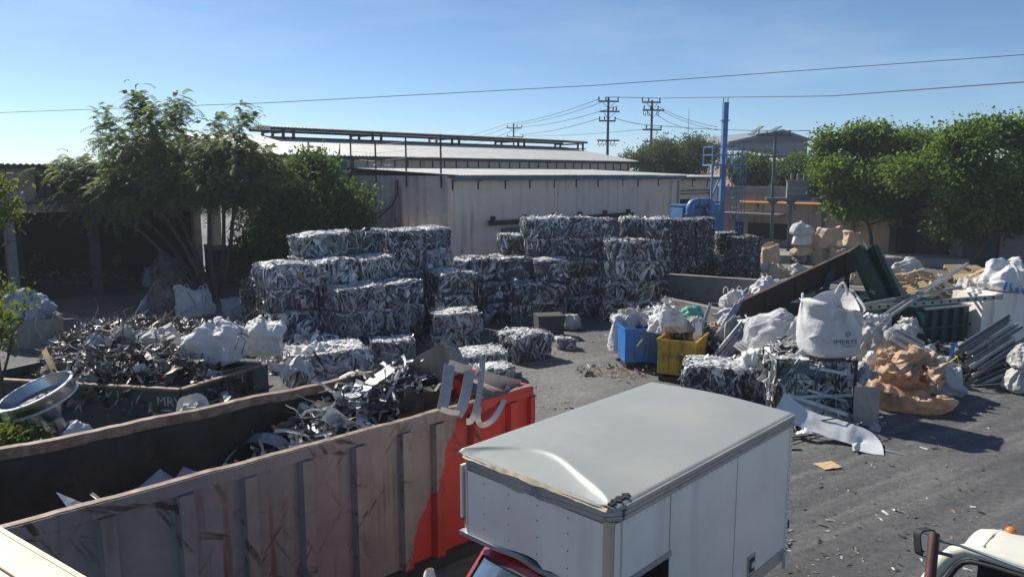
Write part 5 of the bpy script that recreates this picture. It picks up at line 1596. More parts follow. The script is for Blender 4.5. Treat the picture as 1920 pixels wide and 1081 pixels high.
# slanted red edge: runs from top (865,785) to (764,1060)
xt = clx(868, 783)[0]
def wall_pt(px, py):
    r = ray(px, py); o3 = Vector((0, 0, H)); q = o3 + r * (((c_or - o3).dot(cv)) / r.dot(cv))
    return (q - c_or).dot(cu), q.z
(xa_, za_), (xb_, zb_) = wall_pt(866, 790), wall_pt(766, 1070)
RED_SLOPE = (xa_ - xb_) / (za_ - zb_)
CONT_RED_X = xa_ - RED_SLOPE * za_ + 0.10
box_paint()
Z0 = 0.22
b = B(); b.b2(0, CL, 0.0, 0.05, Z0, ZT - 0.16); obj('near_side', b, 'container', cont)
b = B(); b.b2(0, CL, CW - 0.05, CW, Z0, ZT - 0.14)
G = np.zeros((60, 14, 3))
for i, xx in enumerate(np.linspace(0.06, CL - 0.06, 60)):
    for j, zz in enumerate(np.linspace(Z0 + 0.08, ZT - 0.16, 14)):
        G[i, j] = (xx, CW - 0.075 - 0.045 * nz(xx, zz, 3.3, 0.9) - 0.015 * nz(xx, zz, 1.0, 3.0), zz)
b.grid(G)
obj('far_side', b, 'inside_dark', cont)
b = B(); b.b2(CL - 0.05, CL, 0.051, CW - 0.051, Z0, ZT - 0.16); obj('end_wall', b, 'container', cont)
b = B(); b.b2(0, 0.05, 0.051, CW - 0.051, Z0, ZT - 0.16); obj('end_wall', b, 'container', cont)
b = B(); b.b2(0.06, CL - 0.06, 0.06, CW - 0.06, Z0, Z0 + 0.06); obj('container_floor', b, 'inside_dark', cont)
def wavy_rail(b, x0, x1, y, w, z0, z1, seed, amp=0.02, n=70, axis='x'):
    pr = [(-w / 2, z0), (w / 2, z0), (w / 2, z1), (-w / 2, z1)]
    G = np.zeros((n, 4, 3))
    for i in range(n):
        x = x0 + (x1 - x0) * i / (n - 1)
        dy = amp * 1.3 * nz(x, seed, 0, 1.3); dz = amp * nz(x, seed, 5, 1.7) + amp * 0.5 * nz(x, seed, 9, 5)
        for j, (a, z) in enumerate(pr):
            G[i, j] = (x, y + a + dy, z + dz) if axis == 'x' else (y + a + dy, x, z + dz)
    b.grid(G, wrap=True)
b = B(); wavy_rail(b, 0, CL, 0.0, 0.13, ZT - 0.17, ZT - 0.012, 2.0, 0.018); obj('side_rail', b, 'container', cont)
b = B(); wavy_rail(b, 0, CL, 0.005, 0.10, ZT - 0.011, ZT, 2.0, 0.018); obj('rail_top', b, 'rail_rust', cont)
b = B(); wavy_rail(b, 0, CL, CW, 0.12, ZT - 0.15, ZT, 7.0, 0.03); obj('rail_top', b, 'rail_rust', cont)
b = B(); wavy_rail(b, 0.08, CW - 0.08, CL, 0.12, ZT - 0.15, ZT - 0.01, 11.0, 0.012, 20, 'y'); obj('end_rail', b, 'container', cont)
ribs = []
for px, py in ((195, 935), (337, 893), (458, 862), (566, 834), (665, 808), (752, 785), (812, 768), (883, 750), (955, 732)):
    x, _ = clx(px, py)
    if 0.3 < x < CL - 0.1:
        ribs.append(x)
for x in ribs:
    b = B()
    b.prism([(x - 0.11, -0.002), (x - 0.075, -0.11), (x + 0.075, -0.11), (x + 0.11, -0.002)], lambda a, c, t: (a, c, t), Z0, ZT - 0.175)
    obj('rib', b, 'container', cont)
b = B(); b.b2(CL - 0.09, CL + 0.01, -0.10, -0.002, Z0, ZT - 0.175); obj('corner_post', b, 'container', cont)
for y in (0.5, 1.2, 1.9):
    if y < CW - 0.1:
        b = B(); b.b2(CL + 0.002, CL + 0.1, y - 0.08, y + 0.08, Z0, ZT - 0.16); obj('rib', b, 'container', cont)
b = B(); b.b2(0, CL, -0.12, 0.06, Z0 - 0.16, Z0 - 0.003); b.b2(0, CL, CW - 0.1, CW + 0.05, Z0 - 0.16, Z0 - 0.003); obj('bottom_rail', b, 'steel_dark', cont)
for x in (0.8, CL - 0.8):
    b = B(); b.tube([(x, 0.02, 0.12), (x, 0.22, 0.12)], 0.12, 14); b.tube([(x, CW - 0.2, 0.12), (x, CW, 0.12)], 0.12, 14); obj('roller', b, 'steel_dark', cont, smooth=40)
def CLW(x, y, z):
    return c_or + cu * x + cv * y + Vector((0, 0, z))
# scrap lying inside: a low layer along the box and a heap at the red end
m = CLW(CL * 0.42, CW * 0.5, 0.3)
heap('scrap_heap', 'thin dark layer of strips on the floor of the roll-off container', (m.x, m.y, 0.29), (CL * 0.36, CW * 0.42, 0.62), 'rust', 260, 71, (0.3, 1.0), (0.02, 0.07), yaw=cyaw, group='scrap heaps', boxed=True)
m = CLW(CL - 2.3, CW * 0.5, 0.3)
heap('scrap_heap', 'heap of tangled strips and sheet piled in the red end of the roll-off container', (m.x, m.y, 0.29), (2.35, CW * 0.46, 2.15), 'mixed', 1500, 72, (0.25, 0.95), (0.02, 0.08), yaw=cyaw, group='scrap heaps', boxed=True, big=0.08)
def strip_px(label, pts, width, m, up=(0, -1, 0.2), **k):
    return curvy_sheet(k.pop('name', 'sheet_scrap'), label, k.pop('cat', 'sheet metal'), [PD(*p) if isinstance(p, tuple) else p for p in pts], width, m, up=up, **k)
rD = 12.3
strip_px('big dull brown sheet bulging highest from the heap in the roll-off container', [(765, 735, 12.6), (805, 695, 12.4), (845, 668, 12.3), (858, 655, 12.6)], 0.62, 'steel_brown', up=(0.5, -0.7, 0.6), wob=0.14, seed=2)
strip_px('pale flat plate pointing left behind the big bulging sheet', [(758, 700, 13.4), (790, 690, 13.3), (832, 684, 13.2)], 0.33, 'alu_bright', up=(0.2, -1, 0.5), wob=0.02, seed=5)
strip_px('creased dark sheet leaning left of the big bulging sheet', [(690, 790, 11.9), (720, 755, 12.0), (745, 735, 12.2), (790, 745, 12.2)], 0.42, 'steel_rust', up=(0.3, -1, 0.5), wob=0.15, seed=7)
strip_px('long tan sheet tongue lying along the rim of the container', [(588, 822, 11.4), (618, 795, 11.5), (650, 775, 11.6), (662, 760, 11.8)], 0.26, 'rail_rust', up=(0.4, -0.8, 0.8), wob=0.05, seed=9, taper=0.6)
strip_px('upright bent grey plate near the middle of the container heap', [(696, 755, 12.4), (700, 730, 12.4), (725, 712, 12.5), (732, 730, 12.5)], 0.24, 'steel_dark', up=(0.2, -1, 0.2), wob=0.05, seed=12)
strip_px('curled bright strip loop left in the container', [(555, 778, 12.0), (565, 758, 12.0), (590, 775, 11.9), (612, 782, 11.9)], 0.10, 'alu_bright', up=(0, -0.6, 1), wob=0.03, seed=14)
strip_px('dark blue curled band standing in the container', [(518, 830, 11.5), (524, 805, 11.6), (540, 796, 11.6), (552, 806, 11.5), (558, 838, 11.3)], 0.16, 'steel_grey', up=(0.3, -1, 0), wob=0.02, seed=15)
strip_px('thin wire strip hanging down the dark far side of the container', [(420, 868, 11.0), (445, 840, 11.3), (475, 822, 11.9), (505, 805, 12.5), (508, 788, 12.8)], 0.035, 'steel_grey', up=(0.3, -1, 0), wob=0.03, seed=16)
def plate_px(label, pts, m, th=0.006, name='sheet_scrap'):
    P3 = [PD(*p) for p in pts]
    nn = (P3[1] - P3[0]).cross(P3[2] - P3[0]).normalized() * th
    n = len(P3); c = sum(P3, Vector()) / n + nn * 6 * (1 if th else 0)
    b = B()
    b.add([tuple(p) for p in P3] + [tuple(p + nn) for p in P3] + [tuple(c), tuple(c + nn)], [(k, (k + 1) % n, n + (k + 1) % n, n + k) for k in range(n)],
          [((k + 1) % n, k, 2 * n) for k in range(n)] + [(n + k, n + (k + 1) % n, 2 * n + 1) for k in range(n)])
    tag(obj(name, b, m), label, 'sheet metal')
plate_px('speckled blue grey sheet corner poking up over the grey rim', [(205, 936, 9.5), (262, 912, 9.8), (300, 879, 10.2), (326, 896, 10.25), (318, 915, 10.0), (260, 945, 9.5)], 'bag_blue_grey')
plate_px('small grey sheet corner poking up near the middle of the rim', [(328, 897, 10.2), (344, 874, 10.4), (374, 885, 10.5), (372, 900, 10.3)], 'bag_blue_grey')
plate_px('torn pointed sheet sliver hanging over the near rim of the container', [(106, 922, 8.62), (158, 943, 8.60), (146, 957, 8.34), (154, 1008, 8.30), (140, 978, 8.31), (128, 952, 8.40)], 'bag_blue_grey')
plate_px('thin white sliver of sheet behind the grey rim', [(168, 926, 9.1), (174, 922, 9.1), (193, 938, 8.95), (188, 942, 8.95)], 'van_white')
for i, (cx_, cy_, r_, D_, m_, lab_) in enumerate(((705, 745, 26, 12.0, 'steel_brown', 'jagged brown plate leaning on the container heap'), (662, 778, 22, 11.5, 'steel_grey', 'jagged grey plate by the near rim of the container heap'), (770, 758, 24, 11.7, 'steel_brown', 'jagged dull plate below the big bulging sheet'),
        (600, 800, 18, 11.3, 'alu_trim', 'small pale jagged plate at the left tip of the container heap'), (735, 712, 20, 12.9, 'steel_dark', 'dark jagged plate behind the container heap'), (815, 735, 22, 11.8, 'steel_brown', 'torn brown plate left of the hanging frames'))):
    rq = random.Random(i + 4)
    plate_px(lab_, [(cx_ + r_ * rq.uniform(0.6, 1.3) * math.cos(t), cy_ + r_ * rq.uniform(0.5, 1.1) * math.sin(t), D_ + 0.3 * math.sin(t) * rq.uniform(-1, 0.2)) for t in np.linspace(0, 6.283, 8)[:-1]], m_)
# punched aluminium frames hanging over the red corner
def ND(px, off):
    s = on_line(px, c_or, cu, 740)
    return (c_or + cu * s).y + off

def frame_strip(label, outlines, m='alu_trim'):
    o = None
    b = B()
    for pts, w in outlines:
        P3 = [PD(*p) for p in pts]
        sm = []
        for i in range(len(P3) - 1):
            p0, p1, p2, p3 = P3[max(i - 1, 0)], P3[i], P3[i + 1], P3[min(i + 2, len(P3) - 1)]
            for k in range(6):
                t = k / 6
                sm.append(0.5 * ((2 * p1) + (p2 - p0) * t + (2 * p0 - 5 * p1 + 4 * p2 - p3) * t * t + (3 * p1 - p0 - 3 * p2 + p3) * t ** 3))
        sm.append(P3[-1])
        G = []
        for i, p in enumerate(sm):
            d = (sm[min(i + 1, len(sm) - 1)] - sm[max(i - 1, 0)]).normalized()
            s = d.cross(Vector((0.25, -1, 0.1))).normalized()
            nn = s.cross(d)
            G.append([p + s * w / 2 - nn * .004, p + s * w / 2 + nn * .004, p - s * w / 2 + nn * .004, p - s * w / 2 - nn * .004])
        b.grid(np.array([[tuple(q) for q in r] for r in G]), wrap=True)
    return tag(obj('aluminium_frame', b, m, smooth=40), label, 'scrap frame', 'punched frames over the red corner')
def N3(*pts):
    return [(px, py, ND(px, off)) for px, py, off in pts]
frame_strip('left punched aluminium frame with wide bars hanging over the container rim', [
    (N3((843, 684, .5), (839, 715, .25), (834, 745, .02), (829, 768, -.12)), 0.17), (N3((840, 682, .5), (862, 689, .5), (884, 694, .5)), 0.15),
    (N3((881, 692, .5), (876, 725, .25), (869, 755, -.05), (858, 778, -.2)), 0.17), (N3((826, 766, -.12), (845, 772, -.18), (862, 774, -.2)), 0.08)])
frame_strip('right punched aluminium frame with two long curved arms hanging past the red corner', [
    (N3((905, 672, .5), (901, 720, .2), (893, 765, -.2), (884, 787, -.25), (874, 790, -.22)), 0.10), (N3((890, 699, .4), (930, 712, .35), (974, 722, .3)), 0.19),
    (N3((953, 722, .3), (945, 750, -.1), (925, 785, -.25), (904, 796, -.25), (896, 785, -.22), (898, 762, -.15)), 0.09), (N3((974, 722, .3), (968, 733, .2), (945, 738, .15), (912, 725, .3)), 0.05)])
strip_px('blue grey folded sheet leaning behind the hanging frames', [PD(900, 700, ND(900, .9)), PD(920, 735, ND(920, .55)), PD(935, 748, ND(935, .4))], 0.5, 'slate_paint', up=(0.4, -1, 0.4), wob=0.1, seed=61)
strip_px('white strip slanting behind the curved arms of the hanging frames', [PD(880, 708, ND(880, .7)), PD(915, 724, ND(915, .5)), PD(948, 736, ND(948, .35))], 0.06, 'van_white', up=(0.2, -1, 0.2), seed=62)
strip_px('grey crumpled sheet at the foot of the big bulging sheet', [PD(745, 775, ND(745, .6)), PD(790, 760, ND(790, .5)), PD(835, 752, ND(835, .5))], 0.4, 'steel_rust', up=(0.3, -1, 0.6), wob=0.2, seed=63)

# ================================================================== DARK GREEN CONTAINER ON THE LEFT
ZG = 1.5
Pc, Pl, Pb = P(338, 728, ZG), P(-70, 705, ZG), P(500, 680, ZG)
gc = thing('green_container', 'dark green open container with white lettering, heaped with mixed scrap at the left', 'container', (Pc.x, Pc.y, 0))
def rel(p, z=None):
    q = Vector((p.x - Pc.x, p.y - Pc.y, p.z if z is None else z)); return q
Pd = Pl + (Pb - Pc)
def wall_seg(b, p, q, z0, z1, th=0.06):
    b.bar(rel(p, (z0 + z1) / 2), rel(q, (z0 + z1) / 2), th, z1 - z0)
b = B(); wall_seg(b, Pl, Pc, 0.1, ZG - 0.05); obj('front_side', b, 'green_dark', gc)
b = B(); wall_seg(b, Pc, Pb, 0.1, ZG - 0.05); obj('right_side', b, 'green_dark', gc)
b = B(); wall_seg(b, Pb, Pd, 0.1, ZG - 0.05); wall_seg(b, Pd, Pl, 0.1, ZG - 0.05); obj('rear_side', b, 'green_dark', gc)
for p, q in ((Pl, Pc), (Pc, Pb), (Pb, Pd)):
    b = B(); wall_seg(b, p, q, ZG - 0.05, ZG, 0.12); obj('top_rail', b, 'rail_rust', gc)
nr = (Pb - Pc).normalized(); out = Vector((nr.y, -nr.x, 0))
for f in (0.36, 0.46, 0.78):
    p = Pc.lerp(Pb, f) + out * 0.06
    b = B(); b.bar(rel(p, 0.12), rel(p, ZG - 0.06), 0.1, 0.16); obj('rib', b, 'green_dark', gc)
nf = (Pc - Pl).normalized(); outf = Vector((nf.y, -nf.x, 0))
for f in (0.15, 0.45):
    p = Pl.lerp(Pc, f) + outf * 0.06
    b = B(); b.bar(rel(p, 0.12), rel(p, ZG - 0.06), 0.14, 0.1); obj('rib', b, 'green_dark', gc)
tp_ = P(308, 754, 1.24)
s_ = (tp_ - Pl).dot(nf)
tb = rel(Pl + nf * s_ + outf * 0.036, 1.20)
text_on('lettering', 'MRV', 0.29, lambda x, y: tb + nf * (x * 1.05) + Vector((0, 0, y)), 'lettering_pale', gc)
b = B(); b.bar(tb + nf * -0.25 + Vector((0, 0, -0.19)), tb + nf * 0.05 + Vector((0, 0, -0.19)), 0.004, 0.03); obj('lettering_line', b, 'lettering_pale', gc)
mid = (Pl + Pb) / 2
m = Pc.lerp(Pb, 0.5) + (Pl - Pc) * 0.42
heap('scrap_heap', 'large mixed heap of wire, strips and rusty scrap heaped in the dark green container', (m.x, m.y, 0.9), (2.7, 1.4, 1.05), 'rust', 1700, 81, (0.2, 0.8), (0.015, 0.06), yaw=math.atan2(nf.y, nf.x), group='scrap heaps', bend=0.9, big=0.09)
m2 = P(215, 668, 0.3)
heap('scrap_heap', 'sprawling heap of tangled grey scrap on the ground behind the dark green container', (m2.x + 0.2, m2.y + 2.0, 0), (3.6, 2.1, 1.0), 'rust', 1700, 82, (0.25, 0.95), (0.02, 0.07), mound='dirt_mound', group='scrap heaps', bend=0.9, big=0.08)
m5 = P(440, 655, 0)
heap('scrap_heap', 'flat spread of mixed grey scrap between the white bags and the big stack', (m5.x, m5.y + 0.6, 0), (2.6, 1.6, 0.65), 'mixed', 800, 86, (0.2, 0.8), (0.02, 0.09), group='scrap heaps', big=0.08, bend=0.7)
m3 = P(520, 705, 0)
heap('scrap_heap', 'heap of pale torn sheet and strips right of the white bundles', (m3.x + 0.8, m3.y + 1.2, 0), (1.7, 1.2, 0.9), 'white', 420, 83, (0.25, 0.8), (0.03, 0.16), group='scrap heaps')
m4 = P(330, 640)
heap('dirt_bank', 'low sunlit bank of grey dirt at the edge of the shed shadow', (m4.x - 1.0, m4.y + 1.5, 0), (4.2, 1.3, 0.35), 'rust', 180, 84, (0.15, 0.5), (0.02, 0.06), mound='dirt_mound', cat='dirt bank')
# bits sticking out of the heap
rngp = random.Random(3)
b = B()
for k in range(46):
    p = PD(rngp.uniform(70, 470), rngp.uniform(600, 700), rngp.uniform(17.2, 19.5))
    q = [p]
    d = Vector((rngp.gauss(0, 1), rngp.gauss(0, 1), rngp.gauss(0.3, 0.5))).normalized()
    for s in range(6):
        d = (d + Vector((rngp.gauss(0, 0.4), rngp.gauss(0, 0.4), rngp.gauss(-0.05, 0.3)))).normalized()
        q.append(q[-1] + d * 0.17)
    b.tube(q, rngp.choice((0.010, 0.014, 0.02)), 5, col=(*rngp.choice(((0.05, 0.045, 0.04), (0.3, 0.29, 0.28), (0.12, 0.1, 0.09))), 0.4))
tag(obj('wire_tangle', b, 'scrap', smooth=60, kind='stuff'), 'tangle of bent wires and rods over the scrap in the dark green container', 'wire')
strip_px('rust brown board leaning at the left of the mixed scrap heap', [(82, 655, 17.0), (92, 675, 16.7), (106, 705, 16.4)], 0.13, 'timber', up=(0.3, -1, 0.1), name='board', cat='board', thick=0.03)
strip_px('black curved blade of rubber standing against the white bags', [(332, 745, 15.9), (345, 720, 15.95), (362, 700, 16.0), (368, 680, 16.2)], 0.16, 'rubber', up=(0.3, -1, 0.1), seed=23, taper=0.3)
strip_px('wide dark trough of sheet below the white bags', [(200, 655, 18.0), (245, 664, 17.8), (295, 672, 17.8)], 0.28, 'steel_dark', up=(0, -0.5, 1), wob=0.05, seed=24)
strip_px('rusty bar lying along the right rim of the dark green container', [(360, 706, 16.1), (430, 692, 17.0), (497, 678, 17.9)], 0.06, 'rail_rust', up=(0, -0.5, 1), thick=0.04, name='rusty_bar', cat='bar')
GRP_W = 'white bags on the scrap heap'
p = PD(400, 678, 17.6)
sack('large crumpled white bag lying on the heap in front of the others', (p.x, p.y, p.z), (1.75, 1.1, 0.78), 'bag_white', 0.25, 'slump', 11, group=GRP_W)
p = PD(495, 658, 19.4)
sack('white bag with a tied ridge, rightmost on the heap, next to the big stack', (p.x, p.y, p.z - 0.1), (1.25, 1.0, 0.95), 'bag_white', -0.3, 'slump', 12, group=GRP_W)
p = PD(300, 668, 18.2)
sack('dirty white bag half buried at the middle of the heap', (p.x, p.y, p.z), (1.2, 0.9, 0.6), 'bag_dirty', 0.2, 'slump', 13, group=GRP_W)
p = PD(440, 640, 18.6)
sack('small pale knotted bag top between the two big white bags', (p.x, p.y, p.z), (0.6, 0.5, 0.4), 'bag_white', 0.9, 'slump', 14, group=GRP_W)
b = B(); b.tube([tuple(PD(443, 612, 19.0)), tuple(PD(465, 630, 18.85)), tuple(PD(487, 652, 18.8))], 0.02, 6)
GRP_X = 'torn sheets on the left heaps'
for i, (px, py, D, sz, m, yaw, lab) in enumerate(((330, 655, 18.0, 0.9, 'bag_dirty', 0.3, 'torn grey white sheet crumpled left of the large white bag'), (150, 690, 16.8, 0.5, 'bag_white', 0.9, 'small white rag on the heap beside the rust brown board'),
        (265, 690, 16.9, 0.7, 'film_clear', 0.5, 'piece of clear film on the front of the mixed heap'), (235, 625, 20.0, 0.8, 'bag_dirty', 0.2, 'grubby sheet at the back of the mixed heap'), (180, 640, 19.5, 0.6, 'bag_blue_grey', 1.2, 'blue grey rag at the left of the mixed heap'),
        (600, 665, 21.0, 1.3, 'bag_white', 0.2, 'wide white sheet sprawled on the pale heap by the big stack'), (545, 690, 19.6, 1.0, 'bag_white', 0.7, 'white sheet crumpled behind the green container corner'), (385, 702, 16.6, 0.6, 'bag_dirty', 0.2, 'dirty rag by the right rim of the green container'))):
    p = PD(px, py, D)
    torn_sheet(lab, (p.x, p.y, max(0.05, p.z - 0.15)), (sz, sz * 0.75), m, yaw, 200 + i, group=GRP_X, tilt=(0.25, 0.1))
# bags by the feathery tree
GRP_T = 'bags under the feathery tree'
p = P(358, 595)
sack('square white bulk bag standing left of the grey box', (p.x, p.y + 0.5, 0), (1.42, 1.1, 1.25), 'bag_white', 0.1, 'upright', 15, neck=0.9, group=GRP_T, square=4.5, fold=0.6)
p = P(300, 596)
sack('dark grubby bulk bag with pale crown left of the square white bag', (p.x, p.y + 0.4, 0), (1.3, 1.1, 1.6), 'bag_dark', 0.4, 'slump', 16, group=GRP_T)
p = P(318, 548)
sack('tall dark brown bag behind the grubby bulk bag', (p.x, p.y + 0.4, 0), (1.5, 1.2, 1.75), 'bag_dark', 0.0, 'upright', 17, neck=0.3, group=GRP_T)
p = P(280, 540)
sack('grey bag at the back, leftmost under the feathery tree', (p.x, p.y + 0.4, 0), (1.0, 0.9, 1.2), 'bag_blue_grey', 0.3, 'slump', 18, group=GRP_T)
p = P(258, 590)
sack('small blue grey bag lying in front at the shadow edge', (p.x + 0.5, p.y + 0.5, 0), (0.9, 0.8, 0.9), 'bag_blue_grey', 0.3, 'slump', 19, group=GRP_T)
# concrete block with slumped tarp at the left
p = P(52, 652)
b = B(); b.b2(-0.85, 0.85, -0.5, 0.5, 0, 1.0); tag(obj('concrete_block', b, 'concrete', loc=(p.x, p.y + 0.4, 0), rotz=0.35), 'rough concrete block at the left edge under a slumped grey bag', 'concrete block')
sack('slumped blue grey bag draped on the concrete block at the left', (p.x - 0.1, p.y + 0.45, 1.0), (1.75, 1.1, 0.8), 'bag_blue_grey', 0.35, 'slump', 20)
sack('small pale bag in front of the draped bag on the concrete block', (p.x + 0.35, p.y + 0.05, 1.0), (0.7, 0.35, 0.3), 'bag_blue_grey', 0.35, 'slump', 21)
# things inside the dark shed
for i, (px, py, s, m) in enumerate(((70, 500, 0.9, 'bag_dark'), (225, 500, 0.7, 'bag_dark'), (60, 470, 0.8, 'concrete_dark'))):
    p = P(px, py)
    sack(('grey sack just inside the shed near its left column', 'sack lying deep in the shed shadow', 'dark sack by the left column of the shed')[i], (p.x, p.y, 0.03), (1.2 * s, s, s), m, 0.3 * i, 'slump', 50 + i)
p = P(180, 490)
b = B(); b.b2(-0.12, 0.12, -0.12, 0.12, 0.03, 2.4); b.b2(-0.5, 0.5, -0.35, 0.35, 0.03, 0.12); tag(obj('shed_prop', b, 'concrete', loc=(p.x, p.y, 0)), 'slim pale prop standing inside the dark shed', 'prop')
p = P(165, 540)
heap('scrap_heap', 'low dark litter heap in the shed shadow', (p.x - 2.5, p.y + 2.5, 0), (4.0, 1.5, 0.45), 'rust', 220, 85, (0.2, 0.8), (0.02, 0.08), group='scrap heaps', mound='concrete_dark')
# steel hopper between the containers
hp = PD(76, 748, 12.2)
hop = thing('steel_hopper', 'tilted round stainless hopper standing between the two containers', 'hopper', (hp.x, hp.y, 0))
tl = Matrix.Translation((0, 0, hp.z)) @ Matrix.Rotation(math.radians(-16), 4, 'Y') @ Matrix.Rotation(math.radians(14), 4, 'X')
b = B(); b.lathe([(0.0, -0.02), (0.30, -0.015), (0.50, 0.0), (0.535, 0.10), (0.555, 0.17), (0.57, 0.17), (0.57, -0.03), (0.555, -0.06), (0.50, -0.06), (0.22, -0.34), (0.17, -0.40), (0.17, -0.62)], 48, M=tl)
obj('bowl', b, 'stainless', hop, smooth=40)
b = B(); b.lathe([(0.575, 0.15), (0.60, 0.16), (0.60, 0.185), (0.555, 0.185)], 48, M=tl); b.lathe([(0.572, -0.05), (0.59, -0.045), (0.59, -0.02), (0.572, -0.015)], 48, M=tl); obj('rim', b, 'alu_bright', hop, smooth=40)
b = B(); b.box(tuple(tl @ Vector((-0.26, -0.53, 0.06))), (0.12, 0.05, 0.24), tl.to_3x3()); obj('clamp', b, 'alu_bright', hop)
b = B(); b.lathe([(0.19, -0.6), (0.3, -0.64), (0.3, -0.74), (0.2, -0.78), (0.2, -0.95), (0.34, -1.0)], 28, M=tl); b.tube([tuple(tl @ Vector((0, 0, -0.8))), (0.1, 0.05, 0.02)], 0.2, 16); obj('stem', b, 'stainless', hop, smooth=40)
p = PD(152, 812, 11.6)
sack('white torn sack behind the far rim beside the steel hopper', (p.x, p.y, p.z - 0.3), (0.5, 0.4, 0.42), 'bag_white', 0.2, 'slump', 22, name='white_sack', cat='sack')
p = PD(340, 772, 13.0)
sack('crumpled cream sheet bag showing over the far rim below the white lettering', (p.x + 0.12, p.y + 0.25, p.z - 0.42), (0.62, 0.35, 0.52), 'bag_white', 0.3, 'slump', 23, name='white_sack', cat='sack')
p = PD(372, 760, 13.4)
for i in range(3):
    strip_px(('left', 'middle', 'right')[i] + ' white curved bracket standing beyond the far rim beside the cream bag', [(338 + 12 * i, 775 - 2 * i, 13.3), (343 + 11 * i, 752 - 3 * i, 13.35), (358 + 10 * i, 752 - 2 * i, 13.35), (368 + 9 * i, 768 - 2 * i, 13.3)], 0.16, 'van_white', up=(0.3, -1, 0), seed=30 + i)
# ================================================================== BOX VAN (red cab, white aluminium body)
ZV = 3.0
A_, B_, D_, E_ = P(870, 840, ZV), P(1145, 955, ZV), P(1480, 778, ZV), P(1230, 713, ZV)
vx = ((D_ - B_) + (E_ - A_)).normalized(); vyaw = math.atan2(vx.y, vx.x)
vx = Vector((math.cos(vyaw), math.sin(vyaw), 0)); vy = Vector((-vx.y, vx.x, 0))
VL = ((D_ - B_).dot(vx) + (E_ - A_).dot(vx)) / 2
VW = ((A_ - B_).dot(vy) + (E_ - D_).dot(vy)) / 2
o_ = (B_ + (A_ - vy * VW)) / 2; o_.z = 0
van = thing('box_van', 'white box van with dented aluminium body and red cab seen from above', 'van', tuple(o_), vyaw)
ZB0, ZFB = 1.14, 2.07           # body floor, underside of the part over the cab
# side panels, right side faces the open yard (y = 0), front at x = 0
seams = [0.0, 0.95, 2.36, VL]
for i in range(3):
    x0, x1 = seams[i], seams[i + 1]
    b = B(); zb = 2.22 if i == 0 else ZB0
    G = np.zeros((10, 10, 3))
    for a in range(10):
        for c in range(10):
            x = x0 + 0.006 + (x1 - x0 - 0.012) * a / 9; z = zb + (ZV - 0.17 - zb) * c / 9
            e = min(a, 9 - a, c, 9 - c) > 0
            G[a, c] = (x, (-0.006 * nz(x, z, i * 3.1, 1.5) if e else 0), z)
    b.grid(G); b.grid(G + np.array([0, 0.03, 0]), flip=True)
    obj('side_panel', b, 'van_white', van, smooth=60)
    b = B(); b.b2(x0, x1, VW - 0.03, VW, ZB0 if i else 2.22, ZV - 0.17); obj('side_panel', b, 'van_white', van)
for x in seams[1:3]:
    b = B(); b.b2(x - 0.006, x + 0.006, 0.0015, 0.02, 1.15, ZV - 0.18); obj('panel_seam', b, 'steel_dark', van)
# front panel with the bashed lower half
G = np.zeros((26, 18, 3))
for a in range(26):
    for c in range(18):
        y = 0.1 + (VW - 0.2) * a / 25; z = ZFB + (ZV - 0.2 - ZFB) * c / 17
        dnt = 0.09 * math.exp(-((y - VW * 0.55) / 0.3) ** 2) * max(0, 1 - (z - ZFB) / 0.55) - 0.05 * math.exp(-((y - VW * 0.42) / 0.06) ** 2) * max(0, 1 - (z - ZFB) / 0.7)
        G[a, c] = (0.0 + dnt, y, z)
b = B(); b.grid(G, flip=True); b.grid(G + np.array([0.03, 0, 0])); obj('front_panel', b, 'van_white', van, smooth=30)
b = B()
for y in (0.55, 0.95, 1.35, 1.72):
    for z in (2.2, 2.38, 2.56, 2.72):
        b.lathe([(0.0, 0.006), (0.006, 0.004), (0.008, 0.0)], 8, M=Matrix.Translation((-0.001, y * VW / 2.1, z)) @ Matrix.Rotation(-math.pi / 2, 4, 'Y'))
obj('rivet', b, 'steel_dark', van, kind='stuff')
# rounded corner posts
def corner_post(y, s, m, z0):
    b = B(); pr = []
    for k in range(7):
        a = math.radians(90 * k / 6)
        pr.append((0.13 - 0.13 * math.cos(math.pi / 2 - a), s * (0.13 - 0.13 * math.cos(a))))
    G = np.array([[(px_ - 0.004, y + py_, z) for px_, py_ in pr] for z in np.linspace(z0, ZV - 0.17, 6)])
    b.grid(G, flip=(s > 0)); obj('corner_post', b, m, van, smooth=60)
corner_post(-0.004, 1, 'beige_sheet', 2.1); corner_post(VW + 0.004, -1, 'alu_trim', ZFB)
b = B(); b.b2(VL - 0.03, VL, 0.06, VW - 0.06, ZB0, ZV - 0.17); obj('rear_door', b, 'van_white', van)
for y0, y1 in ((-0.012, 0.06), (VW - 0.06, VW + 0.012)):
    b = B(); b.b2(VL - 0.05, VL + 0.012, y0, y1, ZB0 - 0.05, ZV - 0.02); obj('rear_post', b, 'van_white', van)
b = B()
for i in range(28):
    z = 1.14 + i * 0.065
    b.lathe([(0.0, 0.006), (0.007, 0.004), (0.009, 0.0)], 6, M=Matrix.Translation((VL - 0.02, -0.012, z)) @ Matrix.Rotation(math.pi / 2, 4, 'X'))
obj('rivet', b, 'steel_dark', van, kind='stuff')
b = B()
for i in range(34):
    x = 0.2 + i * (VL - 0.3) / 33
    b.lathe([(0.0, 0.005), (0.006, 0.003), (0.008, 0.0)], 6, M=Matrix.Translation((x, -0.001, ZV - 0.20)) @ Matrix.Rotation(math.pi / 2, 4, 'X'))
obj('rivet', b, 'alu_trim', van, kind='stuff')
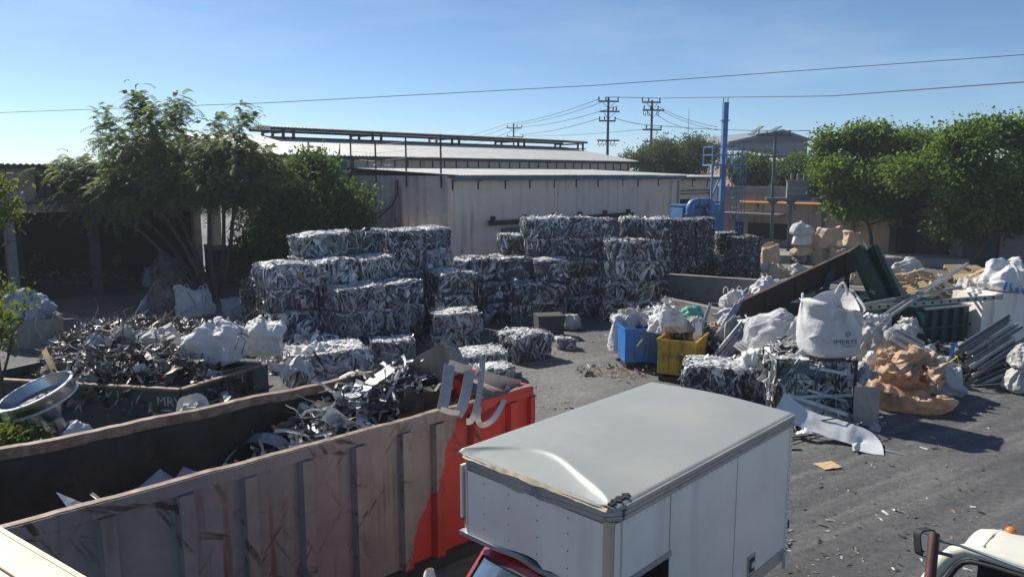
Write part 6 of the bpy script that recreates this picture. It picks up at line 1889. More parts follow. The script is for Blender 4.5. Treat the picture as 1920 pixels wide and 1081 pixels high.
# stacked top rails along the sides and the bent front
b = B()
for (z0, z1, off) in ((ZV - 0.055, ZV - 0.012, 0.035), (ZV - 0.11, ZV - 0.065, 0.02), (ZV - 0.17, ZV - 0.12, 0.012)):
    b.b2(0.14, VL, -off, 0.02, z0, z1); b.b2(0.14, VL, VW - 0.02, VW + off, z0, z1)
obj('side_rail', b, 'alu_trim', van)
b = B(); b.b2(0.14, VL, -0.028, 0.0, ZV - 0.066, ZV - 0.054); b.b2(0.14, VL, -0.016, 0.0, ZV - 0.12, ZV - 0.11); obj('rail_gap', b, 'steel_dark', van)
b = B()
for (z0, z1, off, sd_) in ((ZV - 0.06, ZV - 0.02, 0.045, 1), (ZV - 0.115, ZV - 0.07, 0.03, 2), (ZV - 0.175, ZV - 0.125, 0.018, 3)):
    n = 36; G = np.zeros((n, 4, 3))
    for i in range(n):
        t = i / (n - 1); y = 0.0 + VW * t
        rr = 0.14 * (1 - min(1, t / 0.07)) ** 2 + 0.14 * (1 - min(1, (1 - t) / 0.07)) ** 2
        sag = -0.045 * math.exp(-((t - 0.52) / 0.16) ** 2) + 0.004 * nz(t * 5, sd_, 2)
        kx = 0.035 * math.exp(-((t - 0.5) / 0.05) ** 2)
        for j, (xx, zz) in enumerate(((-off, z0), (0.02, z0), (0.02, z1), (-off, z1))):
            G[i, j] = (xx + rr + kx, y, zz + sag)
    b.grid(G, wrap=True)
obj('front_rail', b, 'alu_trim', van, smooth=30)
# roof: one skin, lifted and torn along the front
NX, NY = 70, 70
G = np.zeros((NX, NY, 3))
for i in range(NX):
    for j in range(NY):
        s = j / (NY - 1)
        lip = 0.02 + 0.44 * (math.sin(math.pi * min(1, max(0, (s - 0.06) / 0.93)))) ** 0.75 * (1 + 0.25 * math.sin(math.pi * s * 2 + 3.4))   # how far back the fold runs
        q = i / (NX - 1)
        x = -0.02 + (lip + 0.02) * (q / 0.3) if q < 0.3 else lip + (VL - lip) * ((q - 0.3) / 0.7) ** 1.3
        y = -0.03 + (VW + 0.06) * s
        arch = 0.035 * math.sin(math.pi * s)
        z = ZV + arch + 0.012 * nz(x, y, 4.2, 1.1)
        dep = min(1, lip / 0.2)
        z += 0.028 * dep * math.exp(-((x - lip) / (0.03 if x < lip else 0.16)) ** 2) * 0.5
        if x < lip:
            u = 1 - max(0, x) / lip
            z += dep * (-0.07 * u ** 0.7 + 0.010 * nz(y * 2.5, 1.1, 0.4) * u)
        e = min(s, 1 - s)
        z -= 0.03 * max(0, 1 - e / 0.015)
        G[i, j] = (x, y, z)
b = B(); b.grid(G); b.grid(G - np.array([0, 0, 0.012]), flip=True)
for side in (G[0], G[-1], G[:, 0], G[:, -1]):
    b.grid(np.stack([side, side - np.array([0, 0, 0.012])], 1))
roof = obj('roof', b, 'van_roof', van, smooth=75)
n = 50; G = np.zeros((n, 3, 3))
for i in range(n):
    t = i / (n - 1); y = 0.06 + (VW - 0.16) * t
    j1, j2 = nz(t * 14, 0.3, 1.0) * 0.016, nz(t * 22, 2.3, 1.0) * 0.01
    G[i, 0] = (0.05 + 0.02 * j1, y, ZV - 0.055 + j1 * 0.4); G[i, 1] = (-0.03 - abs(j1), y, ZV - 0.02 + j2 + 0.02 * math.sin(math.pi * t)); G[i, 2] = (-0.055 - j2, y, ZV - 0.045 + j1)
b = B(); b.grid(G); obj('torn_lip', b, 'beige_sheet', roof, smooth=60)
b = B()
for k in range(6):
    x, y = 0.02 + 0.05 * k, 0.05 + 0.02 * (k % 2)
    b.box((x, y, ZV + 0.015), (0.07, 0.05, 0.02), Matrix.Rotation(0.5 * k, 3, 'Z'))
obj('torn_corner', b, 'steel_dark', roof)
# underside over the cab, cut-out, sill, latch, bracket
b = B(); b.b2(0.25, 0.95, 0.05, VW - 0.05, ZFB + 0.04, ZFB + 0.07); obj('luton_floor', b, 'steel_dark', van)
b = B(); n = 24; G = np.zeros((n, 4, 3))
for i in range(n):
    t = i / (n - 1); y = VW * t; d = 0.08 * math.exp(-((t - 0.55) / 0.14) ** 2)
    for j, (xx, zz) in enumerate(((-0.02, -0.05), (0.05, -0.05), (0.05, 0.0), (-0.02, 0.0))):
        G[i, j] = (xx + d, y, ZFB + zz - 0.05 * math.exp(-((t - 0.5) / 0.1) ** 2))
b.grid(G, wrap=True); obj('front_sill', b, 'alu_trim', van, smooth=30)
b = B(); b.b2(seams[1] + 0.01, VL - 0.02, 0.05, VW - 0.05, ZB0 - 0.06, ZB0 - 0.003); obj('body_floor', b, 'steel_dark', van)
b = B(); b.b2(seams[1], VL, -0.014, 0.02, ZB0 - 0.10, ZB0 + 0.06); b.b2(0.14, seams[1] + 0.03, -0.012, 0.02, 2.16, 2.22); obj('bottom_rail', b, 'alu_trim', van)
b = B(); b.b2(seams[1] + 0.0, seams[1] + 0.05, 0.03, VW - 0.03, ZB0, 2.16); obj('bulkhead', b, 'steel_dark', van)
lx, _ = ((P(1407, 1062, 1.2) - o_).dot(vx), 0)
lx = 2.81
b = B(); b.b2(lx - 0.09, lx + 0.09, -0.018, 0.005, 1.22, 1.46); lt = obj('latch_plate', b, 'alu_trim', van)
b = B(); b.b2(lx - 0.065, lx + 0.065, -0.022, -0.0181, 1.25, 1.43); obj('latch_recess', b, 'steel_dark', lt)
b = B(); b.b2(lx - 0.03, lx + 0.03, -0.04, -0.0225, 1.31, 1.38); obj('latch_handle', b, 'alu_bright', lt)
b = B(); b.prism([(0, 0), (0.16, 0.0), (0.16, -0.02), (0.05, -0.2), (0.0, -0.2)], lambda a, z, t: (VL - 0.1 + a, t, 1.14 + z), -0.06, -0.016); obj('rear_bracket', b, 'van_white', van)
b = B(); b.b2(VL + 0.013, VL + 0.05, -0.02, 0.04, 1.45, 1.56); obj('rear_lamp', b, 'rubber', van)
b = B()
for s in (0.25, VW - 0.45):
    b.b2(1.0, VL - 0.1, s, s + 0.2, 0.62, ZB0 - 0.07)
obj('chassis', b, 'steel_dark', van)
for x in (-0.25, VL - 1.0):
    for y in (0.14, VW - 0.14):
        b = B(); b.lathe([(0.0, -0.1), (0.2, -0.1), (0.36, -0.11), (0.39, -0.06), (0.39, 0.06), (0.36, 0.11), (0.2, 0.1), (0.0, 0.1)], 22, M=Matrix.Translation((x, y, 0.39)) @ Matrix.Rotation(math.pi / 2, 4, 'X'))
        wh = obj('wheel', b, 'rubber', van, smooth=40)
        b = B(); b.lathe([(0.0, 0.115), (0.12, 0.115), (0.2, 0.10)], 16, M=Matrix.Translation((x, y, 0.39)) @ Matrix.Rotation(math.pi / 2 if y < 1 else -math.pi / 2, 4, 'X')); obj('hub', b, 'alu_trim', wh, smooth=40)
# cab in front: local x negative is forward
def cab_prof(y):
    f = abs(y - VW / 2) / (VW / 2 - 0.12)
    return f
CWD = VW - 0.36
cy0, cy1 = 0.12, VW - 0.12
prof = [(0.9, 0.5), (0.9, 1.93), (0.55, 1.99), (0.20, 1.98), (0.06, 1.93), (-0.62, 1.22), (-0.76, 1.13), (-1.15, 1.0), (-1.25, 0.80), (-1.27, 0.42), (-0.6, 0.40)]
b = B()
ns = 12; G = np.zeros((len(prof), ns + 1, 3))
for i, (x, z) in enumerate(prof):
    for j in range(ns + 1):
        t = j / ns
        bow = 4 * (t - 0.5) ** 2
        tuck = 0.10 * max(0, (z - 1.1) / 0.85)
        y = cy0 + tuck + (cy1 - cy0 - 2 * tuck) * t
        G[i, j] = (x + 0.10 * bow ** 2 * (1 if x < 0.1 else 0), y, z - 0.05 * bow ** 2)
b.grid(G)
for j, fl in ((0, True), (ns, False)):
    side = [tuple(G[i, j]) for i in range(len(prof))]
    t = [(0, k, k + 1) if fl else (0, k + 1, k) for k in range(1, len(side) - 1)]
    b.add(side, None, t)
cab = obj('cab', b, 'cab_red', van, smooth=50)
def wsurf(u, v, lift=0.012):       # a point on the sloping windscreen plane
    a = np.array(G[4, 0]) * (1 - u) + np.array(G[4, ns]) * u
    c = np.array(G[5, 0]) * (1 - u) + np.array(G[5, ns]) * u
    bow = 4 * (u - 0.5) ** 2
    p = a * (1 - v) + c * v
    return (p[0] - 0.10 * (1 - bow ** 2) * 1.0 - lift * 0.7, p[1], p[2] + 0.05 * (1 - bow ** 2) + lift * 0.7)
Gw = np.array([[wsurf(0.06 + 0.88 * i / 16, 0.08 + 0.86 * j / 6) for j in range(7)] for i in range(17)])
b = B(); b.grid(Gw); obj('windscreen', b, 'glass', cab, smooth=60)
b = B()
edge = [tuple(Gw[i, 0]) for i in range(17)] + [tuple(Gw[16, j]) for j in range(1, 7)] + [tuple(Gw[i, 6]) for i in range(15, -1, -1)] + [tuple(Gw[0, j]) for j in range(5, -1, -1)]
b.tube(edge, 0.02, 6, cap=False); obj('window_seal', b, 'rubber', cab, smooth=60)
b = B()
for u in (0.3, 0.7):
    p0, p1 = wsurf(u, 0.98, 0.03), wsurf(u + 0.2, 0.35, 0.035)
    b.bar(p0, p1, 0.02, 0.015)
obj('wiper', b, 'rubber', cab)
for yy, s in ((cy1 + 0.16, 1), (cy0 - 0.16, -1)):
    b = B()
    Gm = []
    for i in range(9):
        t = i / 8; w = 0.11 * math.sin(math.pi * min(0.97, max(0.03, t))) ** 0.4
        Gm.append([(-0.42 + 0.045 * math.cos(a), yy + w * math.sin(a), 1.40 + 0.34 * t) for a in np.linspace(0, 2 * math.pi, 13)[:-1]])
    b.grid(np.array(Gm), wrap=True); mo = obj('side_mirror', b, 'van_white', cab, smooth=60)
    b = B(); b.tube([(-0.4, yy - s * 0.05, 1.44), (-0.3, yy - s * 0.24, 1.34)], 0.02, 6); obj('mirror_arm', b, 'rubber', mo)

# ================================================================== CREAM TRUCK CAB at the lower right
nl, nr_ = P(1803, 1024, 2.56), P(1920, 1060, 2.56)
tyaw = math.atan2((nr_ - nl).y, (nr_ - nl).x)
tx = Vector((math.cos(tyaw), math.sin(tyaw), 0)); ty = Vector((-tx.y, tx.x, 0))
fl_ = P(1841, 984, 2.60)
TD = (fl_ - nl).dot(ty)
rt = nl + ty * TD; rt.z = 0
OFFX = (fl_ - nl).dot(tx)
trk = thing('cream_truck', 'old cream truck cab with orange roof lamp at the lower right corner', 'truck', (rt.x, rt.y, 0), tyaw)
def SP(px, py, off=0.0):           # point of the near side plane seen at a pixel, in the truck's own frame
    r = ray(px, py); o3 = Vector((0, 0, H)); n0 = nl - ty * off
    q = o3 + r * ((n0 - o3).dot(ty) / r.dot(ty))
    return (round((q - rt).dot(tx), 3), -TD - off, q.z)
# local: origin at the far left roof corner, x to the right along the roof's far edge, y negative toward us
TW, TZ = 2.0, 2.60
N1, N2 = 22, 16
G = np.zeros((N1, N2, 3))
for i in range(N1):
    for j in range(N2):
        s, t = i / (N1 - 1), j / (N2 - 1)
        x = TW * s; y = 0.06 - (TD + 0.06) * t
        fx = max(0, 1 - s / 0.13); fy = max(0, 1 - t / 0.10); fn = max(0, 1 - (1 - t) / 0.16)
        z = TZ + 0.04 * math.sin(math.pi * min(1, max(0, t))) - 0.05 * fx ** 2.2 - 0.03 * fy ** 2 - 0.06 * fn ** 2.2
        G[i, j] = (x + OFFX * (1 - t), y, z)
b = B(); b.grid(G, flip=True); b.grid(G - np.array([0, 0, 0.02])); roof2 = obj('roof', b, 'cab_cream', trk, smooth=60)
b = B(); b.tube([(OFFX + 0.16, 0.02, TZ + 0.0), (OFFX * 0.5 + 0.16, -TD * 0.5, TZ + 0.042), (0.16, -TD * 0.9, TZ + 0.005)], 0.010, 6); obj('roof_bead', b, 'cab_cream', roof2, smooth=60)
lp = P(1896, 992, 2.64) - rt
b = B(); b.lathe([(0.0, 0.075), (0.03, 0.07), (0.05, 0.045), (0.055, 0.0)], 14, M=Matrix.Translation((lp.dot(tx), lp.dot(ty), TZ - 0.01))); obj('roof_lamp', b, 'amber', trk, smooth=60)
# side: window opening framed by pillars
b = B()
fr = [SP(1716, 1125), SP(1735, 1098), SP(1752, 1072), SP(1772, 1049), SP(1790, 1035), SP(1812, 1030), SP(1850, 1040), SP(1950, 1072)]
b.tube(fr, [0.075, 0.072, 0.07, 0.07, 0.068, 0.06, 0.055, 0.055], 12); obj('door_frame', b, 'cab_cream', trk, smooth=60)
b = B()
fr2 = [SP(1752, 1125, .05), SP(1766, 1100, .05), SP(1781, 1078, .05), SP(1793, 1062, .05), SP(1806, 1053, .05), SP(1822, 1052, .05), SP(1860, 1062, .05), SP(1950, 1090, .05)]
b.tube(fr2, 0.026, 8); obj('window_seal', b, 'rubber', trk, smooth=60)
zs_ = SP(1812, 1030)[2]; xl_ = SP(1716, 1125)[0]
b = B(); b.b2(xl_ - 0.1, 2.0, -TD - 0.05, -TD + 0.05, 0.6, SP(1716, 1125)[2]); b.b2(xl_ - 0.1, xl_ - 0.05, -TD + 0.05, -0.02, 0.6, SP(1716, 1125)[2]); obj('door', b, 'cab_cream', trk)
b = B(); b.b2(OFFX, 2.0, 0.0, 0.05, 0.6, 2.45); b.b2(1.95, 2.0, -TD, 0.0, 0.6, 2.4); b.b2(-0.3, 1.95, -TD + 0.06, 0.0, 0.55, 0.6); obj('cab_shell', b, 'interior_black', trk)
b = B(); b.bar((xl_, -0.02, 1.6), (OFFX, -0.02, 2.5), 0.08); obj('front_pillar', b, 'cab_cream', trk)
b = B(); b.b2(0.35, 0.85, -0.95, -0.45, 1.2, 1.35); b.b2(0.75, 0.9, -0.95, -0.45, 1.35, 2.05); obj('seat', b, 'rubber', trk)
b = B(); b.lathe([(0.21, 0.0), (0.225, 0.012), (0.24, 0.0), (0.225, -0.012), (0.21, 0.0)], 26, M=Matrix.Translation((0.12, -0.75, 1.75)) @ Matrix.Rotation(math.radians(-55), 4, 'Y')); b.bar((0.0, -0.75, 1.6), (0.12, -0.75, 1.75), 0.03); obj('steering_wheel', b, 'rubber', trk, smooth=60)
b = B(); b.box((0.14, -TD + 0.12, 2.16), (0.22, 0.03, 0.11), Matrix.Rotation(0.4, 3, 'Y')); obj('sun_visor', b, 'far_grey', trk)
b = B(); b.b2(0.5, 1.9, -TD + 0.2, -0.1, 0.3, 0.6); obj('chassis', b, 'steel_dark', trk)
for x in (0.5,):
    b = B(); b.lathe([(0.0, -0.12), (0.25, -0.12), (0.42, -0.12), (0.46, -0.06), (0.46, 0.06), (0.42, 0.12), (0.25, 0.12), (0.0, 0.12)], 22, M=Matrix.Translation((x, -TD + 0.2, 0.46)) @ Matrix.Rotation(math.pi / 2, 4, 'X')); obj('wheel', b, 'rubber', trk, smooth=40)
# mirror and its tubes
inv = Matrix.Rotation(-tyaw, 4, 'Z') @ Matrix.Translation((-rt.x, -rt.y, 0))
def TL(px, py, D):
    return inv @ PD(px, py, D)
Dm = 6.55
mc = TL(1742, 1018, Dm)
b = B()
Gm = []
Rm = Matrix.Rotation(-tyaw + 0.2, 3, 'Z') @ Matrix.Rotation(-0.20, 3, 'X')
def mir(a, c, t):
    return mc + Rm @ Vector((a, t, c))
out_ = []
for k in range(28):
    t = 2 * math.pi * k / 28
    c_, s_ = math.cos(t), math.sin(t)
    out_.append((0.092 * math.copysign(abs(c_) ** 0.45, c_), 0.125 * math.copysign(abs(s_) ** 0.5, s_)))
b.prism(out_, mir, 0.0, 0.09); mo = obj('side_mirror', b, 'rubber', trk, smooth=50)
b = B(); b.prism([(a * 0.86 - 0.004, c * 0.72 + 0.022) for a, c in out_], mir, -0.004, -0.001); obj('mirror_glass', b, 'mirror', mo)
b = B(); b.prism([(a * 0.8, c * 0.16 - 0.09) for a, c in out_], mir, -0.004, -0.001); obj('lower_mirror_glass', b, 'mirror', mo)
b = B(); b.tube([TL(1750, 1010, Dm + .02), TL(1800, 1022, Dm - 0.1), TL(1850, 1040, Dm - 0.3), TL(1935, 1072, Dm - 0.7)], 0.014, 8); b.tube([TL(1755, 1034, Dm + .02), TL(1785, 1041, Dm)], 0.018, 8); obj('mirror_arm', b, 'slate_paint', mo, smooth=60)
p0, p1 = PD(1752, 1000, 6.45), PD(1741, 1110, 6.15)
p2 = p1 + (p1 - p0) * 3.5; p2.z = 0.0
b = B(); b.tube([(p0.x, p0.y, p0.z), (p1.x, p1.y, p1.z), tuple(p2)], 0.048, 14); tag(obj('rusty_post', b, 'post_brown', smooth=60), 'dark brown painted post in front of the truck mirror', 'post')

# ================================================================== beige sheet canopy at the lower left, below the viewpoint
q0, q1, q2 = P(-60, 955, 3.7), P(0, 985, 3.7), P(200, 1108, 3.7)
d_ = (q2 - q0).normalized(); nrm = Vector((-d_.y, d_.x, 0))
cn = thing('sheet_canopy', 'sunlit beige sheet canopy edge in the lower left corner', 'canopy', (q0.x, q0.y, 0), math.atan2(d_.y, d_.x))
Lc = (q2 - q0).length
b = B(); b.b2(0, Lc + 1.5, -2.2, 0, 3.66, 3.70); obj('sheet', b, 'beige_sheet', cn)
b = B()
for k in range(5):
    b.b2(0, Lc + 1.5, -0.23 - 0.32 * k, -0.222 - 0.32 * k, 3.701, 3.712)
obj('sheet_seam', b, 'rail_rust', cn)
b = B(); b.b2(0, Lc + 1.5, -0.02, 0.012, 3.60, 3.705); obj('edge_trim', b, 'beige_sheet', cn)
b = B(); b.b2(0.1, 0.2, -2.1, -2.0, 0, 3.66); b.b2(Lc + 1.2, Lc + 1.3, -2.1, -2.0, 0, 3.66); b.b2(0.1, 0.2, -0.5, -0.4, 0, 3.66); obj('post', b, 'steel_dark', cn)

# ================================================================== BINS AND RIGHT HAND HEAPS
def hopper_bin(label, p, w, d, hh, yaw, m, slant=0.35):
    o = thing('tipping_bin', label, 'bin', (p.x, p.y, 0), yaw)
    z0 = 0.22; t = 0.03
    # side profile in local (y, z): upright front, slanting back
    b = B(); b.b2(0, w, 0, t, z0, hh); obj('front_plate', b, m, o)
    for x0 in (0.0, w - t):
        b = B(); b.prism([(t, z0), (d * 0.6, z0), (d, hh), (t, hh)], lambda a, z, x, x0=x0: (x, a, z), x0, x0 + t); obj('side_plate', b, m, o)
    b = B(); b.prism([(d * 0.6, z0), (d * 0.6 + t, z0), (d + t, hh), (d, hh)], lambda a, z, x: (x, a, z), 0, w); obj('back_plate', b, m, o)
    b = B(); b.b2(t, w - t, t, d * 0.6, z0, z0 + t); obj('bin_floor', b, m, o)
    b = B(); b.b2(-0.03, w + 0.03, -0.03, -0.002, hh - 0.07, hh + 0.01); b.b2(w + 0.002, w + 0.03, 0, d, hh - 0.07, hh + 0.01); b.b2(-0.03, -0.002, 0, d, hh - 0.07, hh + 0.01); obj('top_rim', b, m, o)
    b = B(); b.b2(w * 0.06, w * 0.94, -0.05, 0.0, z0 - 0.2, z0 - 0.08); b.b2(0.05, 0.2, 0.0, d * 0.6, 0.0, z0 - 0.005); b.b2(w - 0.2, w - 0.05, 0.0, d * 0.6, 0.0, z0 - 0.005); obj('skid', b, 'steel_dark', o)
    b = B(); b.bar((w * 0.55, -0.04, z0), (w * 0.60, -0.05, z0 + hh * 0.45), 0.06); b.bar((w * 0.56, -0.06, z0 + 0.1), (w * 0.78, -0.08, z0 + hh * 0.5), 0.035); b.bar((w * 0.5, -0.05, z0 + 0.1), (w * 0.85, -0.06, z0 - 0.02), 0.05); obj('tipping_lever', b, m, o)
    b = B()
    for x in (w * 0.28, w * 0.72):
        b.b2(x - 0.03, x + 0.03, -0.035, -0.002, z0, hh - 0.07)
    obj('stiffener', b, m, o)
    return o
pb = P(1172, 694)
bb_ = hopper_bin('bright blue tipping bin overfilled with white bags', Vector((pb.x, pb.y + 0.1, 0)), 1.15, 1.3, 1.28, math.radians(6), 'bin_blue')
b = B(); b.bar((0.35, -0.05, 0.75), (0.52, -0.06, 0.98), 0.05); obj('handle', b, 'alu_bright', bb_)
py_ = P(1231, 712)
hopper_bin('scuffed yellow tipping bin right of the blue one', Vector((py_.x, py_.y, 0)), 1.12, 1.55, 1.24, math.radians(-27), 'bin_yellow')
GRP_J = 'bags on the two tipping bins'
p = PD(1172, 688, 23.9)
sack('white bag hanging down the left side of the blue bin', (p.x - 0.12, 24.1, 0.25), (0.75, 0.9, 1.15), 'bag_white', 0.2, 'upright', 31, neck=0.25, group=GRP_J, fold=1.3)
p = PD(1190, 622, 23.8)
sack('grey white bag slumped on the left edge of the blue bin', (p.x, p.y + 0.2, 1.15), (0.95, 0.8, 0.42), 'bag_dirty', 0.0, 'slump', 32, group=GRP_J, fold=1.3)
p = PD(1262, 640, 22.7)
sack('large tied white bag lying across the yellow bin', (p.x - 0.15, p.y + 0.1, 1.16), (1.35, 0.9, 0.62), 'bag_white', 0.1, 'slump', 33, group=GRP_J, fold=1.2, tie=True)
p = PD(1305, 640, 22.5)
sack('small dirty bag behind the hanging white strip on the yellow bin', (p.x, p.y + 0.3, 1.16), (0.7, 0.6, 0.5), 'bag_dirty', 0.5, 'slump', 34, group=GRP_J)
p = PD(1300, 612, 23.8)
m_green = mat('green_film', (0.10, 0.40, 0.30), 0.6, dirt=(0.2, 0.4, 0.35), bmp=0.2)
sack('crumpled mint green film bag behind the large tied white bag', (p.x, p.y + 0.2, 1.25), (0.85, 0.6, 0.55), 'green_film', 0.2, 'slump', 35, group=GRP_J, fold=1.3)
p = PD(1225, 620, 24.3)
heap('scrap_heap', 'small jumble of white scrap piled on the blue bin', (p.x + 0.2, p.y + 0.2, 1.1), (0.8, 0.6, 0.55), 'white', 140, 91, (0.15, 0.5), (0.03, 0.1), group='scrap heaps')
p = PD(1290, 640, 22.8)
heap('scrap_heap', 'dark profiles and film scrap filling the yellow bin', (p.x + 0.1, p.y + 0.3, 1.0), (0.75, 0.6, 0.5), 'mixed', 160, 92, (0.2, 0.6), (0.03, 0.08), group='scrap heaps')
strip_px('bright white paper strip hanging over the yellow bin front', [(1309, 604, 22.3), (1310, 625, 22.1), (1305, 628, 22.05), (1311, 642, 22.0)], 0.2, 'van_white', up=(0, -1, 0.1), name='white_strip', cat='strip', seed=5)
# profiles stuck upright out of the bins, and the tube bundle
def profile_bundle(label, pts, n, spread, prof, seed, m='scrap', cols=None, name='profile_bundle', group=None, cat='profiles'):
    rng = random.Random(seed)
    a, c = PD(*pts[0]), PD(*pts[1])
    o = thing(name, label, cat, tuple(a), 0, group)
    d = (c - a)
    s = d.normalized().cross(Vector((0, -1, 0.2))).normalized()
    w = d.normalized().cross(s)
    cols = cols or [(0.62, 0.63, 0.65, 0.8), (0.40, 0.43, 0.48, 0.8), (0.30, 0.33, 0.40, 0.7)]
    for k in range(n):
        f = (k + 0.5) / n - 0.5
        off = s * (f * spread[0]) + w * rng.uniform(-spread[1], spread[1])
        e0 = rng.uniform(-0.05, 0.12); e1 = rng.uniform(-0.15, 0.08)
        b = B()
        p0, p1 = off + d * e0, off + d * (1 + e1) + s * rng.uniform(-0.03, 0.03)
        col = rng.choice(cols)
        if prof == 'tube':
            b.tube([p0, p1], spread[0] / n * 0.55, 8, col=col)
        else:                       # channel: web and two flanges
            W_ = spread[0] / n * rng.uniform(0.8, 1.2)
            b.bar(p0, p1, W_, 0.012, col=col, up=tuple(-w))
            b.bar(p0 + s * W_ / 2 - w * 0.02, p1 + s * W_ / 2 - w * 0.02, 0.01, 0.05, col=col, up=tuple(-w))
            b.bar(p0 - s * W_ / 2 - w * 0.02, p1 - s * W_ / 2 - w * 0.02, 0.01, 0.05, col=col, up=tuple(-w))
        obj('profile', b, m, o, smooth=50 if prof == 'tube' else None)
    return o
profile_bundle('bundle of blue grey tubes leaning right of the yellow bin', ((1345, 684, 21.6), (1402, 616, 22.4)), 9, (0.62, 0.05), 'tube', 1, cols=[(0.42, 0.45, 0.52, 0.7), (0.55, 0.57, 0.62, 0.7), (0.22, 0.27, 0.36, 0.5)])
profile_bundle('slim bundle of long bright profiles pointing up right above the bins', ((1340, 640, 22.8), (1392, 560, 23.6)), 4, (0.17, 0.04), 'channel', 2, cols=[(0.55, 0.58, 0.64, 0.7)])
profile_bundle('pale grooved profiles leaning behind the blue grey tubes', ((1330, 650, 22.6), (1385, 594, 23.0)), 4, (0.32, 0.04), 'channel', 3, cols=[(0.50, 0.48, 0.44, 0.4), (0.62, 0.60, 0.55, 0.3)])
profile_bundle('lone thin profile standing tilted behind the white paper strip', ((1312, 625, 22.8), (1334, 566, 23.4)), 1, (0.09, 0.0), 'channel', 4)
profile_bundle('short channel offcuts in front of the big slumped white bag', ((1380, 642, 20.9), (1408, 664, 20.5)), 3, (0.28, 0.03), 'channel', 5, cols=[(0.62, 0.60, 0.56, 0.3)])
profile_bundle('long pale channel bars lying on the open yard left of the blue bin', ((1098, 676, 24.3), (1204, 714, 21.9)), 2, (0.18, 0.02), 'channel', 6, cols=[(0.70, 0.68, 0.64, 0.3), (0.36, 0.35, 0.34, 0.3)])
profile_bundle('thin pale bar lying askew beside the long channel bars', ((1128, 676, 24.2), (1196, 704, 22.4)), 1, (0.10, 0.0), 'channel', 7, cols=[(0.72, 0.70, 0.66, 0.2)])
p = P(1160, 700)
heap('scrap_heap', 'thin scatter of small offcuts around the long channel bars', (p.x, p.y + 0.2, 0), (1.4, 0.8, 0.06), 'mixed', 90, 93, (0.08, 0.3), (0.02, 0.06), group='scrap heaps', mound='dirt_mound')
p = P(1205, 700)
# the long mound the white bags lie on
p = P(1450, 712)
heap('scrap_heap', 'mound of profiles and film under the white bulk bags right of the bins', (p.x, p.y + 1.4, 0), (2.3, 1.9, 1.15), 'mixed', 700, 94, (0.3, 1.1), (0.03, 0.1), group='scrap heaps')
p = P(1640, 690)
heap('scrap_heap', 'mound of scrap behind the wire cage and the lettered bag', (p.x - 0.6, p.y + 1.2, 0), (2.2, 1.6, 1.0), 'mixed', 420, 95, (0.3, 1.0), (0.03, 0.1), group='scrap heaps')
GRP_H = 'white bulk bags in the right hand heap'
p = PD(1445, 690, 20.6)
sack('big slumped white bulk bag with flat grey side, left of the lettered bag', (p.x + 0.05, p.y + 0.3, 0.75), (1.75, 1.3, 1.55), 'film_clear', -0.5, 'slump', 36, group=GRP_H, square=4.0, fold=0.7, tilt=(0.1, 0.25))
p = PD(1415, 692, 19.8)
sack('smaller white bag slumped behind the big bale of curled profiles', (p.x + 0.1, p.y + 0.1, 0.55), (1.15, 0.8, 0.85), 'bag_white', 0.3, 'slump', 37, group=GRP_H)
p = PD(1490, 700, 19.6)
heap('scrap_heap', 'profiles and white film heaped at the left end of the wire cage', (p.x - 0.35, 19.3, 0.95), (0.75, 0.6, 0.75), 'white', 170, 96, (0.2, 0.6), (0.03, 0.08), group='scrap heaps')
p = PD(1650, 672, 21.2)
sack('open white bag spilling profiles right of the lettered bag', (p.x, p.y + 0.2, 0.1), (1.7, 1.2, 1.75), 'bag_dirty', -0.2, 'slump', 38, group=GRP_H, fold=1.25)
p = PD(1700, 640, 19.9)
profile_bundle('short profile offcuts spilling from the open white bag', ((1672, 626, 20.6), (1732, 660, 20.4)), 7, (0.5, 0.08), 'channel', 8, cols=[(0.6, 0.6, 0.6, 0.6), (0.35, 0.33, 0.36, 0.4), (0.75, 0.74, 0.72, 0.1)])
p = PD(1380, 560, 27.5)
sack('white bag leaning on the foot of the rusty boom', (p.x, p.y, 0.1), (1.1, 0.9, 1.75), 'bag_white', 0.3, 'upright', 39, neck=0.1, group=GRP_H, fold=1.2)
p = P(1430, 560)
sack('flat white bulk bag beyond the rusty boom, on the low wall side', (p.x, p.y - 2.0, 0.0), (1.7, 1.0, 1.2), 'bag_white', 0.1, 'upright', 40, neck=0.7, group=GRP_H)

# lettered bulk bag on the wire cage
cD = 18.0
pl_, pr_ = PD(1458, 690, cD), PD(1602, 690, cD)
CWx = pr_.x - pl_.x
cage = thing('wire_cage', 'black wire cage crammed with loose profiles under the lettered bag', 'cage', (pl_.x, cD, 0), math.radians(-3))
CH, CDp = 1.48, 1.25
b = B()
for x in np.linspace(0, CWx, 5):
    b.tube([(x, 0, 0.02), (x, 0, CH)], 0.012, 5); b.tube([(x, CDp, 0.02), (x, CDp, CH)], 0.012, 5)
for y in np.linspace(0, CDp, 4):
    b.tube([(0, y, 0.02), (0, y, CH)], 0.012, 5); b.tube([(CWx, y, 0.02), (CWx, y, CH)], 0.012, 5)
for z in np.linspace(0.05, CH, 4):
    b.tube([(0, 0, z), (CWx, 0, z), (CWx, CDp, z), (0, CDp, z), (0, 0, z)], 0.010, 5, cap=False)
obj('mesh_wires', b, 'steel_dark', cage)
for x in (0, CWx):
    for y in (0, CDp):
        b = B(); b.b2(x - 0.03, x + 0.03, y - 0.03, y + 0.03, 0, CH + 0.03); obj('corner_post', b, 'steel_dark', cage)
core, bs_ = bale_batches(CWx - 0.06, CDp - 0.06, CH - 0.16, 'mixed', np.random.default_rng(123), 1.15)
lo = obj('scrap_load', core, 'scrap', loc=(pl_.x + CWx / 2, cD + CDp / 2, 0.1)); lo.rotation_euler = (0, 0, math.radians(-3)); tag(lo, 'load of loose profiles packed inside the black wire cage', 'scrap load')
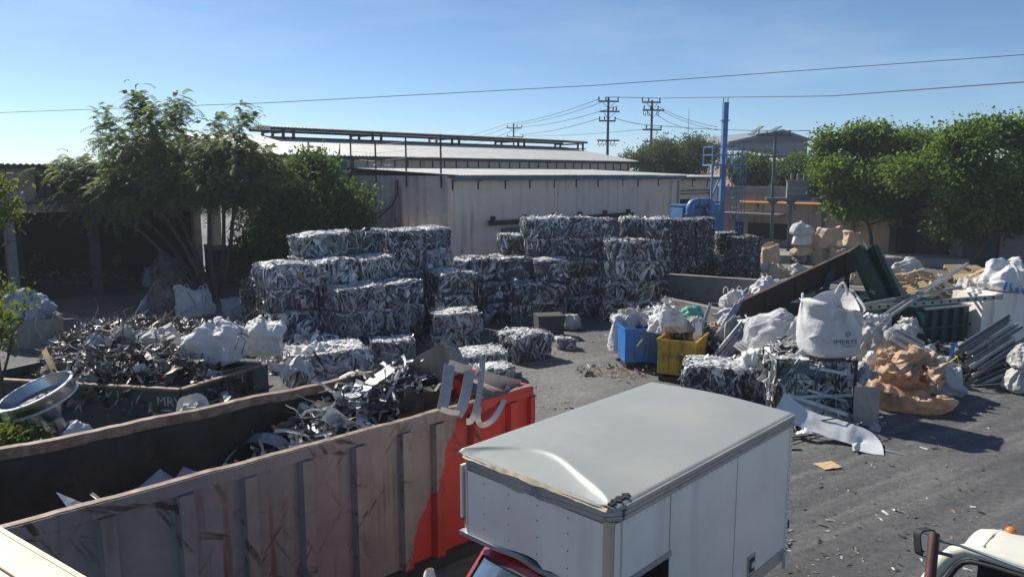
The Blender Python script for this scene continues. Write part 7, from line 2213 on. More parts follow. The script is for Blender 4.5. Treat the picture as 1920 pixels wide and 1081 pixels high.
obj('crushed_strips', bs_, 'scrap', lo, kind='stuff')
strip_px('dark navy film bundle bulging from the front of the wire cage', [(1462, 715, 17.92), (1490, 690, 17.88), (1528, 696, 17.9), (1540, 715, 17.95)], 0.26, 'slate_paint', up=(0, -1, 0.2), wob=0.12, seed=44, name='film_bundle', cat='film')
for i, (a, c) in enumerate((((1462, 745), (1605, 738)), ((1475, 705), (1500, 672)), ((1520, 688), (1600, 700)), ((1528, 705), (1540, 682)), ((1505, 728), (1598, 752)), ((1470, 760), (1560, 775)))):
    profile_bundle(('lowest long', 'short slanting', 'upper long', 'tiny upright', 'middle slanting', 'bottom left')[i] + ' pale profile crossing the front of the wire cage', ((a[0], a[1], 17.93), (c[0], c[1], 17.9)), 1, (0.06, 0.0), 'channel', 20 + i, cols=[(0.66, 0.66, 0.67, 0.5)])

def lettered_bag():
    Db = cD + CDp * 0.5
    p = PD(1550, 676, Db)
    o = thing('lettered_bulk_bag', 'upright open white bulk bag with dark lettering, standing on the wire cage', 'bulk bag', (p.x, Db, CH + 0.03), math.radians(8))
    R, hh = 0.70, 1.36
    nu, nv = 72, 30
    def rad(ph, t):
        c, s = abs(math.cos(ph)), abs(math.sin(ph))
        e = 3.4
        r = (c ** e + s ** e) ** (-1 / e)
        r = 0.55 * r + 0.45
        bulge = 0.90 + 0.13 * math.sin(math.pi * min(1, max(0, 0.12 + t * 0.85))) - 0.10 * max(0, 1 - t / 0.10) ** 2
        w = 0.02 * noise.noise(Vector((math.cos(ph) * 2, math.sin(ph) * 2, t * 5))) + 0.012 * (0.3 - abs(noise.noise(Vector((math.cos(ph) * 1.2, math.sin(ph) * 1.2, t * 16)))))
        return R * (r * bulge + w)
    def rim(ph):
        return hh + 0.16 * math.sin(2 * ph + 0.5) + 0.10 * noise.noise(Vector((math.cos(ph) * 1.5, math.sin(ph) * 1.5, 3))) + 0.10 * math.sin(ph)
    G = np.zeros((nv + 1, nu, 3))
    for i in range(nv + 1):
        t = i / nv
        for j in range(nu):
            ph = 2 * math.pi * j / nu
            r = rad(ph, t)
            if i == 0:
                r *= 0.92
            G[i, j] = (r * math.cos(ph), r * math.sin(ph), t * rim(ph))
    b = B(); b.grid(G, wrap=True)
    b.add([tuple(v) for v in G[0]] + [(0, 0, 0)], None, [(nu, (j + 1) % nu, j) for j in range(nu)])
    obj('woven_skin', b, 'bag_white', o, smooth=180)
    # inner wall down to the fill
    Gi = np.zeros((8, nu, 3))
    for i in range(8):
        t = i / 7
        for j in range(nu):
            ph = 2 * math.pi * j / nu
            r = rad(ph, 1.0) * (0.985 - 0.16 * t + 0.03 * noise.noise(Vector((ph * 2, t * 2, 1)))) 
            z = rim(ph) * (1 - t) + (hh - 0.32) * t
            Gi[i, j] = (r * math.cos(ph), r * math.sin(ph), z)
    b = B(); b.grid(Gi, wrap=True, flip=True); obj('inner_liner', b, 'bag_white', o, smooth=180)
    b = B(); b.add([tuple(v) for v in Gi[-1]] + [(0, 0, hh - 0.22)], None, [(j, (j + 1) % nu, nu) for j in range(nu)], col=(0.04, 0.04, 0.04, 0.1)); fl = obj('scrap_fill', b, 'scrap', o)
    rng = np.random.default_rng(5); n = 170
    a = rng.uniform(0, 6.28, n); r = np.sqrt(rng.uniform(0, 1, n)) * 0.5
    C = np.stack([r * np.cos(a), r * np.sin(a), hh - 0.22 - r * 0.15 + rng.uniform(-.01, .05, n)], 1)
    D = rng.normal(0, 1, (n, 3)); D[:, 2] *= 0.3
    b = B(); ribbons(b, C, D, rng.normal(0, 1, (n, 3)), rng.uniform(0.08, 0.25, n), rng.uniform(0.02, 0.06, n), rng.uniform(-1.5, 1.5, n), rng.uniform(0, .5, n), palette('dark', n, rng), S=4); obj('scrap_pieces', b, 'scrap', fl, kind='stuff')
    # liner film folded out over the front left and right
    def flap(ph0, ph1, drop, seed, name):
        n1, n2 = 26, 14
        G = np.zeros((n1, n2, 3))
        for i in range(n1):
            s = i / (n1 - 1); ph = ph0 + (ph1 - ph0) * s
            dr = drop * (math.sin(math.pi * s) ** 0.6) * (1 + 0.5 * noise.noise(Vector((s * 3, seed, 0))))
            for j in range(n2):
                t = j / (n2 - 1)
                r = rad(ph, 1.0 - 0.5 * t * dr) + 0.03 + 0.055 * (noise.noise(Vector((s * 5 + seed, t * 3, 2))) + 0.4) * min(1, t * 3) + 0.10 * math.exp(-((t - 0.12) / 0.15) ** 2)
                G[i, j] = (r * math.cos(ph), r * math.sin(ph), rim(ph) + 0.05 * math.sin(math.pi * min(1, t * 3)) - dr * t)
        b = B(); b.grid(G); b.grid(G - np.array([0, 0, 0.004]), flip=True); obj(name, b, 'bag_white', o, smooth=180)
    flap(math.radians(168), math.radians(272), 1.05, 3.0, 'liner_flap')
    flap(math.radians(285), math.radians(385), 0.42, 6.0, 'liner_flap')
    for ph in (math.radians(35), math.radians(140)):
        b = B(); pts = []
        for k in range(11):
            t = k / 10; pp = ph + (t - 0.5) * 0.5
            r = rad(pp, 1.0) * 0.97
            pts.append((r * math.cos(pp), r * math.sin(pp), rim(pp) - 0.12 + 0.26 * math.sin(math.pi * t)))
        b.tube(pts, 0.035, 6); obj('lifting_loop', b, 'bag_white', o, smooth=60)
    # print: text wraps round the skin
    def wrap(z):
        def fn(x, y):
            ph = -math.pi / 2 + 0.07 + x / R
            t = (z + y) / rim(ph)
            r = rad(ph, t) + 0.012
            return Vector((r * math.cos(ph), r * math.sin(ph), z + y))
        return fn
    text_on('lettering', 'IMERYS', 0.165, lambda x, y: wrap(0.44)(x * 1.15 - 0.02, y), 'lettering_dark', o)
    b = B()
    f = wrap(0.33)
    xs_ = np.linspace(-0.12, 0.27, 14)
    b.grid(np.array([[tuple(f(x, 0.0)), tuple(f(x, 0.016))] for x in xs_])); obj('lettering_line', b, 'lettering_dark', o)
    f = wrap(0.64)
    ring = [tuple(f(0.02 + 0.085 * math.cos(a), 0.075 * math.sin(a))) for a in np.linspace(0, 6.283, 21)[:-1]]
    b = B(); b.add(ring + [tuple(f(0.02, 0))], None, [(k, (k + 1) % 20, 20) for k in range(20)]); obj('logo_disc', b, 'bag_blue_grey', o)
lettered_bag()

# panel, curved sheet and bars in front of the cage
p0, p1 = P(1601, 805), P(1640, 812)
b = B(); b.bar((0, 0, 0.53), (0.55, -0.12, 0.53), 0.02, 1.02)
tag(obj('metal_sheet', b, 'steel_grey', loc=(p0.x, p0.y + 0.1, 0.0)), 'plain grey metal panel standing at the right end of the wire cage', 'panel')
o = strip_px('long bright curved aluminium sheet sprawling on the ground before the cage', [PD(1462, 752, 16.9), PD(1510, 785, 16.7), PD(1555, 800, 16.5), PD(1595, 812, 16.3), PD(1622, 828, 16.15), P(1628, 848, 0.03)], 0.62, 'alu_bright', up=(-0.15, -0.55, 1), wob=0.04, seed=51)
strip_px('bent end flap of sheet lying at the tip of the bright curved sheet', [P(1612, 850, 0.02), PD(1630, 828, 16.4), PD(1642, 812, 16.6)], 0.35, 'alu_trim', up=(0.4, -0.6, 0.7), wob=0.05, seed=52)
GRP_F = 'thin bars before the wire cage'
def bars(label, segs, w=0.035, m='steel_dark', name='bent_bar'):
    b = B()
    for seg in segs:
        b.tube([tuple(q) for q in seg], w / 2, 6)
    tag(obj(name, b, m, smooth=50), label, 'bar', GRP_F)
bars('bent dark bar frame arching over the bright curved sheet', [[PD(1482, 797, 16.8), PD(1572, 783, 16.6), PD(1642, 810, 16.5), PD(1688, 828, 16.6)]])
bars('dark bar lying flat under the bent bar frame', [[P(1482, 828, 0.05), P(1545, 806, 0.08), P(1600, 795, 0.1)]])
bars('short dark rods on the ground beside the van corner', [[P(1482, 842, 0.02), P(1503, 842, 0.02)], [P(1480, 820, 0.03), P(1530, 815, 0.05)]])
strip_px('crumpled bright strip on the ground left of the curved sheet', [P(1492, 812, 0.1), P(1515, 806, 0.25), P(1532, 815, 0.12)], 0.2, 'alu_bright', up=(0.1, -0.4, 1), wob=0.08, seed=53)
strip_px('flat pale sliver lying beyond the tip of the curved sheet', [P(1640, 838, 0.015), P(1695, 852, 0.015)], 0.10, 'alu_trim', up=(0, 0, 1), seed=54, taper=0.3)
profile_bundle('fan of long profiles sliding out of the wire cage to the lower right', ((1470, 758, 17.6), (1600, 800, 17.3)), 7, (0.6, 0.08), 'channel', 9, cols=[(0.6, 0.6, 0.6, 0.6), (0.32, 0.31, 0.32, 0.5), (0.45, 0.38, 0.28, 0.2)])
GRP_Y = 'torn sheets over the right hand heaps'
for i, (px, py, D, sz, m, yaw, lab) in enumerate(((1420, 610, 22.5, 1.1, 'bag_white', 0.2, 'white woven sheet crumpled behind the big slumped white bag'), (1470, 640, 20.6, 0.8, 'bag_white', 0.6, 'white sheet tucked between the slumped bag and the lettered bag'),
        (1250, 612, 23.4, 0.9, 'bag_white', 1.0, 'white film crumpled on top of the blue bin load'), (1285, 600, 23.8, 0.7, 'bag_dirty', 0.3, 'grubby film behind the tied bag on the yellow bin'), (1360, 600, 24.0, 0.9, 'film_clear', 0.5, 'clear film draped behind the slim bright profiles'),
        (1340, 610, 23.2, 0.6, 'bag_orange', 0.4, 'small orange brown rag among the leaning profiles'), (1640, 600, 23.0, 0.9, 'bag_white', 0.3, 'white sheet right of the lettered bag under the long channels'), (1700, 610, 22.5, 0.9, 'bag_dirty', 0.8, 'dirty white sheet against the green skip'),
        (1730, 660, 21.4, 0.8, 'film_clear', 0.1, 'clear film between the open white bag and the grey bag'), (1450, 700, 19.0, 0.7, 'bag_white', 0.9, 'white film on the end of the big bale of curled profiles'), (1500, 668, 18.6, 0.6, 'bag_white', 0.5, 'small white sheet on the cage top left of the lettered bag'),
        (1620, 690, 18.9, 0.7, 'bag_dirty', 0.5, 'dirty sheet squeezed between the cage and the open white bag'), (1395, 575, 27.0, 0.9, 'bag_white', 0.5, 'white sheet at the foot of the rusty boom'), (1440, 620, 22.0, 1.0, 'bag_dirty', 1.4, 'grey white sheet on the mound behind the slumped bag'))):
    p = PD(px, py, D)
    torn_sheet(lab, (p.x, p.y, max(0.05, p.z - 0.2)), (sz, sz * 0.8), m, yaw, 300 + i, group=GRP_Y, tilt=(0.35, 0.15 * (-1) ** i))
p = P(1775, 705)
heap('scrap_heap', 'jumble of film and offcuts at the foot of the green skip', (p.x + 0.2, p.y + 0.9, 0), (1.5, 0.9, 0.7), 'mixed', 300, 101, (0.2, 0.8), (0.03, 0.1), group='scrap heaps', big=0.1)
p = P(1345, 700)
heap('scrap_heap', 'low pile of dark offcuts between the yellow bin and the big bale', (p.x + 0.2, p.y + 0.9, 0), (0.9, 0.9, 0.7), 'dark', 240, 102, (0.2, 0.8), (0.03, 0.1), group='scrap heaps', big=0.1)
p = P(1640, 812)
heap('scrap_heap', 'scatter of thin offcuts under the bright curved sheet', (p.x - 1.0, p.y + 0.7, 0), (1.5, 0.8, 0.22), 'mixed', 160, 103, (0.2, 0.7), (0.02, 0.08), group='scrap heaps', big=0.06)
# orange bags
GRP_O = 'orange bags right of the wire cage'
p = P(1700, 748)
sack('large crumpled orange brown bag with open top right of the wire cage', (p.x - 0.02, p.y + 0.25, 0), (1.75, 1.15, 1.02), 'bag_orange', -0.15, 'slump', 42, group=GRP_O, fold=1.35)
sack('folded orange brown flap rising at the top of the crumpled orange bag', (p.x - 0.3, p.y + 0.35, 0.6), (0.7, 0.5, 0.75), 'bag_orange', 0.4, 'slump', 43, group=GRP_O, fold=1.4)
for i, (px, py, D, sz, yw, lab) in enumerate(((1690, 690, 19.5, 1.0, 0.3, 'torn orange brown flap folded over the front of the crumpled orange bag'), (1740, 700, 19.3, 0.9, 1.1, 'torn orange brown sheet hanging off the right of the crumpled orange bag'), (1720, 668, 19.9, 0.8, 0.6, 'ragged orange brown edge on top of the crumpled orange bag'))):
    p = PD(px, py, D)
    torn_sheet(lab, (p.x, p.y, p.z - 0.15), (sz, sz * 0.7), 'bag_orange', yw, 400 + i, group=GRP_O, tilt=(0.75, 0.2 * (-1) ** i), name='torn_bag', cat='torn bag')
p = P(1780, 748)
sack('grey translucent bag with yellow ties right of the orange bag', (p.x, p.y + 0.45, 0), (1.05, 1.0, 1.1), 'film_clear', 0.2, 'slump', 44, fold=1.1)
b = B()
for (a0, a1, a2) in (((1742, 688), (1765, 672), (1785, 682)), ((1765, 690), (1795, 668), (1802, 700)), ((1780, 745), (1782, 718), (1790, 690))):
    b.tube([tuple(PD(a0[0], a0[1], 19.8)), tuple(PD(a1[0], a1[1], 19.7)), tuple(PD(a2[0], a2[1], 19.8))], 0.018, 5)
m_yel = mat('yellow_strap', (0.62, 0.52, 0.06), 0.6, bmp=0.0)
tag(obj('yellow_tie', b, 'yellow_strap', smooth=60), 'yellow tie straps tangled on the grey translucent bag', 'strap')
p = P(1660, 745)
sack('white paper corner tucked behind the orange bag', (p.x - 0.1, p.y + 0.7, 0.75), (0.45, 0.3, 0.35), 'bag_white', 0.4, 'slump', 46)
# flattened open orange bag: a tray with a rolled, ragged rim
def open_bag(label, p, a, c, hh, yaw, m, seed):
    n1, n2 = 110, 30
    G = np.zeros((n2, n1, 3))
    for i in range(n2):
        t = i / (n2 - 1)
        for j in range(n1):
            ph = 2 * math.pi * j / n1
            w = noise.noise(Vector((math.cos(ph) * 2 + seed, math.sin(ph) * 2, 1)))
            w2 = noise.noise(Vector((math.cos(ph) * 5 + seed, math.sin(ph) * 5, t * 4)))
            if t < 0.55:
                u = t / 0.55
                r, z = (0.72 + 0.30 * u ** 0.6), hh * u * (1 + 0.55 * w + 0.25 * math.cos(ph * 1.0 + 2.8))
            else:
                u = (t - 0.55) / 0.45
                r, z = 1.02 - 0.75 * u ** 0.8, hh * (1 + 0.55 * w + 0.25 * math.cos(ph + 2.8)) * (1 - u) + 0.10 * u
            k = 1 + 0.12 * w + 0.07 * w2
            G[i, j] = (a * r * k * math.cos(ph), c * r * k * math.sin(ph), max(0.01, z + 0.05 * w2 * hh * 2))
    rg = np.random.default_rng(4); Vf = G.reshape(-1, 3); Nf = grid_normals(G, True).reshape(-1, 3)
    G = (Vf + Nf * (fold_field(Vf, Nf, rg, 30, 0.07, 0.3, 0.05) + fold_field(Vf, Nf, rg, 60, 0.035, 0.15, 0.025))[:, None]).reshape(G.shape); G[..., 2] = np.maximum(G[..., 2], 0.01)
    b = B(); b.grid(G, wrap=True)
    b.add([tuple(v) for v in G[-1]] + [(0, 0, 0.12)], None, [(j, (j + 1) % n1, n1) for j in range(n1)])
    o = obj('bulk_bag', b, m, loc=tuple(p), smooth=180, rotz=yaw)
    return tag(o, label, 'bulk bag', GRP_O)
p = P(1722, 778)
open_bag('flattened empty orange bag lying open on the ground in front', (p.x, p.y + 0.45, 0), 1.05, 0.5, 0.42, math.radians(-18), 'bag_orange', 3.0)
p = P(1552, 874)
b = B()
G = np.zeros((9, 7, 3))
for i in range(9):
    for j in range(7):
        G[i, j] = (-0.22 + 0.055 * i, -0.17 + 0.057 * j, 0.025 + 0.03 * abs(nz(i, j, 2, 0.6)))
b.grid(G); b.grid(G - np.array([0, 0, 0.015]), flip=True)
tag(obj('crushed_carton', b, 'timber', loc=(p.x, p.y, 0), rotz=0.3, smooth=40), 'flattened yellow carton lying alone on the open ground', 'carton')

# profile pile at the far right
profile_bundle('tilted pile of long grey profiles at the right edge', ((1808, 682, 20.9), (1908, 618, 22.2)), 12, (1.05, 0.12), 'channel', 10, cols=[(0.30, 0.295, 0.285, 0.2), (0.20, 0.20, 0.205, 0.2), (0.44, 0.41, 0.36, 0.1), (0.14, 0.13, 0.12, 0.1), (0.56, 0.54, 0.50, 0.1)])
profile_bundle('lower layer of dark profiles under the tilted pile at the right edge', ((1815, 712, 20.9), (1912, 668, 21.8)), 7, (0.7, 0.12), 'channel', 12, cols=[(0.10, 0.10, 0.11, 0.3), (0.22, 0.21, 0.2, 0.3), (0.40, 0.39, 0.38, 0.4)])
p = P(1870, 712)
heap('scrap_heap', 'dark base of scrap under the tilted profile pile', (p.x, p.y + 0.9, 0), (1.25, 0.9, 0.95), 'dark', 260, 97, (0.25, 0.8), (0.03, 0.1), group='scrap heaps')
strip_px('upright blue plastic strip beside the grey translucent bag', [PD(1778, 680, 20.8), PD(1790, 642, 21.0)], 0.12, 'bin_blue', up=(0.1, -1, 0), name='blue_strip', cat='strip', thick=0.02)
p = P(1745, 690)
b = B(); b.lathe([(0.0, 0.0), (0.10, 0.0), (0.14, 0.30), (0.13, 0.30), (0.095, 0.02), (0.0, 0.02)], 18); pq = PD(1741, 676, 20.4); tag(obj('plastic_cup', b, 'bag_white', loc=tuple(pq), smooth=40), 'pale plastic bucket tipped on top of the bags by the orange bag', 'bucket').rotation_euler = (0.3, -0.25, 0)
p = P(1912, 745)
sack('stacked white sack at the right edge in front of the profile pile', (p.x + 0.35, p.y + 0.5, 0), (0.9, 0.8, 0.75), 'bag_dirty', 0, 'slump', 47)
sack('upper white sack at the right edge', (p.x + 0.4, p.y + 0.5, 0.7), (0.85, 0.75, 0.7), 'bag_dirty', 0.4, 'slump', 48)

# big green open container with raised lid
g0 = PD(1735, 578, 25.2); zc_ = g0.z
gd = math.radians(22)
gcon = thing('green_skip', 'bottle green ribbed skip container behind the lettered bag', 'container', (g0.x, g0.y, 0), gd)
SX, SY = 2.15, 5.6
for nm, args in (('end_wall', (0, SX, 0, 0.05)), ('end_wall', (0, SX, SY - 0.05, SY))):
    b = B(); b.b2(*args, 0.15, zc_ - 0.06); obj(nm, b, 'green_paint', gcon)
for nm, args in (('side_wall', (0, 0.05, 0.052, SY - 0.052)), ('side_wall', (SX - 0.05, SX, 0.052, SY - 0.052))):
    b = B(); b.b2(*args, 0.15, zc_ - 0.06); obj(nm, b, 'green_paint', gcon)
for args in ((-0.04, SX + 0.04, -0.04, 0.06), (-0.04, SX + 0.04, SY - 0.06, SY + 0.04), (-0.04, 0.06, 0.062, SY - 0.062), (SX - 0.06, SX + 0.04, 0.062, SY - 0.062)):
    b = B(); b.b2(*args, zc_ - 0.06, zc_); obj('top_rail', b, 'steel_grey' if args[2] < 0 else 'green_paint', gcon)
for x in (0.35, 0.85, 1.35, 1.85):
    b = B(); b.prism([(x - 0.13, 0), (x - 0.09, -0.1), (x + 0.09, -0.1), (x + 0.13, 0)], lambda a, c, t: (a, c - 0.002, t), 0.15, zc_ - 0.07); obj('rib', b, 'green_paint', gcon)
for y in (0.8, 1.7, 2.6, 3.5, 4.4):
    b = B(); b.prism([(y - 0.12, 0), (y - 0.08, -0.09), (y + 0.08, -0.09), (y + 0.12, 0)], lambda a, c, t: (c - 0.002, a, t), 0.15, zc_ - 0.07); obj('rib', b, 'green_paint', gcon)
b = B(); b.b2(0.1, SX - 0.1, 0.1, SY - 0.1, 0.15, 0.2); obj('skip_floor', b, 'inside_dark', gcon)
b = B(); b.b2(-0.02, SX + 0.02, -0.115, -0.104, 0.75, 0.84); obj('waist_band', b, 'green_paint', gcon)
# raised green lid panels
lid = thing('raised_lid', 'tall bottle green folded lid panel leaning above the skip, marked with white letters', 'lid', tuple(PD(1670, 566, 25.4)))
def LP(px, py, D=25.4):
    return PD(px, py, D) - Vector(lid.location)
def vpanel(name, top, bot, seed, D=25.4):
    pts_t = [LP(px, py, D + dd) for px, py, dd in top]
    pts_b = [LP(px, py, D + dd) for px, py, dd in bot]
    G = np.array([[tuple(a.lerp(c, k / 5)) for k in range(6)] for a, c in zip(pts_t, pts_b)])
    b = B(); b.grid(G); b.grid(G + np.array([0, 0.04, 0]), flip=True)
    for side in (G[:, 0], G[:, -1], G[0], G[-1]):
        b.grid(np.stack([side, side + np.array([0, 0.04, 0])], 1))
    return obj(name, b, 'green_paint', lid)
vpanel('lid_panel', [(1592, 474, 0.25), (1598, 468, 0.05), (1612, 458, -0.1), (1622, 461, 0.1), (1626, 470, 0.3)], [(1634, 568, 0.25), (1642, 567, 0.05), (1662, 565, -0.1), (1672, 563, 0.1), (1676, 561, 0.3)], 1)
vpanel('lid_panel', [(1622, 472, 0.35), (1636, 459, 0.05), (1646, 459, 0.0), (1652, 468, 0.2), (1658, 480, 0.35)], [(1668, 562, 0.35), (1682, 560, 0.05), (1692, 558, 0.0), (1698, 556, 0.2), (1700, 553, 0.35)], 2)
tc_ = LP(1635, 547, 25.22)
text_on('lettering', 'MG', 0.16, lambda x, y: tc_ + Vector((x * 0.9 + y * 0.3, -0.02, y - x * 0.35)), 'lettering_pale', lid)
# rusty boom
p0, p1 = PD(1378, 590, 26.4), PD(1602, 486, 27.2)
bm = thing('rusty_boom', 'long rust brown steel ramp beam sloping up to the raised green lid', 'beam', tuple(p0))
d_ = p1 - p0
b = B(); b.bar((0, 0, 0), d_, 0.10, 0.75); obj('web_plate', b, 'steel_rust', bm)
b = B(); b.bar((0, -0.02, 0.40), d_ + Vector((0, -0.02, 0.40)), 0.2, 0.05); obj('top_flange', b, 'steel_rust', bm)
b = B(); b.bar((0, -0.02, -0.40), d_ + Vector((0, -0.02, -0.40)), 0.26, 0.05); obj('bottom_flange', b, 'steel_rust', bm)
for f in (0.25, 0.5, 0.75, 0.92):
    q = d_ * f
    b = B(); b.bar(q + Vector((0, -0.09, -0.3)), q + Vector((0, -0.09, 0.3)), 0.05, 0.06); obj('stiffener', b, 'steel_rust', bm)
s0, s1 = PD(1562, 500, 26.9) - p0, PD(1546, 548, 26.4) - p0
b = B(); b.bar(s0, s1 + (s1 - s0) * 0.8, 0.2, 0.08); obj('strut', b, 'steel_dark', bm)
b = B(); q0_, q1_ = PD(1384, 592, 26.4) - p0, PD(1384, 592, 26.4) - p0; q1_.z = -p0.z; b.bar(q0_ + Vector((0.2, 0.3, -0.3)), q1_ + Vector((0.2, 0.3, 0)), 0.2); q2_ = d_ * 0.97 + Vector((0, 0.3, -0.3)); b.bar(q2_, Vector((q2_.x, q2_.y, -p0.z)), 0.2); obj('prop', b, 'steel_dark', bm)
# green dark box left beneath the boom
p = PD(1466, 575, 26.6)
b = B(); b.b2(-1.1, 0.9, 0, 1.6, 0, 1.35)
gb = obj('green_bin', b, 'green_dark', loc=(p.x, p.y + 0.4, 0)); tag(gb, 'dark green bin in the shade below the rusty boom', 'bin')
b = B(); b.b2(-1.14, 0.94, -0.05, -0.002, 1.25, 1.38); obj('rim', b, 'green_dark', gb)
b = B()
for x in (-0.7, -0.1, 0.5):
    b.b2(x - 0.05, x + 0.05, -0.04, -0.002, 0.05, 1.24)
obj('rib', b, 'green_dark', gb)
# long beams lying across the skip
def beam(label, p, q, w, hh, m, n=1, gap=0.1, holes=False):
    p, q = PD(*p), PD(*q)
    o = thing('long_profile', label, 'profile', tuple(p), 0, 'long profiles across the green skip')
    d = q - p; s = d.normalized().cross(Vector((0, 0, 1))).normalized()
    for k in range(n):
        b = B(); off = s * (gap * k); b.bar(off, off + d, w, hh); obj('bar', b, m, o)
    if holes:
        b = B()
        for k in range(16):
            c = d * (0.03 + 0.06 * k); b.bar(c + Vector((-0.04, -w / 2 - 0.004, 0)), c + Vector((0.04, -w / 2 - 0.004, 0)), 0.004, hh * 0.45)
        obj('slot', b, 'interior_black', o, kind='stuff')
    return o
beam('left of two long grey channels rising to the upper right over the skip', (1632, 606, 22.6), (1800, 500, 27.5), 0.07, 0.09, 'steel_grey')
beam('right of two long grey channels rising to the upper right over the skip', (1652, 604, 22.5), (1814, 494, 27.5), 0.08, 0.09, 'steel_grey')
beam('slotted grey beam lying across the green skip', (1606, 578, 24.4), (1880, 556, 25.0), 0.08, 0.16, 'steel_grey', holes=True)
beam('round looking grey bar above the slotted beam', (1604, 574, 24.0), (1802, 538, 25.6), 0.10, 0.10, 'steel_grey')
# white tank block with big blue striped bag on top
p = PD(1862, 612, 25.5)
b = B(); b.b2(0, 2.6, 0, 1.4, 0, 1.95); b.b2(-0.35, 0.0, 0.15, 1.4, 0, 1.85)
tag(obj('white_tank', b, 'van_white', loc=(p.x, p.y, 0), rotz=math.radians(8)), 'white block shaped tank at the right edge under the blue streaked bag', 'tank')
sack('big white bag with blue streaks on the white tank at the right edge', (p.x + 0.85, p.y + 0.7, 1.95), (1.75, 1.3, 1.05), 'bag_white', 0.2, 'slump', 49)
b = B()
for k in range(4):
    q = PD(1888 + 8 * k, 528 + 3 * k, 25.5); b.bar(q, q + Vector((0.10 * (k - 1), -0.04, -0.28)), 0.10, 0.012, up=(0, -1, 0))
tag(obj('blue_print', b, 'bin_blue'), 'blue straps on the big white bag at the right edge', 'strap')
p = PD(1838, 520, 29)
sack('pale grey white bag behind the long channels, left of the blue streaked bag', (p.x, p.y, 0.4), (1.9, 1.2, 1.75), 'bag_dirty', 0, 'slump', 56)
# pallets
def pallet():
    t = thing('wooden_pallet', 'weathered pallet tipped flat on the front of the pallet heap', 'pallet', (0, 0, 0), 0, 'wooden pallets heaped behind the skip')
    for k in range(7):
        b = B(); b.b2(-0.6, 0.6, -0.5 + k * 0.157, -0.5 + k * 0.157 + 0.095, 0.12, 0.142); obj('slat', b, 'timber', t)
    for y in (-0.45, 0.0, 0.45):
        b = B(); b.b2(-0.6, 0.6, y - 0.045, y + 0.045, 0.022, 0.12); obj('bearer', b, 'timber', t)
    for k in range(3):
        b = B(); b.b2(-0.6, 0.6, -0.5 + k * 0.45, -0.4 + k * 0.45, 0.0, 0.022); obj('slat', b, 'timber', t)
    return t
pal = pallet()
spots = [((1690, 528), 33.0, 0.7, (0.9, 0.2, 0.3), None), ((1712, 535), 32.6, 0.6, (1.0, -0.1, 0.9), 'pallet leaning steeply at the left of the heap, slats showing'), ((1738, 528), 33.0, 0.8, (0.75, 0.25, 0.4), 'pallet leaning toward us in the middle of the heap'),
         ((1760, 545), 32.2, 0.4, (0.6, 0.1, 1.2), 'pallet lying low at the right foot of the heap beside the channels'), ((1725, 548), 31.8, 0.2, (0.35, -0.2, 0.2), 'pallet nearly flat at the bottom front of the heap'),
         ((1800, 512), 36.5, 0.9, (0.5, 0.0, 0.1), 'pallet of the rear heap, left one behind the long channels'), ((1835, 510), 36.5, 0.9, (0.3, 0.05, 0.5), 'pallet of the rear heap, right one near the blue pole'), ((1815, 524), 35.5, 0.4, (0.15, -0.1, -0.2), 'bottom pallet of the rear heap')]
for i, (px, D, z, rot, lab) in enumerate(spots):
    q = PD(px[0], px[1], D)
    t = pal if i == 0 else dup(pal, (0, 0, 0), 0, lab)
    t.location = (q.x, q.y, max(0.35, q.z)); t.rotation_euler = rot
q = PD(1715, 540, 33.5)
heap('scrap_heap', 'heap of broken boards under the pallets', (q.x + 0.3, 34.2, 0), (2.2, 1.3, 1.15), 'rust', 160, 98, (0.3, 0.9), (0.04, 0.1), group='scrap heaps', mound='dirt_mound')
q = PD(1820, 520, 37)
heap('scrap_heap', 'dark heap of boards under the rear pallets', (q.x, 37.5, 0), (2.2, 1.2, 1.0), 'rust', 140, 99, (0.3, 0.9), (0.04, 0.1), group='scrap heaps', mound='dirt_mound')
rngp = random.Random(8)
for i in range(9):
    q = PD(rngp.uniform(1675, 1775), rngp.uniform(505, 545), rngp.uniform(31.8, 33.5))
    b = B(); a_ = rngp.uniform(-0.9, 0.5); b.bar((-0.5, 0, -0.5 * math.tan(a_) * 0.5), (0.5, 0.1, 0.5 * math.tan(a_) * 0.5), 0.10, 0.025)
    tag(obj('loose_board', b, 'timber', loc=tuple(q)), ('topmost', 'leftmost', 'lowest', 'steepest tilted', 'frontmost', 'rearmost', 'rightmost', 'nearly level', 'half buried')[i] + ' loose pale board on the pallet heap', 'board', 'loose boards on the pallet heap')
b = B(); b.bar(tuple(PD(1808, 522, 31)), tuple(PD(1856, 500, 32)), 0.16, 0.04); tag(obj('pale_plank', b, 'timber'), 'pale plank propped above the grey white bag behind the channels', 'plank')
q = PD(1700, 505, 35)
sack('white rag bundle on top of the pallet heap', (q.x, q.y, q.z - 0.4), (1.6, 1.0, 0.8), 'bag_dirty', 0.2, 'slump', 57, fold=1.4)
q = P(1880, 508); b = B(); b.tube([(0, 0, 0), (0, 0, 0.9)], 0.09, 10); b.lathe([(0.0, 0.12), (0.07, 0.10), (0.09, 0.0)], 10, M=Matrix.Translation((0, 0, 0.9))); tag(obj('blue_bollard', b, 'bin_blue', loc=(q.x, q.y, 0), smooth=50), 'small bright blue post by the far wall at the right', 'bollard')
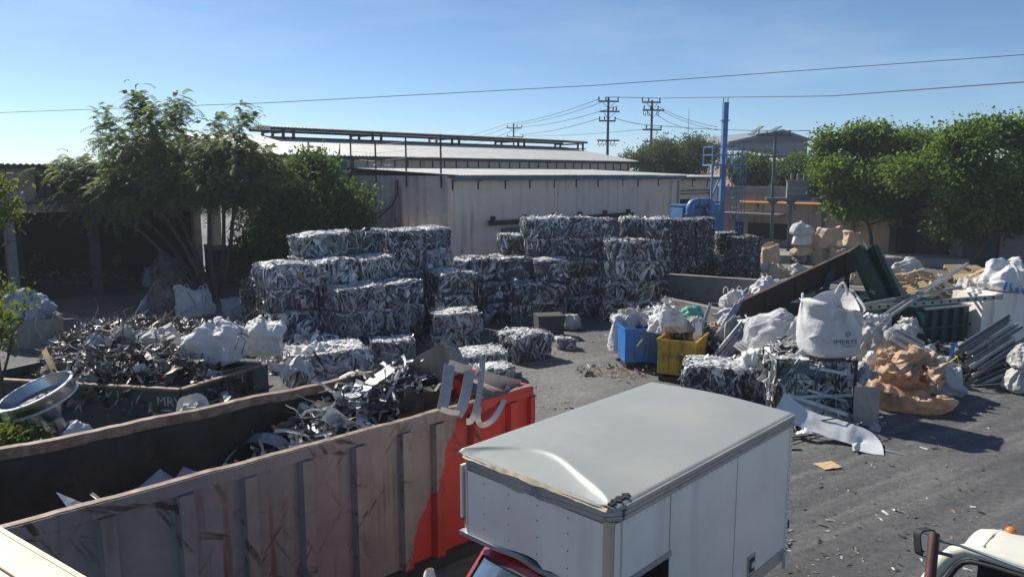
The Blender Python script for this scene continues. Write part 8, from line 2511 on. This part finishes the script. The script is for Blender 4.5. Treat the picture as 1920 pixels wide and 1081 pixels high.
# bulk bags along the end block
GRP_E = 'bulk bags stacked along the end block'
zpl0 = 0.55
def back_bag(label, px0, px1, py0, py1, D, m, kind, seed, neck=0.3, fold=0.5):
    a, c = PD(px0, py1, D), PD(px1, py0, D)
    sack(label, ((a.x + c.x) / 2, D, a.z), (c.x - a.x, (c.x - a.x) * 0.85, c.z - a.z), m, 0.2, kind, seed, group=GRP_E, neck=neck, fold=fold)
Db = 50.5
back_bag('bottom black and white sack of the leftmost bag stack by the slate column', 1482, 1524, 476, 492, Db, 'bag_dark', 'slump', 60)
back_bag('second tan sack of the leftmost bag stack by the slate column', 1483, 1525, 457, 479, Db, 'bag_tan', 'slump', 61)
back_bag('third pale sack of the leftmost bag stack by the slate column', 1483, 1526, 438, 459, Db, 'bag_white', 'slump', 62)
back_bag('silvery shiny top sack of the leftmost bag stack', 1481, 1526, 416, 440, Db, 'film_clear', 'slump', 63)
back_bag('lower tan bulk bag of the middle pair', 1522, 1556, 462, 495, Db, 'bag_tan', 'upright', 64, 0.5)
back_bag('upper tan bulk bag of the middle pair, open at the top', 1526, 1576, 426, 465, Db, 'bag_tan', 'upright', 65, 0.75)
back_bag('tan bulk bag with frilled top at the front of the right group', 1551, 1600, 460, 500, Db - 1, 'bag_tan', 'upright', 66, 0.7)
back_bag('brown bulk bag at the upper right beside the rusty column', 1576, 1624, 432, 466, Db + 1.2, 'bag_tan', 'upright', 67, 0.7)
back_bag('brown supporting bulk bag under the upper right one', 1578, 1622, 464, 496, Db + 1.2, 'bag_tan', 'upright', 68, 0.6)
back_bag('plump cream bulk bag standing alone right of the granular bales', 1424, 1462, 457, 497, 47.0, 'bag_tan', 'upright', 69, 0.5)
GRP_G = 'sacks lying on the concrete plinth'
def plinth_bag(label, px0, px1, py0, py1, D, m, seed):
    a, c = PD(px0, py1, D), PD(px1, py0, D)
    sack(label, ((a.x + c.x) / 2, D, a.z), (c.x - a.x, 0.9, max(0.3, c.z - a.z)), m, 0.1, 'slump', seed, group=GRP_G, fold=1.35)
plinth_bag('crumpled yellow tan sack lying before the plump cream bag', 1432, 1480, 493, 527, 42.0, 'bag_tan', 70)
plinth_bag('flat off white sack right of the yellow tan sack', 1474, 1520, 497, 524, 42.5, 'bag_dirty', 71)
plinth_bag('low white sack left of the yellow tan sack, at the end of the granular bales', 1425, 1446, 494, 512, 43, 'bag_white', 72)
plinth_bag('blue grey sack behind the strut of the rusty boom', 1540, 1582, 500, 540, 31.5, 'bag_blue_grey', 73)
plinth_bag('tan white sack tucked left of the raised green lid', 1582, 1615, 502, 540, 31, 'bag_tan', 74)
plinth_bag('white bag just beyond the top flange of the rusty boom', 1406, 1462, 524, 560, 33, 'bag_white', 75)
# plank stack behind the boom
b = B(); 
for k in range(3):
    q0_, q1_ = PD(1505, 532 + 3 * k, 30.0 - 0.2 * k), PD(1640, 540 + 3 * k, 29.0 - 0.2 * k); b.bar(tuple(q0_), tuple(q1_), 0.35, 0.06)
tag(obj('plank_stack', b, 'concrete'), 'grey planks lying flat behind the lettered bag, below the strut', 'planks')

# ================================================================== ground litter: countless small bits
rng = np.random.default_rng(77)
N = 3400
px_ = rng.uniform(900, 1930, N); dd_ = 10.5 + 27 * rng.random(N) ** 1.3
X = (px_ - 960) / F_PX * dd_ * 1.01; Y = dd_
N2_ = 1500
px2 = rng.uniform(60, 700, N2_); d2 = rng.uniform(20, 38, N2_)
X = np.concatenate([X, (px2 - 960) / F_PX * d2]); Y = np.concatenate([Y, d2])
M_ = len(X)
C = np.stack([X, Y, np.full(M_, 0.012)], 1)
D = rng.normal(0, 1, (M_, 3)); D[:, 2] *= 0.12
Wd = np.tile(np.array([0.0, 0.0, 0.0]), (M_, 1)) + rng.normal(0, 1, (M_, 3)); Wd[:, 2] *= 0.15
sz = np.minimum(rng.exponential(0.022, M_) + 0.008, 0.10)
b = B()
ribbons(b, C, D, Wd, np.minimum(sz * 1.6, 0.22), np.minimum(sz * 0.55, 0.06), rng.uniform(-0.8, 0.8, M_), rng.uniform(0, 0.4, M_), palette('rust', M_, rng), S=2, clamp=lambda G: np.concatenate([G[..., :2], np.maximum(G[..., 2:], 0.006)], -1))
obj('yard_litter', b, 'dull', kind='stuff')
bpy.context.view_layer.update()

# ================================================================== thin summer haze over the whole yard
hz = B(); hz.b2(-420, 420, -60, 700, -1.0, 26.0)
ho = obj('haze', hz, 'cable', kind='stuff')
hm = bpy.data.materials.new('haze_air'); hm.use_nodes = True
hn = hm.node_tree.nodes; hn.remove(hn['Principled BSDF'])
pv = hn.new('ShaderNodeVolumePrincipled')
pv.inputs['Color'].default_value = (0.82, 0.89, 1.0, 1); pv.inputs['Density'].default_value = HAZE; pv.inputs['Anisotropy'].default_value = 0.25
hm.node_tree.links.new(pv.outputs['Volume'], hn['Material Output'].inputs['Volume'])
ho.data.materials.clear(); ho.data.materials.append(hm)
SC.cycles.volume_bounces = 0
SC.cycles.volume_step_rate = 5.0
